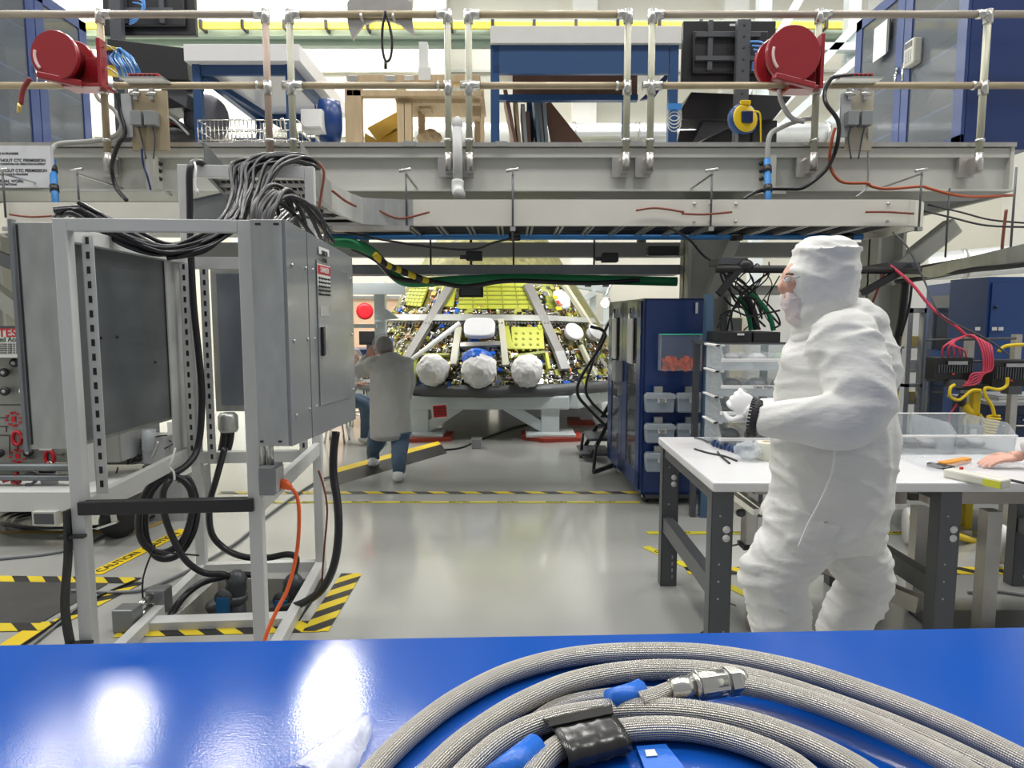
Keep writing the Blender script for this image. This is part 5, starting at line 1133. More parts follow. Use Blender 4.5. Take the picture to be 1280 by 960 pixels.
for i in range(4): a = PI/4+i*PI/2; obj('leg', MB().cyl(c+V((.2*math.cos(a),.2*math.sin(a),0)),c+V((.1*math.cos(a),.1*math.sin(a),.63)),.012,n=8), chrome, t)
obj('foot_ring', MB().tube([c+V((.165*math.cos(a),.165*math.sin(a),.22)) for a in [k*PI/8 for k in range(16)]],.008,6,2,closed=True), chrome, t)

# dark racks added behind the capsule to darken the floor reflection
for i, x in enumerate((-3.4,-2.2,-1.0,.2,1.4,2.6)):
    t = thing('added_dark_rack', 'dark grey rack added behind the capsule stand to darken the floor', 'rack', (x,14.6,0), 0, 'added dark racks behind the capsule')
    obj('body', MB().bb((x-.5,14.3,.0),(x+.5,14.9,1.3+.15*(i%3))), mgrey, t, bevel=.01); obj('door', MB().bb((x-.46,14.27,.08),(x+.46,14.3,1.2)), dgrey, t); obj('handle', MB().bb((x+.36,14.24,.6),(x+.39,14.27,.8)), chrome, t)
# ================================================================ dark blue wheeled cabinet
loc = V((P(801,620,5.66).x, 5.66, 0))
t = thing('storage_cabinet', 'dark blue wheeled storage cabinet with clear bins on its side, beside the capsule', 'cabinet', loc, math.radians(2.6))
CB_ = t
def oC(name, mb, m, parent=None, bevel=0, label=None):
    me = mb.mesh(name); me.materials.append(m); o = bpy.data.objects.new(name, me); C.objects.link(o); o.parent = parent or CB_
    if bevel: md = o.modifiers.new('b','BEVEL'); md.width = bevel; md.segments = 2
    return o
Wc, Dc, H0, H1 = .575, 1.55, .085, 1.745
oC('body', MB().bb((0,0,H0),(Wc,.025,H1)).bb((Wc-.02,0,H0),(Wc,Dc,H1)).bb((0,Dc-.02,H0),(Wc,Dc,H1)).bb((0,0,H1-.02),(Wc,Dc,H1)).bb((0,0,H0),(Wc,Dc,H0+.03)).bb((0,0,H0),(.02,.06,H1)).bb((0,Dc-.06,H0),(.02,Dc,H1)), blue, bevel=.003)
for z in (.55,.95,1.3): oC('shelf', MB().bb((.03,.03,z),(Wc-.03,Dc-.03,z+.02)), blue)
for a, b in ((.06,.77),(.78,Dc-.06)):
    d = oC('door', MB().bb((-.015,a,H0+.03),(.005,a+.13,H1-.02)).bb((-.015,b-.2,H0+.03),(.005,b,H1-.02)).bb((-.015,a,H0+.03),(.005,b,H0+.18)).bb((-.015,a,H1-.16),(.005,b,H1-.02)), blue, bevel=.002)
    oC('glass', MB().bb((-.008,a+.13,H0+.18),(-.003,b-.2,H1-.16)), glassm, d)
    cl = thing('clipboard', 'white sheets on a clip hung on the %s door of the dark blue wheeled cabinet' % ('near' if a < .1 else 'far'), 'paper', wm(CB_) @ V((-.03,(a+b)/2,1.18)))
    M = wm(CB_); q = M @ V((-.03,(a+b)/2-.03,1.38)); ydir = (M.to_3x3() @ V((0,1,0))); xd = (M.to_3x3() @ V((1,0,0)))
    obj('sheet', MB().box(q,(.012,.19,.40),M.to_3x3()), paper, cl); obj('clip', MB().box(q+V((0,0,.22)),(.03,.06,.05),M.to_3x3()), chrome, cl); obj('hook', MB().cyl(q+V((0,0,.23)),q+V((0,0,.29)),.008), black, cl)
oC('lock_box', MB().bb((-.10,.72,.98),(-.015,.86,1.18)), lgrey, bevel=.015); oC('handle', MB().bb((-.05,.76,.85),(-.015,.8,.93)), steel)
for i in range(5): oC('stored_item', MB().ell((.25,.25+i*.26,.70+(i%2)*.42),(.12,.1,.1)), (lgrey,mgrey,redb,paper,dgrey)[i])
for x, y in ((.06,.1),(Wc-.1,.1),(.06,Dc-.12),(Wc-.1,Dc-.12)):
    k = oC('caster', MB().lathe([(.02,-.02),(.05,-.018),(.055,0),(.05,.018),(.02,.02)],(x,y,.055),(1,.4,0),18), blackr); oC('caster_fork', MB().bb((x-.03,y-.04,.07),(x+.03,y+.03,.09)).bb((x-.03,y-.02,.04),(x-.024,y+.02,.08)), steel, k)
oC('base_tray', MB().bb((.05,.0,H0-.03),(Wc,.4,H0)), dgrey)
# bins hung on the side
names = ('top left','top right','middle left','middle right','bottom left','bottom right')
for i, (px, py) in enumerate(((824,503),(863,503),(824,541),(863,541),(824,577),(863,577))):
    c = P(px,py,5.58); b = thing('hanging_bin', 'clear lidded bin hung on the dark blue cabinet side, %s of six' % names[i], 'bin', c-Z_*.08, 0, 'clear bins hung on the cabinet side')
    w, h = .122, .08
    pl = [(-w,h*.7),(-w*.85,h),(w*.85,h),(w,h*.7),(w*.92,-h),(-w*.92,-h)]
    obj('shell', MB().prism([c+V((x,-.05,z)) for x,z in pl],(0,.10,0)), mat('bin_frost',(.34,.40,.47),.3,alpha=.8,var=.03), b, bevel=.012)
    obj('lid_rim', MB().prism([c+V((x*1.04,-.06,z)) for x,z in pl[:4]]+[c+V((w,-.06,h*.45)),c+V((-w,-.06,h*.45))],(0,.012,0)), plast2, b)
    obj('label_tag', MB().box(c+V((.01,-.066,.025)),(.07,.003,.035)), paper, b); lettering('SMALL', .02, ink, b, c+V((.01,-.069,.033)), X_, Z_, 'CENTER'); lettering('BAG', .02, ink, b, c+V((.01,-.069,.017)), X_, Z_, 'CENTER')
    obj('hanger', MB().box(c+V((-.01,.01,h+.025)),(.07,.03,.055)), steel, b)
c = P(849,440,5.6); t = thing('acrylic_pocket', 'clear acrylic pocket holding orange tags on the dark blue cabinet side', 'holder', c-Z_*.16)
obj('front_pane', MB().box(c+V((0,-.08,0)),(.34,.005,.29)), mat('acrylic',(.5,.55,.6),.05,alpha=.12,var=.02), t); obj('side_pane', MB().box(c+V((-.17,-.04,0)),(.005,.09,.29)).box(c+V((.17,-.04,0)),(.005,.09,.29)).box(c+V((0,-.04,-.145)),(.34,.09,.005)), plast, t); obj('green_rim', MB().box(c+V((0,-.06,.147)),(.36,.05,.008)), mat('rim_green',(.1,.6,.35),.3), t)
ot = thing('tag_pile', 'crumpled orange tags lying in the clear acrylic pocket', 'tags', c-Z_*.14)
mb = MB(); rr = random.Random(5)
for i in range(46): q = c+V((rr.uniform(-.13,.13),rr.uniform(-.07,-.02),rr.uniform(-.135,-.055))); mb.box(q,(.06,.006,.03),Matrix.Rotation(rr.uniform(0,3),3,'Y')@Matrix.Rotation(rr.uniform(-.6,.6),3,'X'))
o = obj('orange_tags', mb, mat('tag_orange',(.80,.10,.005),.5,var=.25,scale=30), ot); o['kind'] = 'stuff'
solo('tape_strip', MB().box(P(871,385,5.64),(.02,.004,.09)), paper, 'torn white tape strip on the upper side of the dark blue cabinet','tape')

# ================================================================ white topped workbench at right
TT = .88
t = thing('workbench', 'long white-topped workbench with dark grey steel legs on the right', 'workbench', (2.0,3.5,0))
obj('tabletop', MB().bb((.875,2.9,TT-.045),(3.35,4.02,TT)), topw, t, bevel=.008)
def cleg(x, y, s):
    m = MB().bb((x-.048,y-.045,0.0),(x+.048,y-.038,TT-.045)).bb((x-.048,y-.045,0),(x-.041,y+.03,TT-.045)).bb((x+.041,y-.045,0),(x+.048,y+.03,TT-.045))
    o = obj('leg', m, legm, t, bevel=.002)
    pl = MB()
    for z in (.66,.62): pl.cyl((x+.018,y-.047,z),(x+.018,y-.049,z),.017,n=10)
    obj('white_plug', pl, paper, o); hb = MB()
    for z in (.72,.5,.42,.34): hb.cyl((x-.01,y-.0455,z),(x-.01,y-.047,z),.005,n=8)
    for z in (.18,.14,.10,.06): hb.box((x+.02,y-.046,z),(.008,.003,.02))
    obj('holes', hb, lgrey, o)
for x in (.93,1.935,3.02):
    cleg(x,2.975,1); cleg(x,3.95,1)
    obj('side_stretcher', MB().bb((x-.04,3.0,.33),(x+.02,3.95,.42)), legm, t, bevel=.003); obj('top_bracket', MB().bb((x-.04,2.96,TT-.1),(x+.04,3.98,TT-.046)), legm, t)
obj('rear_rail', MB().bb((.93,3.93,TT-.14),(3.05,3.96,TT-.046)), legm, t)
# aluminium support frame and drawer under bench
t = thing('aluminium_frame', 'bare aluminium frame standing under the right part of the white bench', 'frame', (2.2,3.4,0))
for px, Yp, y0 in ((1155,3.75,635),(1245,3.2,640)): q = P(px,y0,Yp); obj('post', MB().bb((q.x-.035,Yp,0),(q.x+.035,Yp+.07,q.z)), alu, t)
obj('front_rail', MB().bb((1.55,3.2,.70),(1.9,3.27,.80)).bb((2.0,3.2,.70),(3.2,3.27,.80)), mat('alu_pinkish',(.42,.38,.36),.35,.6), t); obj('rear_rail', MB().bb((1.55,3.75,.68),(3.2,3.82,.74)), alu, t)
obj('low_rail', MB().beam((1.45,3.8,.33),(1.93,3.1,.24),.05,.08), alu, t)
t = thing('height_column', 'aluminium lift column with grey drawer box under the left end of the white bench', 'lift column', (1.25,3.35,0))
q = P(948,640,3.4); obj('drawer_box', MB().bb((q.x-.06,3.3,.72),(q.x+.35,3.7,.82)), mat('alu_pinkish',(.42,.38,.36),.35,.6), t); obj('rails', MB().beam(P(915,618,3.3),P(945,640,3.1),.03,.03).beam(P(922,615,3.4),P(955,640,3.2),.03,.03), chrome, t)
obj('post', MB().bb((q.x-.09,3.32,.45),(q.x-.03,3.40,.74)), alu, t, bevel=.006); obj('base_post', MB().bb((q.x-.05,3.33,0),(q.x-.0,3.39,.5)), alu, t); obj('foot_cap', MB().bb((q.x-.1,3.31,.43),(q.x-.02,3.41,.45)), black, t)
obj('thin_cable', MB().tube([q+V((-.09,-.02,-.16)),q+V((-.25,-.02,-.22)),q+V((-.26,-.02,-.40)),q+V((-.1,0,-.5))],.005,5,5), mgrey, t); obj('black_clip', MB().ell(P(926,641,3.2),(.025,.02,.02)), dgrey, t)
tape(V((.93,4.6,0)),V((1.42,3.65,0)),.06,mat('caution_yellow',(.62,.55,.03),.45),'yellow caution tape seen under the left end of the white bench',.002,'CAUTION')
tape(V((.95,3.3,0)),V((1.35,2.9,0)),.12,hazard,'striped hazard tape on the floor behind the front left leg of the white bench',.002)
tape(V((1.0,4.9,0)),V((4.2,4.9,0)),.06,mat('caution_yellow',(.62,.55,.03),.45),'thin yellow tape running across behind the white bench',.003,'CAUTION')
tape(V((1.1,4.15,0)),V((4.2,4.15,0)),.12,hazard,'striped hazard tape running across under the white bench back edge',.002)
# yellow cart with white wheels behind
t = thing('wheeled_cart', 'yellow tube framed cart with pale wheels seen under the white bench', 'cart', (3.2,5.0,0))
for (px, py, Yw) in ((1138,657,4.6),(1250,680,4.2)):
    c = P(px,py,Yw); c.z = max(c.z,.13); r = .125
    k = obj('wheel', MB().lathe([(.03,-.035),(r*.92,-.035),(r,-.02),(r,.02),(r*.92,.035),(.03,.035)], c, (1,-.35,0), 28), mat('wheel_pale',(.6,.6,.58),.5), t); obj('hub_disc', MB().lathe([(.02,.036),(r*.86,.036),(r*.86,.042),(.02,.045)], c, (1,-.35,0), 24), black, k)
obj('frame_tube', MB().tube([P(1150,650,4.4),P(1143,652,4.35),P(1141,645,4.35),P(1155,640,4.4),P(1175,645,4.5)],.02,8,5).tube([P(1145,656,4.5),P(1190,668,4.6),P(1240,680,4.8),P(1300,672,4.9)],.025,8,4), yellow, t)
obj('deck', MB().bb((2.75,4.6,.33),(3.9,5.4,.38)), black, t)
cable([PZ(1210,740,.012),PZ(1240,738,.012),PZ(1290,745,.012)], .01, 'pale cord lying on the floor under the right part of the bench', None, lgrey)
solo('floor_mat', MB().bb((2.15,2.95,0),(3.6,3.55,.012)), dgrey, 'dark floor mat under the right end of the white bench','mat')
# ---- things on the bench
def stack_bin(i, lab):
    x0, x1 = 1.13, 1.62; y0, y1 = 3.62, 3.95; z0 = TT+.001+i*.142; h = .14
    t = thing('stacking_bin', lab, 'bin', ((x0+x1)/2,(y0+y1)/2,z0), 0, 'clear stacking bins on the white bench')
    prof = [(y0+.03,z0+.004),(y0,z0+.06),(y0+.09,z0+h),(y1,z0+h),(y1-.01,z0+.004)]
    for x in (x0, x1-.004): s = obj('side_wall', MB().prism([(x,a,b) for a,b in prof],(.004,0,0)), plast, t); obj('moulded_ribs', MB().bb((x-.001,y0+.10,z0+.035),(x+.005,y1-.08,z0+.038)).bb((x-.001,y0+.10,z0+.065),(x+.005,y1-.08,z0+.068)).bb((x-.001,y0+.12,z0+.095),(x+.005,y1-.08,z0+.098)), plast2, s)
    obj('front_panel', MB().prism([(x0,y0+.03,z0+.004),(x1,y0+.03,z0+.004),(x1,y0,z0+.06),(x0,y0,z0+.06)],(0,.005,0)), plast2, t)
    obj('front_rim', MB().bb((x0-.01,y0-.015,z0+.05),(x1,y0+.01,z0+.065)), inkw, t); obj('top_rim', MB().bb((x0-.015,y0+.085,z0+h-.012),(x0+.006,y1,z0+h-.003)).bb((x0-.015,y0+.085,z0+h-.012),(x0+.03,y0+.1,z0+h-.003)).bb((x1-.01,y0+.085,z0+h-.012),(x1+.006,y1,z0+h-.003)), inkw, t)
    obj('base_and_back', MB().bb((x0,y0+.03,z0),(x1,y1,z0+.004)).bb((x0,y1-.005,z0),(x1,y1,z0+h-.01)), plast, t)
    for k in range(3): obj('contents', MB().ell((x0+.1+.14*k,y0+.18,z0+.05),(.055,.07,.04)), (mgrey,lgrey,mat('content_green',(.2,.3,.2),.5))[k], t)
    obj('divider', MB().bb((x0+.16,y0+.02,z0+.01),(x0+.163,y1-.03,z0+.09)).bb((x0+.3,y0+.02,z0+.01),(x0+.303,y1-.03,z0+.09)), plast, t)
    return t
for i, lab in enumerate(('clear stacking bin at the bottom of the stack beside the hooded person\'s hands','clear stacking bin second from the bottom of its stack','clear stacking bin second from the top, with lettered front rim','clear stacking bin at the top of the stack under black boxes')):
    s = stack_bin(i, lab)
    if i == 2: lettering('Clean Wipes', .02, ink, s, (1.34,3.604,TT+.285+.057), X_, Z_, 'CENTER')
t = thing('clear_tub', 'clear slanted-front plastic tub with small parts on the bench behind the hooded person', 'bin', (2.3,3.7,TT))
for (x0, x1) in ((2.02,2.30),(2.31,2.62)):
    pr = [(3.50,TT+.004),(3.48,TT+.1),(3.56,TT+.16),(3.9,TT+.16),(3.88,TT+.004)]
    for x in (x0, x1-.004): obj('side_wall', MB().prism([(x,a,b) for a,b in pr],(.005,0,0)), plast, t)
    obj('front_panel', MB().bb((x0,3.49,TT+.004),(x1,3.495,TT+.1)), plast, t); obj('base', MB().bb((x0,3.5,TT),(x1,3.88,TT+.005)).bb((x0,3.88,TT),(x1,3.885,TT+.16)), plast, t); obj('rim', MB().bb((x0,3.475,TT+.095),(x1,3.49,TT+.105)).bb((x0,3.88,TT+.155),(x1,3.9,TT+.163)), inkw, t)
for i in range(6): obj('contents', MB().ell((2.1+i*.09,3.7,TT+.03),(.045,.07,.026)), (mgrey,dgrey,lgrey)[i%3], t)
# film sheet
mb = MB()
def ff(u, v): x = 1.95+.55*u; y = 3.12+.32*v; q = V((x*9,y*9,0)); return V((x,y,TT+.012+.018*abs(noise.noise(q))+.012*abs(noise.noise(q*3))))
mb.grid(ff, 40, 24, False); solo('plastic_film', mb, film, 'crumpled clear plastic film lying on the white bench behind the hooded person','plastic film')
t = thing('multimeter', 'long white handheld tester with yellow label at the right end of the bench', 'tester', (2.25,3.12,TT))
a, b = PZ(1193,592,TT+.02), PZ(1252,604,TT+.02); d = (b-a).normalized()
obj('body', MB().beam(a-d*.03,b+d*.02,.07,.04), mat('tester_cream',(.62,.62,.55),.4), t, bevel=.008); obj('yellow_label', MB().beam(a.lerp(b,.72)-Z_*.002,b+d*.015-Z_*.002,.074,.03), mat('label_yellow',(.6,.62,.05),.5), t); obj('test_lead', MB().tube([b+V((0,.1,0)),b+V((.06,.08,0)),b+V((.1,.0,0)),b+V((.12,-.06,0))],.006,6,4), black, t); obj('red_button', MB().cyl(a+V((.03,0,.02)),a+V((.03,0,.03)),.008,n=10), redb, t)
t = thing('hand_tool', 'black and orange handled knife lying beside the tester', 'hand tool', PZ(1185,580,TT)); a, b, c = PZ(1160,580,TT+.01), PZ(1192,585,TT+.012), PZ(1215,576,TT+.015)
obj('blade_case', MB().beam(a,b,.035,.018), black, t, bevel=.004); obj('orange_handle', MB().beam(b+V((-.02,.06,.005)),c+V((.0,.03,.0)),.04,.024), mat('tool_orange',(.75,.30,.03),.45), t, bevel=.006)
t = thing('coiled_lead', 'dark blue coiled lead bundle near the left end of the white bench', 'coiled cord', PZ(908,560,TT))
a, b = PZ(893,554,TT+.018), PZ(922,563,TT+.018); m = MB()
for i in range(7): c = a.lerp(b,i/6); d = (b-a).normalized(); m.lathe([(.01,-.009),(.019,-.006),(.019,.006),(.01,.009)], c, d, 12)
obj('coil', m, mat('lead_navy',(.03,.06,.18),.4), t); obj('wire_tail', MB().tube([a,PZ(884,552,TT+.008),PZ(878,549,TT+.008),PZ(868,547,TT+.008)],.005,6,4), dgrey, t)
for i,(p_,lab) in enumerate((([(868,561),(885,566),(905,570),(921,576)],'long black wire tie lying on the white bench'),([(897,565),(902,571),(912,579)],'short black wire tie crossing the longer one on the bench'))): solo('wire_tie', MB().tube([PZ(x,y,TT+.005) for x,y in p_],.005,6,4), black, lab, 'wire tie')
t = thing('wipes_roll', 'cream roll of wipes standing by the hooded person\'s waist', 'roll', PZ(955,575,TT)); c = PZ(957,574,TT); obj('roll_body', MB().lathe([(.02,0),(.05,0),(.052,.005),(.052,.085),(.05,.09),(.02,.09)], c, (0,0,1), 24), mat('roll_cream',(.72,.72,.60),.6), t); obj('core', MB().cyl(c+Z_*.08,c+Z_*.092,.02), wood, t)
t = thing('clear_bag', 'clear plastic bag of small parts under the hooded person\'s hands', 'bag', PZ(935,560,TT)); remeshed('bag', MB().ell(PZ(936,563,TT+.05),(.07,.06,.045)), .008, 1, plast2, t, .012, 20)

# ================================================================ right background
def cab(px0,px1,Y0,y_top,lab,Yd=.6,m=blued):
    a = P(px0,y_top,Y0); b = P(px1,y_top,Y0); t = thing('storage_cabinet', lab, 'cabinet', ((a.x+b.x)/2,Y0+.3,0))
    obj('body', MB().bb((a.x,Y0,.05),(b.x,Y0+Yd,a.z)), m, t, bevel=.004); return t, a, b
m_ = mat('far_blue',(.012,.055,.21),.4,var=.12)
# angled cabinet with big window
a, b = V((P(1159,357,8.6).x,8.6,0)), V((P(1236,345,6.9).x,6.9,0))
t = thing('storage_cabinet', 'dark blue cabinet with tall dark windows set at an angle behind the cable stands', 'cabinet', (a+b)/2); H = 1.98; n = V((.22,.1,0))
obj('body', MB().prism([a+Z_*.05,b+Z_*.05,b+n+Z_*.05,a+n+Z_*.05],(0,0,H-.05)), m_, t)
def onface(s0,s1,z0,z1,off,name,mm,par): p=a.lerp(b,s0); q=a.lerp(b,s1); k=V((-.6,-.8,0)).normalized()*off; return obj(name, MB().prism([p+k+Z_*z0,q+k+Z_*z0,q+k+Z_*z1,p+k+Z_*z1],V((.6,.8,0)).normalized()*.02), mm, par)
dd = onface(.04,.96,.1,1.93,.015,'door',m_,t); onface(.12,.85,1.2,1.84,.03,'window_pane',mat('pane_dark',(.01,.02,.05),.12),dd); onface(.12,.85,.25,1.1,.03,'window_pane',mat('pane_dark',(.01,.02,.05),.12),dd); onface(.45,.68,1.88,1.92,.03,'label_strip',paper,dd); onface(.5,.66,1.12,1.16,.03,'label_strip',paper,dd)
t, a, b = cab(1236,1330,6.9,346,'dark blue double cabinet at the right picture edge behind the cable stands',.6,m_)
obj('door', MB().bb((a.x+.03,6.88,.1),(a.x+.5,6.9,1.93)), m_, t); obj('door', MB().bb((a.x+.51,6.88,.1),(b.x-.03,6.9,1.93)), m_, t)
for px,py in ((1222,411),(1243,411),(1251,411)): obj('white_label', MB().box(P(px,py,6.86),(.05,.005,.035)), paper, t)
obj('key_lock', MB().cyl(P(1245,384,6.88),P(1245,384,6.86),.015,n=10), black, t)
t, a, b = cab(1236,1330,5.9,505,'low dark blue drawer cabinet with silver pulls behind the right end of the bench',.5,blued)
for z0 in (.35,.55,.75):
    if z0+.18 < a.z: d = obj('drawer', MB().bb((a.x+.02,5.88,z0),(b.x-.02,5.9,z0+.18)), blued, t, bevel=.003); obj('pull', MB().cyl((a.x+.1,5.86,z0+.1),(a.x+.35,5.86,z0+.1),.01,n=8), chrome, d); obj('lock', MB().ell((a.x+.3,5.87,z0+.15),(.02,.01,.014)), chrome, d)
obj('worktop', MB().bb((a.x-.05,5.8,a.z),(b.x,6.4,a.z+.03)), lgrey, t)
for i in range(4): obj('paper_stack', MB().bb((a.x+.05,5.85,a.z+.03+i*.012),(a.x+.5+.02*i,6.2,a.z+.04+i*.012)), (paper,lgrey)[i%2], t)
t = thing('display_case', 'light grey case with glazed door and small items left of the dark blue cabinets', 'cabinet', (P(1145,450,8.4).x,8.5,0))
a, b = P(1128,525,8.4), P(1159,385,8.4)
obj('frame', MB().bb((a.x,8.4,0),(a.x+.06,8.5,b.z)).bb((b.x-.03,8.4,0),(b.x,8.5,b.z)).bb((a.x,8.4,b.z-.06),(b.x,8.5,b.z)).bb((a.x,8.4,P(0,480,8.4).z-.04),(b.x,8.5,P(0,480,8.4).z)), lgrey, t); obj('back', MB().bb((a.x,8.75,0),(b.x,8.78,b.z)), mat('case_back',(.55,.55,.48),.6), t); obj('glass', MB().bb((a.x+.06,8.43,.1),(b.x-.03,8.435,b.z-.06)), mat('clear_glass',(.8,.85,.85),.05,alpha=.15), t)
for i, z in enumerate((.5,.9,1.2)): obj('shelf', MB().bb((a.x,8.45,z),(b.x,8.75,z+.02)), lgrey, t); obj('stored_box', MB().bb((a.x+.08,8.5,z+.02),(a.x+.22,8.65,z+.15)), (yellow,paper,yellow)[i], t)
q = P(1121,420,7.2); solo('blue_post', MB().bb((q.x-.05,7.2,0),(q.x+.05,7.3,q.z)), mat('post_blue',(.02,.09,.28),.4), 'narrow mid blue upright behind the back of the hooded person','post')
q = P(1135,360,9.2); solo('partition_screen', MB().bb((q.x-.15,9.2,0),(q.x+.6,9.25,P(0,350,9.2).z)), wallg, 'plain white partition behind the glazed case','partition')
# hung tray at right going toward viewer
t = thing('cable_tray', 'short galvanised cable tray rising toward the right picture edge above the blue cabinets', 'cable tray', (3.9,5.5,2.0))
a, b = P(1122,350,6.3), P(1300,312,4.7); a2 = V((a.x,a.y,b.z)); 
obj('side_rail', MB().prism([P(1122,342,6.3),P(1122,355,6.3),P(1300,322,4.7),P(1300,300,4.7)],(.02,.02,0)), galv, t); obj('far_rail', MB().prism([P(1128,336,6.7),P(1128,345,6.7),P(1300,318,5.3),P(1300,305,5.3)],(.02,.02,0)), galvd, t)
obj('pan', MB().prism([P(1122,356,6.3),P(1300,324,4.7),P(1300,319,5.3),P(1128,346,6.7)],(0,0,.01)), under, t)
for px, Yq in ((1264,5.0),(1183,5.8)): q = P(px,300,Yq); obj('hanger_rod', MB().cyl((q.x,Yq,P(0,322,Yq).z),(q.x,Yq,z237),.008,n=6), dgrey, t)
cable([P(1120,352,6.25),P(1160,347,5.9),P(1210,338,5.4),P(1250,334,5.0),P(1300,328,4.6)], .02, 'black cable strapped along the underside of the right cable tray')
cable([P(1132,352,6.2),P(1130,375,6.2),P(1127,400,6.2),P(1121,430,6.2),P(1119,460,6.2)], .035, 'thick black cable dropping beside the column at right',None,None,n=10)
cable([P(1140,352,6.1),P(1136,385,6.1),P(1126,420,6.1)], .012, 'thin black cable hanging just right of the thick drop')
cable([P(1258,262,5.2),P(1255,285,5.2),P(1253,305,5.2),P(1252,325,5.2)], .011, 'brown cable hanging from the gantry to the right tray',None,brown)
duct(P(1160,334,11), V((P(1160,334,11).x+4.4,9.0,P(1160,334,11).z+.35)), .22, 'silver round duct sloping up behind the right cable tray')
# black canopy frame above the bench
t = thing('overhead_frame', 'black overhead tube frame on blue grey uprights behind the hooded person', 'frame', (2.4,5.3,0))
q0, q1 = P(900,336,5.3), P(1150,337,5.3)
obj('cross_tube', MB().cyl(P(895,336,5.3),P(1150,338,5.3),.03), black, t); obj('upright', MB().bb((P(893,0,5.3).x,5.28,0),(P(902,0,5.3).x,5.36,P(0,368,5.3).z)), mat('upright_blue',(.06,.12,.2),.4), t)
obj('upright', MB().bb((P(1073,0,5.3).x,5.28,0),(P(1082,0,5.3).x,5.36,P(0,368,5.3).z)), mat('upright_blue',(.06,.12,.2),.4), t)
obj('diagonal', MB().beam(P(898,368,5.3),P(930,330,5.3),.05,.05), black, t); obj('diagonal', MB().beam(P(1078,366,5.3),P(1138,333,5.3),.05,.05), black, t); obj('joint', MB().ell(P(932,332,5.3),(.06,.05,.05)), black, t)
obj('cable_rack', MB().bb(P(900,330,5.3),P(935,322,5.3)+V((0,.3,0))), dgrey, t); obj('cable_rack', MB().bb(P(1110,338,5.3),P(1150,328,5.3)+V((0,.3,0))), dgrey, t)
t = thing('white_pipe', 'horizontal white pipe behind the face of the hooded person', 'pipe', P(935,363,6.4)); obj('pipe', MB().cyl(P(895,363,6.4),P(990,363,6.4),.045,n=16), offw, t); obj('pipe_cap', MB().cyl(P(893,363,6.4),P(896,363,6.4),.055,n=16), steel, t)
for i,(pts,r,m2,lab) in enumerate(((((925,370),(932,385),(937,400),(939,413)),.022,green,'left thick green cable curving down to the black boxes'),(((938,367),(952,380),(962,395),(967,413)),.022,green,'right thick green cable curving down to the black boxes'),(((932,370),(942,390),(946,412)),.03,cablem,'thick black cable between the two green cables'),(((905,371),(915,382),(930,384)),.01,cablem,'thin black cable curving left of the green cables'),(((945,372),(942,395),(950,412)),.01,cablem,'thin black cable just right of the thick black one'),(((955,375),(970,392),(975,405),(968,410)),.008,cablem,'thin black cable looping at the mask of the hooded person'),(((900,395),(915,388),(935,395),(955,392),(975,388)),.008,cablem,'thin black cable sagging across the gap'),(((897,410),(903,398),(912,395),(916,412)),.008,cablem,'small black cable arch at the left black box'))):
    cable([P(x,y,5.9-.05*i) for x,y in pts], r, lab, None, m2)
rt = random.Random(21)
for i in range(16):
    x0, x1 = rt.uniform(896,978), rt.uniform(896,978); y0, y1 = rt.uniform(322,345), rt.uniform(385,414); Yq = 5.75+.03*i
    cable([P(x0,y0,Yq),P((x0*2+x1)/3+rt.uniform(-14,14),(y0*2+y1)/3,Yq),P((x0+x1*2)/3+rt.uniform(-14,14),(y0+y1*2)/3,Yq),P(x1,y1,Yq)], rt.choice((.005,.006,.009)), 'thin black cable in the tangle between the cabinet and the hooded head', 'tangled black cables behind the hooded head')
t = thing('equipment_boxes', 'row of low black equipment boxes above the clear bin stack', 'equipment box', (P(930,420,5.0).x,5.1,0))
obj('box_unit', MB().bb(P(897,428,5.0),P(940,415,5.0)+V((0,.35,0))), black, t, bevel=.005); obj('box_unit', MB().bb(P(942,428,5.0),P(976,415,5.0)+V((0,.35,0))), black, t, bevel=.005); obj('label_strip', MB().box(P(926,418,4.995),(.05,.004,.014)), paper, t)
obj('stand_shelf', MB().bb((P(893,0,5.0).x,4.98,P(0,431,5.0).z),(P(1000,0,5.0).x,5.4,P(0,428,5.0).z)), dgrey, t)
for px in (895,990): x = P(px,0,5.0).x; obj('stand_post', MB().bb((x,5.3,0),(x+.04,5.36,P(0,430,5.0).z)), dgrey, t)
t = thing('monitor', 'small grey monitor between cables behind the black boxes', 'monitor', P(915,414,6.6)); c = P(914,406,6.6); obj('casing', MB().box(c,(.2,.04,.13)), mgrey, t, bevel=.006); obj('foot', MB().box(c-V((0,0,.08)),(.08,.08,.03)), dgrey, t)
t = thing('wall_shelf', 'pale shelf wall glimpsed through the cables behind the hooded person', 'partition', (P(940,400,10).x,10,0)); obj('panel', MB().bb((P(895,400,10).x,10,0),(P(1010,400,10).x,10.05,P(0,368,10).z)), wallg, t); obj('yellow_post', MB().bb((P(905,400,9.9).x,9.9,0),(P(930,400,9.9).x,9.95,P(0,396,9.9).z)), mat('cream_post',(.7,.62,.40),.6), t)
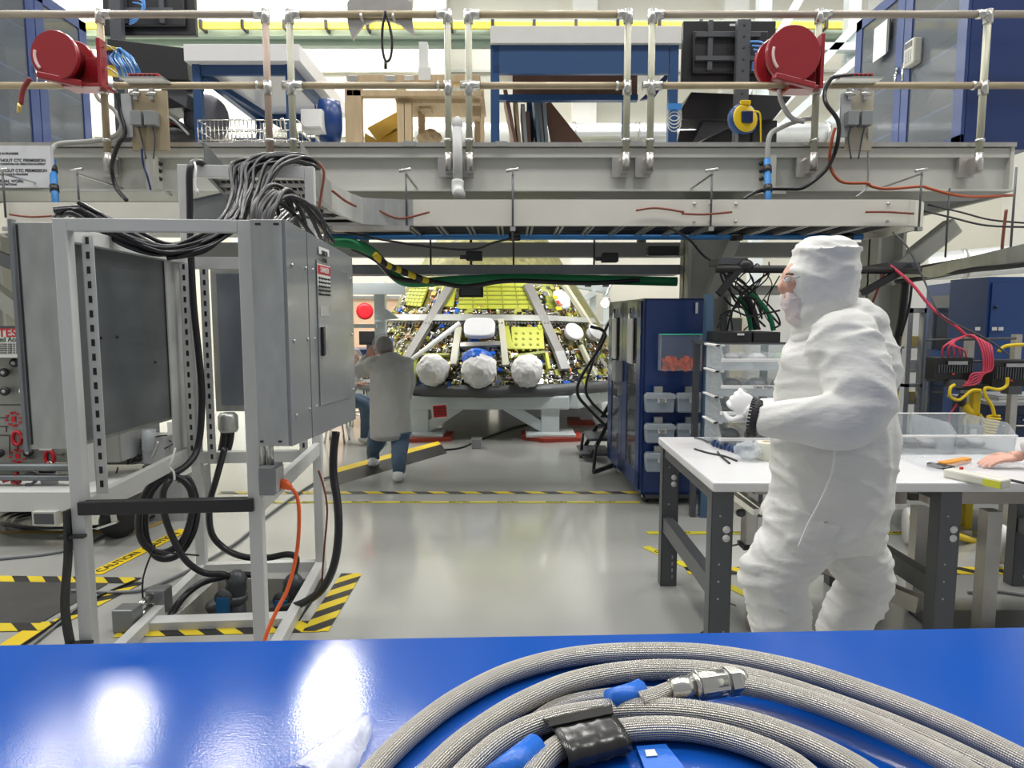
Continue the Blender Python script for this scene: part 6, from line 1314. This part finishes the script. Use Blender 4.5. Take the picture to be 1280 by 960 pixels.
# cable stands with power units
Ys = 5.1
t = thing('equipment_stand', 'aluminium posts with crossbars carrying the black power units behind the bench', 'stand', (P(1240,430,Ys).x,Ys,0))
for px in (1215,1274): a = P(px-4,418,Ys); obj('post', MB().bb((a.x,Ys,0),(a.x+.05,Ys+.05,a.z)), alu, t)
for py in (424,452,474): obj('crossbar', MB().cyl(P(1158,py+1,Ys-.02),P(1270,py-1,Ys-.02),.009,n=8), dgrey, t)
obj('foot', MB().bb((P(1205,0,Ys).x,Ys-.3,0),(P(1225,0,Ys).x,Ys+.3,.05)), alu, t)
def unit(px0,py0,px1,py1,lab):
    a, b = P(px0,py1,Ys-.15), P(px1,py0,Ys-.15); t = thing('power_unit', lab, 'power unit', ((a.x+b.x)/2,Ys-.1,a.z))
    obj('body', MB().bb((a.x,Ys-.15,a.z),(b.x,Ys-.02,b.z)), black, t, bevel=.01); f = MB(); n = 14
    for i in range(n): x = a.x+.02+(b.x-a.x-.04)*i/(n-1); f.bb((x-.004,Ys-.17,a.z+.06),(x+.004,Ys-.15,b.z-.05))
    obj('cooling_fins', f, dgrey, t); obj('label_strip', MB().bb((a.x+.08,Ys-.172,b.z-.05),(b.x-.06,Ys-.168,b.z-.025)), lgrey, t); obj('connector_block', MB().bb((a.x+.1,Ys-.18,a.z-.05),(a.x+.2,Ys-.1,a.z+.01)), dgrey, t)
    obj('indicator', MB().ell((a.x+.12,Ys-.175,a.z+.05),(.01,.006,.008)), ledr, t)
unit(1168,447,1218,476,'black finned power unit with pale label, left of the two behind the bench'); unit(1240,450,1292,484,'black finned power unit cut by the right picture edge')
for i in range(5):
    cable([P(1207,419,Ys-.1),P(1194-i*3.5+6,423+i*1.5,Ys-.15-.01*i),P(1180+i*6,433+i,Ys-.2),P(1178+i*7.5,447,Ys-.12)], .0065, 'red cable arching into the left power unit', 'red cables arching into the left power unit', pink)
for i in range(5):
    cable([P(1207,419,Ys-.1),P(1219+i*4,421+i*2,Ys-.15),P(1228+i*3,440,Ys-.2),P(1229+i*2.5,463,Ys-.2),P(1222-i*1.5,479-i*3,Ys-.2),P(1203+i*2,482-i*1.5,Ys-.18)], .0065, 'red cable looping round the right side of the left power unit', 'red cables looping right of the left power unit', pink)
cable([P(1113,332,5.3),P(1140,355,5.2),P(1165,385,5.1),P(1195,408,5.0),P(1207,419,Ys-.1)], .011, 'long pink red cable slanting down from the overhead frame',None,pink)
cable([P(1116,290,5.3),P(1135,310,5.2),P(1155,350,5.1),P(1170,385,5.0),P(1185,400,5.0),P(1235,425,5.0),P(1262,445,4.95)], .007, 'thin dark cable crossing the pink red cable',None,dgrey)
cable([P(1106,338,5.4),P(1098,360,5.4),P(1090,380,5.4),P(1084,392,5.4)], .010, 'thin dark red cable hanging behind the shoulder of the hooded person',None,mat('cable_darkred',(.25,.03,.03),.5))
cable([P(1199,503,Ys-.1),P(1193,510,Ys-.1),P(1187,520,Ys-.1),P(1184,532,Ys-.1)], .008, 'short pink red cable end falling behind the clear tub',None,pink)
cable([P(1193,481,Ys-.2),P(1188,485,Ys-.22),P(1188,496,Ys-.22),P(1198,500,Ys-.2),P(1205,496,Ys-.2),P(1215,488,Ys-.2),P(1226,488,Ys-.2)], .011, 'yellow cable curling under the left power unit',None,yellow)
cable([P(1259,472,Ys-.2),P(1258,482,Ys-.2),P(1248,487,Ys-.2),P(1232,485,Ys-.2),P(1232,495,Ys-.2),P(1240,508,Ys-.2),P(1243,520,Ys-.2)], .012, 'yellow cable joining the two power units',None,yellow)
cable([P(1248,440,Ys-.1),P(1256,433,Ys-.1),P(1275,431,Ys-.1),P(1300,431,Ys-.1)], .013, 'yellow cable on top of the right power unit',None,yellow)
hl = [];  a, b = P(1243,520,Ys-.2), P(1234,545,Ys-.2)
for k in range(60): s = k/59; q = a.lerp(b,s); an = k*PI/4; hl.append(q+V((.04*math.cos(an),.04*math.sin(an),0)))
cable(hl, .008, 'coiled yellow cord hanging right of the yellow pole',None,yellow,sub=2)
t = thing('outlet_pole', 'yellow pole with grey outlet box and black strap behind the bench', 'outlet pole', (P(1222,540,Ys-.1).x,Ys-.1,0))
a = P(1222,490,Ys-.1); obj('pole', MB().bb((a.x-.03,Ys-.1,0),(a.x+.03,Ys-.05,a.z)), yellow, t, bevel=.006); c = P(1215,541,Ys-.18); obj('outlet_box', MB().box(c,(.12,.08,.12)), mgrey, t, bevel=.01); obj('face_plate', MB().box(c+V((-.02,-.042,0)),(.045,.005,.07)), paper, t); obj('yellow_strain', MB().cyl(P(1206,505,Ys-.15),P(1216,522,Ys-.15),.025,n=10), yellow, t); obj('black_strap', MB().beam(P(1195,484,Ys-.12),P(1235,484,Ys-.12),.03,.04), black, t); obj('plug', MB().ell(P(1202,500,Ys-.15),(.035,.03,.05)), black, t); obj('side_cable', MB().tube([P(1212,515,Ys-.15),P(1206,525,Ys-.15),P(1204,545,Ys-.15)],.012,6,4).tube([P(1224,518,Ys-.15),P(1230,530,Ys-.15),P(1228,550,Ys-.15)],.014,6,4), yellow, t)

# ================================================================ foreground blue bench and hoses
HB = .95
t = thing('workbench', 'glossy bright blue bench top filling the bottom of the picture', 'workbench', (0,.8,0))
a, b = PZ(-330,811,HB), PZ(1620,777,HB)
obj('top', MB().prism([V((a.x,.35,HB-.03)),V((b.x,.35,HB-.03)),V((b.x,b.y,HB-.03)),V((a.x,a.y,HB-.03))],(0,0,.03)), bench, t, bevel=.006)
for x in (a.x+.1, b.x-.1):
    for y in (.42,1.18): obj('leg', MB().bb((x-.03,y-.03,0),(x+.03,y+.03,HB-.03)), blue, t)
obj('lower_shelf', MB().bb((a.x+.1,.42,.25),(b.x-.1,1.18,.28)), blue, t)
def hose(pts, lab, z0=.0, r=.0175, grp=None):
    return solo('braided_hose', MB().tube([PZ(x,y,HB+r+z0+(p[2] if len(p)>2 else 0)) for p in pts for x,y in ((p[0],p[1]),)], r, 24, 10), braid, lab, 'hose', grp)
hose([(430,1010),(475,955),(520,912),(575,872),(640,840),(715,821),(800,815),(890,818),(990,836),(1090,868),(1190,908),(1300,962)], 'outermost braided steel hose curving across the blue bench')
hose([(500,1010),(548,955),(592,917),(650,880),(720,851),(800,838),(880,839),(960,853),(1060,886),(1160,926),(1280,985)], 'braided steel hose second from the outside of the coil', .002)
hose([(905,853),(960,862),(1030,882),(1110,915),(1200,960),(1260,1000)], 'braided steel hose ending in a hex fitting on top of the coil', .018, .0165)
hose([(860,858),(835,864),(815,872),(800,876)], 'short braided hose end between blue tape and hex fitting', .020, .014)
hose([(545,1010),(590,958),(635,922),(690,900),(760,888),(840,887),(920,899),(1000,925),(1070,960),(1110,990)], 'inner braided hose passing under the black tape', .004)
hose([(640,1010),(680,950),(720,925),(790,912),(860,912),(930,928),(990,955),(1030,990)], 'innermost braided hose passing under the black tape', .002)
hose([(660,905),(700,880),(760,868),(830,866),(880,868)], 'pale thin tube standing in for a hose reflection between inner and outer hoses', -.006, .010)  # models the pale reflection of a hose on the bench as a tube
# hex fitting
t = thing('hose_fitting', 'shiny steel hex fitting joining two braided hoses', 'fitting', PZ(880,855,HB+.02))
a, b = PZ(838,862,HB+.040), PZ(930,849,HB+.040); d = (b-a)
def seg(s0,s1,r0,r1,n,nm,mm=None): obj(nm, MB().tube([a+d*s0,a+d*s1],r0,n,1,rs=[r0,r1],smooth=n>8), mm or hose_end, t, bevel=.0012 if n==6 else 0)
seg(0,.32,.016,.019,20,'sleeve'); seg(.30,.36,.021,.021,20,'collar'); seg(.36,.72,.024,.024,6,'hex_nut'); seg(.38,.70,.022,.022,20,'nut_barrel'); seg(.72,.76,.020,.020,20,'groove',mgrey); seg(.76,.9,.025,.025,6,'hex_nut'); seg(.9,1.0,.020,.017,20,'ferrule')
t = thing('tape_wrap', 'black tape wrapped round the two inner hoses', 'tape', PZ(728,925,HB))
mb = MB(); a, b = PZ(692,930,HB+.02), PZ(768,911,HB+.02)
for (s0,s1,ra,rb) in ((0,1,.034,.034),): 
    ax = (b-a).normalized(); up = Z_; sd = ax.cross(up); pr = []
    for k in range(24): an = 2*PI*k/24; pr.append(sd*(.050*math.cos(an)) + up*(.0215*math.copysign(abs(math.sin(an))**.7,math.sin(an))))
    N = 10; vs = [a.lerp(b,i/N)+q*(1+.035*math.sin(i*2.1+j*.9)) for i in range(N+1) for j, q in enumerate(pr)]
    mb.add(vs,[(i*24+k,i*24+(k+1)%24,(i+1)*24+(k+1)%24,(i+1)*24+k) for i in range(N) for k in range(24)],True)
obj('tape_body', mb, mat('tape_black',(.02,.02,.02),.22,bump=.12,bscale=14), t, solid=.002); obj('tape_edge', MB().prism([a.lerp(b,.05)+V((-.012,.0,.024)),b+V((-.002,.0,.024)),b+V((0,.025,.022)),a.lerp(b,.05)+V((-.01,.025,.022))],(0,0,.002)), mat('tape_black',(.02,.02,.02),.22), t)
btm = mat('tape_blue',(.01,.14,.62),.35,bump=.2,bscale=40)
t = thing('tape_band', 'bright blue tape band around the hose left of the steel fitting', 'tape', PZ(782,872,HB)); a, b = PZ(762,876,HB+.035), PZ(803,864,HB+.035); obj('band', MB().cyl(a,b,.0175,n=20), btm, t); obj('tape_end', MB().beam(a+V((.005,0,.012)),b+V((0,.01,.012)),.014,.002), btm, t)
t = thing('tape_band', 'blue tape end lying under the black tape wrap', 'tape', PZ(820,945,HB)); obj('band', MB().prism([PZ(795,935,HB+.004),PZ(832,932,HB+.004),PZ(856,962,HB+.004),PZ(808,968,HB+.004)],(0,0,.003)), btm, t); obj('white_square', MB().prism([PZ(806,938,HB+.008),PZ(818,937,HB+.008),PZ(822,945,HB+.008),PZ(808,946,HB+.008)],(0,0,.001)), paper, t)
t = thing('tape_band', 'blue tape around the innermost hose at the bottom edge', 'tape', PZ(650,950,HB)); obj('band', MB().cyl(PZ(618,975,HB+.028),PZ(670,934,HB+.028),.0195,n=20), btm, t)
mb = MB()
def bf(u, v): 
    p = PZ(385,990,HB).lerp(PZ(462,908,HB),v); w = .055*(1-v)**.6+.004; q = p+V((.8,-.6,0))*(u-.5)*2*w; q.z = HB+.006+.03*math.sin(u*PI)*(1-v*.6)+.01*abs(noise.noise(V((u*5,v*6,1)))); return q
mb.grid(bf,18,18); solo('plastic_bag', mb, mat('bag_film',(.80,.82,.86),.12,alpha=.5,bump=.6,bscale=30), 'folded clear plastic bag tip on the blue bench at the bottom left of the hoses','bag')

# ================================================================ people
def hand(parent, wrist, d, up, m, s=1, curl=.5, thumb=1, name='hand', voxel=.0042):
    d = V(d).normalized(); up = V(up); up = (up-d*up.dot(d)).normalized(); sd = d.cross(up)*thumb
    mb = MB(); R = Matrix((d, sd, up)).transposed()
    mb.ell(wrist+d*.048*s,(.055*s,.042*s,.017*s),16,10,R); mb.tube([wrist-d*.03*s,wrist+d*.02*s],.026*s,12,1,rs=[.027*s,.026*s])
    for k, (o, L, r) in enumerate(((.031,.070,.0092),(.011,.080,.0097),(-.010,.074,.0092),(-.029,.058,.0082))):
        b = wrist+d*.085*s+sd*o*s; ang = 0; pts = [wrist+d*.05*s+sd*o*.8*s, b]; q = b
        for j, f in enumerate((.45,.32,.23)): ang += curl*(.55+.12*k*(.5)); q = q+(d*math.cos(ang)-up*math.sin(ang))*L*f*s; pts.append(q)
        mb.tube(pts,r*s,10,3,rs=[r*s*1.15,r*s*1.1,r*s,r*s*.95,r*s*.8]); mb.ell(q,(r*s*.82,)*3,8,6)
    tb = wrist+d*.02*s+sd*.030*s; tp = [tb, tb+(d*.6+sd*.75)*.03*s, tb+(d*.95+sd*.8-up*.25)*.05*s, tb+(d*1.5+sd*.7-up*.4)*.055*s]
    mb.tube(tp,.0105*s,10,3,rs=[.0135*s,.012*s,.0105*s,.0085*s]); mb.ell(tp[-1],(.009*s,)*3,8,6)
    return remeshed(name, mb, voxel, 2, m, parent)
# --- hooded person
Yt = 2.35
t = thing('person', 'person in white hooded coverall walking left between the blue bench and the white bench', 'person', (1.06,Yt,0)); PT = t
def pt(px,py,Y=Yt): return P(px,py,Y)
body = MB()
body.tube([pt(1036,388),pt(1040,412),pt(1044,445),pt(1042,500),pt(1040,560),pt(1038,615),pt(1030,655),pt(1026,672)],.2,28,5,rs=[.085,.13,.172,.186,.198,.205,.20,.19])
for Y in (Yt-.13,Yt+.13): body.ell(pt(1054,432,Y),(.12,.10,.11))
body.ell(pt(1075,455,Yt),(.12,.17,.16)); body.ell(pt(1082,560,Yt),(.09,.16,.25)); body.ell(pt(1010,640,Yt),(.17,.17,.08))
# hem, lower at the back
body.ell(pt(1027,674),(.198,.19,.03),24,8,Matrix.Rotation(-.10,3,'Y'))
body.tube([pt(1060,432,Yt-.14),pt(1074,480,Yt-.20),pt(1068,520,Yt-.23),pt(1040,528,Yt-.23),pt(1000,526,Yt-.19),pt(966,524,Yt-.14),pt(954,523,Yt-.12)],.08,20,6,rs=[.11,.105,.095,.085,.072,.058,.044])
body.tube([pt(1050,440,Yt+.16),pt(1052,490,Yt+.22),pt(1036,518,Yt+.24),pt(1005,512,Yt+.2),pt(982,506,Yt+.14)],.08,20,6,rs=[.10,.10,.085,.065,.05])
body.ell(pt(1058,408),(.125,.13,.10)); body.tube([pt(1040,398)+V((.102*math.cos(a),.110*math.sin(a),.045*math.cos(a)+.006)) for a in [k*PI/10 for k in range(20)]],.019,10,1,closed=True)
remeshed('coverall_top', body, .0095, 4, suit, t, .015, 3.3, seed=3, fold=(.8,.8,1.5))
fl = [pt(1012,640,Yt-.07), pt(995,680,Yt-.08), pt(972,722,Yt-.09), V((pt(972,752).x,Yt-.09,.40)), V((pt(974,800).x,Yt-.08,.24)), V((.875,Yt-.08,.11))]
bl = [pt(1052,640,Yt+.08), pt(1066,690,Yt+.09), pt(1080,730,Yt+.10), V((1.24,Yt+.10,.40)), V((1.33,Yt+.10,.22)), V((1.37,Yt+.09,.13))]
tr = MB(); tr.tube(fl,.12,20,5,rs=[.14,.125,.105,.092,.085,.07]); tr.tube(bl,.12,20,5,rs=[.14,.110,.092,.088,.085,.065])
for (c, r) in ((pt(948,722,Yt-.10),.055),(pt(945,708,Yt-.1),.05),(pt(958,742,Yt-.1),.055),(pt(990,752,Yt-.1),.06),(pt(1094,716,Yt+.08),.045),(pt(1100,738,Yt+.08),.045),(pt(1090,754,Yt+.08),.05)): tr.ell(c,(r*1.15,r*1.2,r*.6))
remeshed('coverall_trousers', tr, .0095, 3, suit, t, .015, 5.0, seed=9, fold=(.8,.8,1.8))
seam = MB(); seam.tube([pt(x,y,Yt-.222) for x,y in [(1044,556),(1040,590),(1026,625),(1010,655),(998,684)]],.0035,5,5); obj('seam', seam, inkw, t)
for c in (fl[-1], bl[-1]):
    mb = MB(); b0 = V((c.x,c.y,0)); mb.ell(b0+V((-.05,0,.052)),(.15,.055,.05)); mb.ell(b0+V((.03,0,.07)),(.07,.05,.07)); mb.tube([b0+Z_*.06,b0+Z_*.16],.055,12,2)
    remeshed('shoe_cover', mb, .012, 2, suit, t, .004, 14)
hd = MB(); hd.ell(pt(1034,345),(.105,.112,.135)); hd.ell(pt(1042,322),(.082,.098,.078)); hd.ell(pt(1024,322),(.090,.098,.078)); hd.ell(pt(1013,350),(.086,.102,.118)); hd.tube([pt(1034,360),pt(1032,392),pt(1038,420)],.1,20,4,rs=[.10,.10,.13]); hd.ell(pt(1014,390),(.07,.085,.065))
hd.tube([pt(1034,313)+V((.112*math.cos(a),.112*math.sin(a),0)) for a in [k*PI/10 for k in range(20)]],.006,6,1,closed=True)
remeshed('hood', hd, .0085, 3, suit, t, .009, 5.5, seed=8, fold=(.8,.8,1.5))
fc = MB(); fc.ell(pt(1004,352),(.075,.066,.08)); fc.ell(pt(992,372),(.042,.045,.045)); fc.tube([pt(984,347),pt(977,359),pt(984,365)],.012,10,4,rs=[.011,.015,.013]); fc.ell(pt(988,341),(.018,.045,.012)); fc.ell(pt(990,355,Yt-.035),(.022,.02,.018))
f = remeshed('face', fc, .006, 2, skin, t)
obj('eye', MB().ell(pt(985,349,Yt-.042),(.008,.008,.006)), inkw, f); obj('eyebrow', MB().tube([pt(983,343,Yt-.03),pt(986,342,Yt-.05),pt(992,343,Yt-.06)],.004,6,3), hair, f)
obj('glasses', MB().tube([pt(980,348,Yt-.02),pt(981,352,Yt-.05),pt(986,353,Yt-.062),pt(989,349,Yt-.066),pt(985,345,Yt-.055),pt(980,348,Yt-.02)],.002,6,4).tube([pt(989,348,Yt-.066),pt(1000,346,Yt-.08)],.002,6,2), mat('glasses_clear',(.3,.33,.33),.2), f)
mk = MB(); mk.ell(pt(991,376),(.042,.055,.048)); mk.ell(pt(997,390),(.042,.052,.046)); remeshed('mask', mk, .007, 2, mat('mask_pinkwhite',(.70,.62,.61),.7,bump=.3,bscale=120), t, .006, 20)
wn = pt(950,522,Yt-.115)
hand(t, wn+V((-.012,.022,.012)), (-.42,.72,.42), (-.75,-.45,.3), glove, 1.0, .95, -1, 'gloved_hand')
hand(t, pt(984,505,Yt+.13), (-.93,-.30,.12), (.1,0,1), glove, 1.0, .85, 1, 'gloved_hand')
cf = MB(); cc = wn+V((-.012,.008,-.002)); ax = V((-.85,.45,.12)).normalized(); e1 = ax.cross(Z_).normalized(); e2 = ax.cross(e1)
for k in range(34):
    an = 2*PI*k/34; r_ = e1*math.cos(an)*.052+e2*math.sin(an)*.058; q = cc+r_
    cf.beam(q-ax*.012,q+ax*.018+r_*.12,.007,.006,up=r_)
cf.tube([cc+(e1*math.cos(an)*.048+e2*math.sin(an)*.054) for an in [k*PI/10 for k in range(20)]],.011,8,1,closed=True)
obj('dark_cuff', cf, mat('cuff_dark',(.03,.03,.035),.6), t)

# --- leaning worker
t = thing('person', 'person in grey lab coat, jeans and hair net leaning toward the capsule, seen from behind', 'person', PZ(490,596,0)); PW = t
Yw = 6.8; b = MB()
w = lambda px,py,Y=Yw: P(px,py,Y)
b.tube([w(486,446,6.98),w(487,452,6.95),w(488,470,6.9),w(488,495,6.85),w(488,520,6.8),w(489,545,6.78)],.2,24,5,rs=[.09,.15,.205,.20,.205,.215])
b.ell(w(470,455,6.95),(.12,.13,.09)); b.ell(w(504,457,6.92),(.11,.13,.10)); b.ell(w(489,546,6.78),(.22,.19,.03))
b.tube([w(468,453,6.98),w(456,462,7.0),w(448,463,7.05),w(452,455,7.15),w(460,446,7.2)],.06,14,5,rs=[.085,.078,.07,.055,.045])
b.tube([w(506,455,6.95),w(510,478,7.0),w(505,500,7.15)],.06,14,5,rs=[.095,.08,.06])
remeshed('lab_coat', b, .016, 5, coat_m, t, .012, 3.4, seed=5, fold=(1,1,.8))
for (hx,kx,ax_,ay,Yf,Ya) in ((474,469,467,580,6.9,7.05),(500,500,499,597,6.72,6.55)):
    f0 = PZ(ax_,ay+5,0); an = V((f0.x,f0.y,.09)); lg = MB(); lg.tube([w(hx,540,Yf),w(kx,556,Yf-.03),an+V((0,.0,.12)),an],.08,16,5,rs=[.115,.085,.07,.062]); remeshed('jeans_leg', lg, .012, 2, denim, t, .004, 12)
    sh = MB(); sh.ell(f0+V((-.01,.05,.045)),(.062,.14,.045)); sh.ell(f0+V((0,-.03,.07)),(.055,.07,.06)); remeshed('shoe_cover', sh, .01, 2, inkw, t, .004, 20)
hc = w(481,434,7.02)
hh = MB(); hh.ell(hc,(.078,.092,.105)); hh.tube([hc-Z_*.06,w(486,448,6.98)],.055,12,2); n_ = obj('head_and_neck', hh, skin, t)
for s in (-1,1): obj('ear', MB().ell(hc+V((s*.08,0,-.02)),(.012,.02,.03)), skin, n_)
obj('nose', MB().ell(hc+V((-.02,.095,-.01)),(.014,.02,.02)), skin, n_); obj('hair', MB().ell(hc+V((.0,-.018,.018)),(.088,.09,.098)), hair, t)
remeshed('hair_net', MB().ell(hc+V((0,-.02,.03)),(.125,.12,.11)), .012, 2, capm, t, .010, 22, seed=4)
hand(t, w(460,446,7.2), (.35,0,.7), (-.5,-1,0), skin, 1, .6, 1, 'hand', .006); hand(t, w(505,501,7.15), (0,.8,-.4), (0,.3,1), skin, 1, .5, -1, 'hand', .006)
# --- person behind the enclosure edge
t = thing('person', 'person with pale hair net mostly hidden behind the edge of the right grey enclosure', 'person', (P(432,560,8.5).x,8.6,0))
c = P(441,450,8.5); obj('head', MB().ell(c,(.085,.10,.12)).ell(c+V((.05,-.085,-.01)),(.02,.02,.025)), skin, t); remeshed('hair_net', MB().ell(c+V((0,.02,.05)),(.115,.12,.10)), .014, 1, capm, t, .01, 20)
bb_ = MB(); x0 = c.x-.22; bb_.tube([c-Z_*.08,V((x0+.1,8.6,.90)),V((x0,8.6,.62)),V((x0-.05,8.6,.5))],.16,18,4,rs=[.07,.17,.19,.2]); bb_.tube([V((x0+.1,8.42,.88)),V((x0+.18,8.35,.7)),V((x0+.32,8.3,.76))],.06,12,4,rs=[.08,.065,.05]); remeshed('lab_coat', bb_, .018, 4, coat_m, t, .01, 5)
for s in (-.1,.1): g = MB(); g.tube([V((x0-.02,8.6+s,.5)),V((x0+.35,8.55+s,.5)),V((x0+.36,8.55+s,.08))],.07,12,4,rs=[.1,.08,.055]); obj('trouser_leg', g, denim, t); obj('shoe_cover', MB().ell(V((x0+.4,8.55+s,.05)),(.13,.055,.05)), inkw, t)
hand(t, V((x0+.33,8.3,.77)), (1,0,.2), (0,0,1), skin, 1, .5, 1, 'hand', .007)
sl = thing('stool', 'low round stool under the person hidden behind the enclosure', 'stool', (x0-.03,8.6,0)); obj('seat', MB().lathe([(.15,0),(.18,.02),(.18,.05),(.15,.06)],(x0-.03,8.6,.36),(0,0,1),20), black, sl)
for i in range(4): a = PI/4+i*PI/2; obj('leg', MB().cyl((x0-.03+.18*math.cos(a),8.6+.18*math.sin(a),0),(x0-.03+.1*math.cos(a),8.6+.1*math.sin(a),.37),.014,n=8), chrome, sl)
# --- person at right edge (only hand and sleeve in view)
hp = PZ(1268,572,TT+.05)
t = thing('person', 'person at the right picture edge, only a hand resting on the white bench showing', 'person', (3.1,2.4,0))
g = MB(); sx = 3.05
g.tube([V((sx,2.42,1.50)),V((sx,2.42,1.40)),V((sx,2.42,1.15)),V((sx,2.4,.85)),V((sx,2.4,.55))],.2,24,4,rs=[.08,.17,.20,.19,.21])
g.tube([V((sx-.15,2.47,1.38)),V((sx-.2,2.8,1.18)),hp+V((.28,-.16,.14)),hp+V((.035,-.0,.03))],.06,16,5,rs=[.085,.07,.062,.042]); g.tube([V((sx+.17,2.45,1.38)),V((sx+.24,2.5,1.1)),V((sx+.1,2.68,1.0))],.06,14,5,rs=[.085,.07,.045])
remeshed('lab_coat', g, .013, 4, coat_m, t, .008, 6)
for s in (-.1,.1): lg = MB(); lg.tube([V((sx+s,2.4,.6)),V((sx+s,2.42,.45)),V((sx+s,2.4,.08))],.08,14,4,rs=[.11,.075,.06]); obj('trouser_leg', lg, denim, t); obj('shoe_cover', MB().ell(V((sx+s,2.45,.05)),(.055,.14,.05)), inkw, t)
hc = V((sx-.02,2.47,1.65)); hdm = MB(); hdm.ell(hc,(.08,.095,.12)); hdm.ell(hc+V((-.02,.095,-.01)),(.015,.022,.025)); hdm.tube([hc-Z_*.08,V((sx,2.42,1.46))],.055,12,2); h_ = obj('head_and_neck', hdm, skin, t)
for s in (-1,1): obj('ear', MB().ell(hc+V((s*.082,0,-.01)),(.012,.02,.03)), skin, h_); obj('eye', MB().ell(hc+V((s*.03,.088,.012)),(.012,.01,.008)), inkw, h_)
obj('hair', MB().ell(hc+V((0,-.015,.03)),(.088,.092,.105)), hair, t); remeshed('hair_net', MB().ell(hc+V((0,-.02,.05)),(.12,.12,.10)), .014, 1, capm, t, .01, 20)
hand(t, hp+V((.0,0,.005)), (-1,.0,-.16), (0,-.1,1), skin, 1.0, .28, 1, 'hand'); hand(t, V((sx+.1,2.70,.98)), (-.5,.8,-.2), (0,0,1), skin, 1, .6, -1, 'hand', .006)

# ================================================================ camera, world, view
cam = bpy.data.cameras.new('camera'); co = bpy.data.objects.new('camera', cam); C.objects.link(co)
cam.sensor_width = 36; cam.lens = 36*F/1280; cam.clip_end = 100; cam.clip_start = .02
co.location = (0,0,CAMZ); co.rotation_euler = (PI/2-PITCH,0,0); bpy.context.scene.camera = co
wd = bpy.data.worlds.new('world'); bpy.context.scene.world = wd; wd.use_nodes = True
bg = wd.node_tree.nodes['Background']; bg.inputs[0].default_value = (.95,.97,1,1); bg.inputs[1].default_value = .36
s = bpy.context.scene; s.view_settings.view_transform = 'Standard'; s.view_settings.look = 'None'; s.view_settings.gamma = 1; s.view_settings.exposure = 0; s.view_settings.use_curve_mapping = False
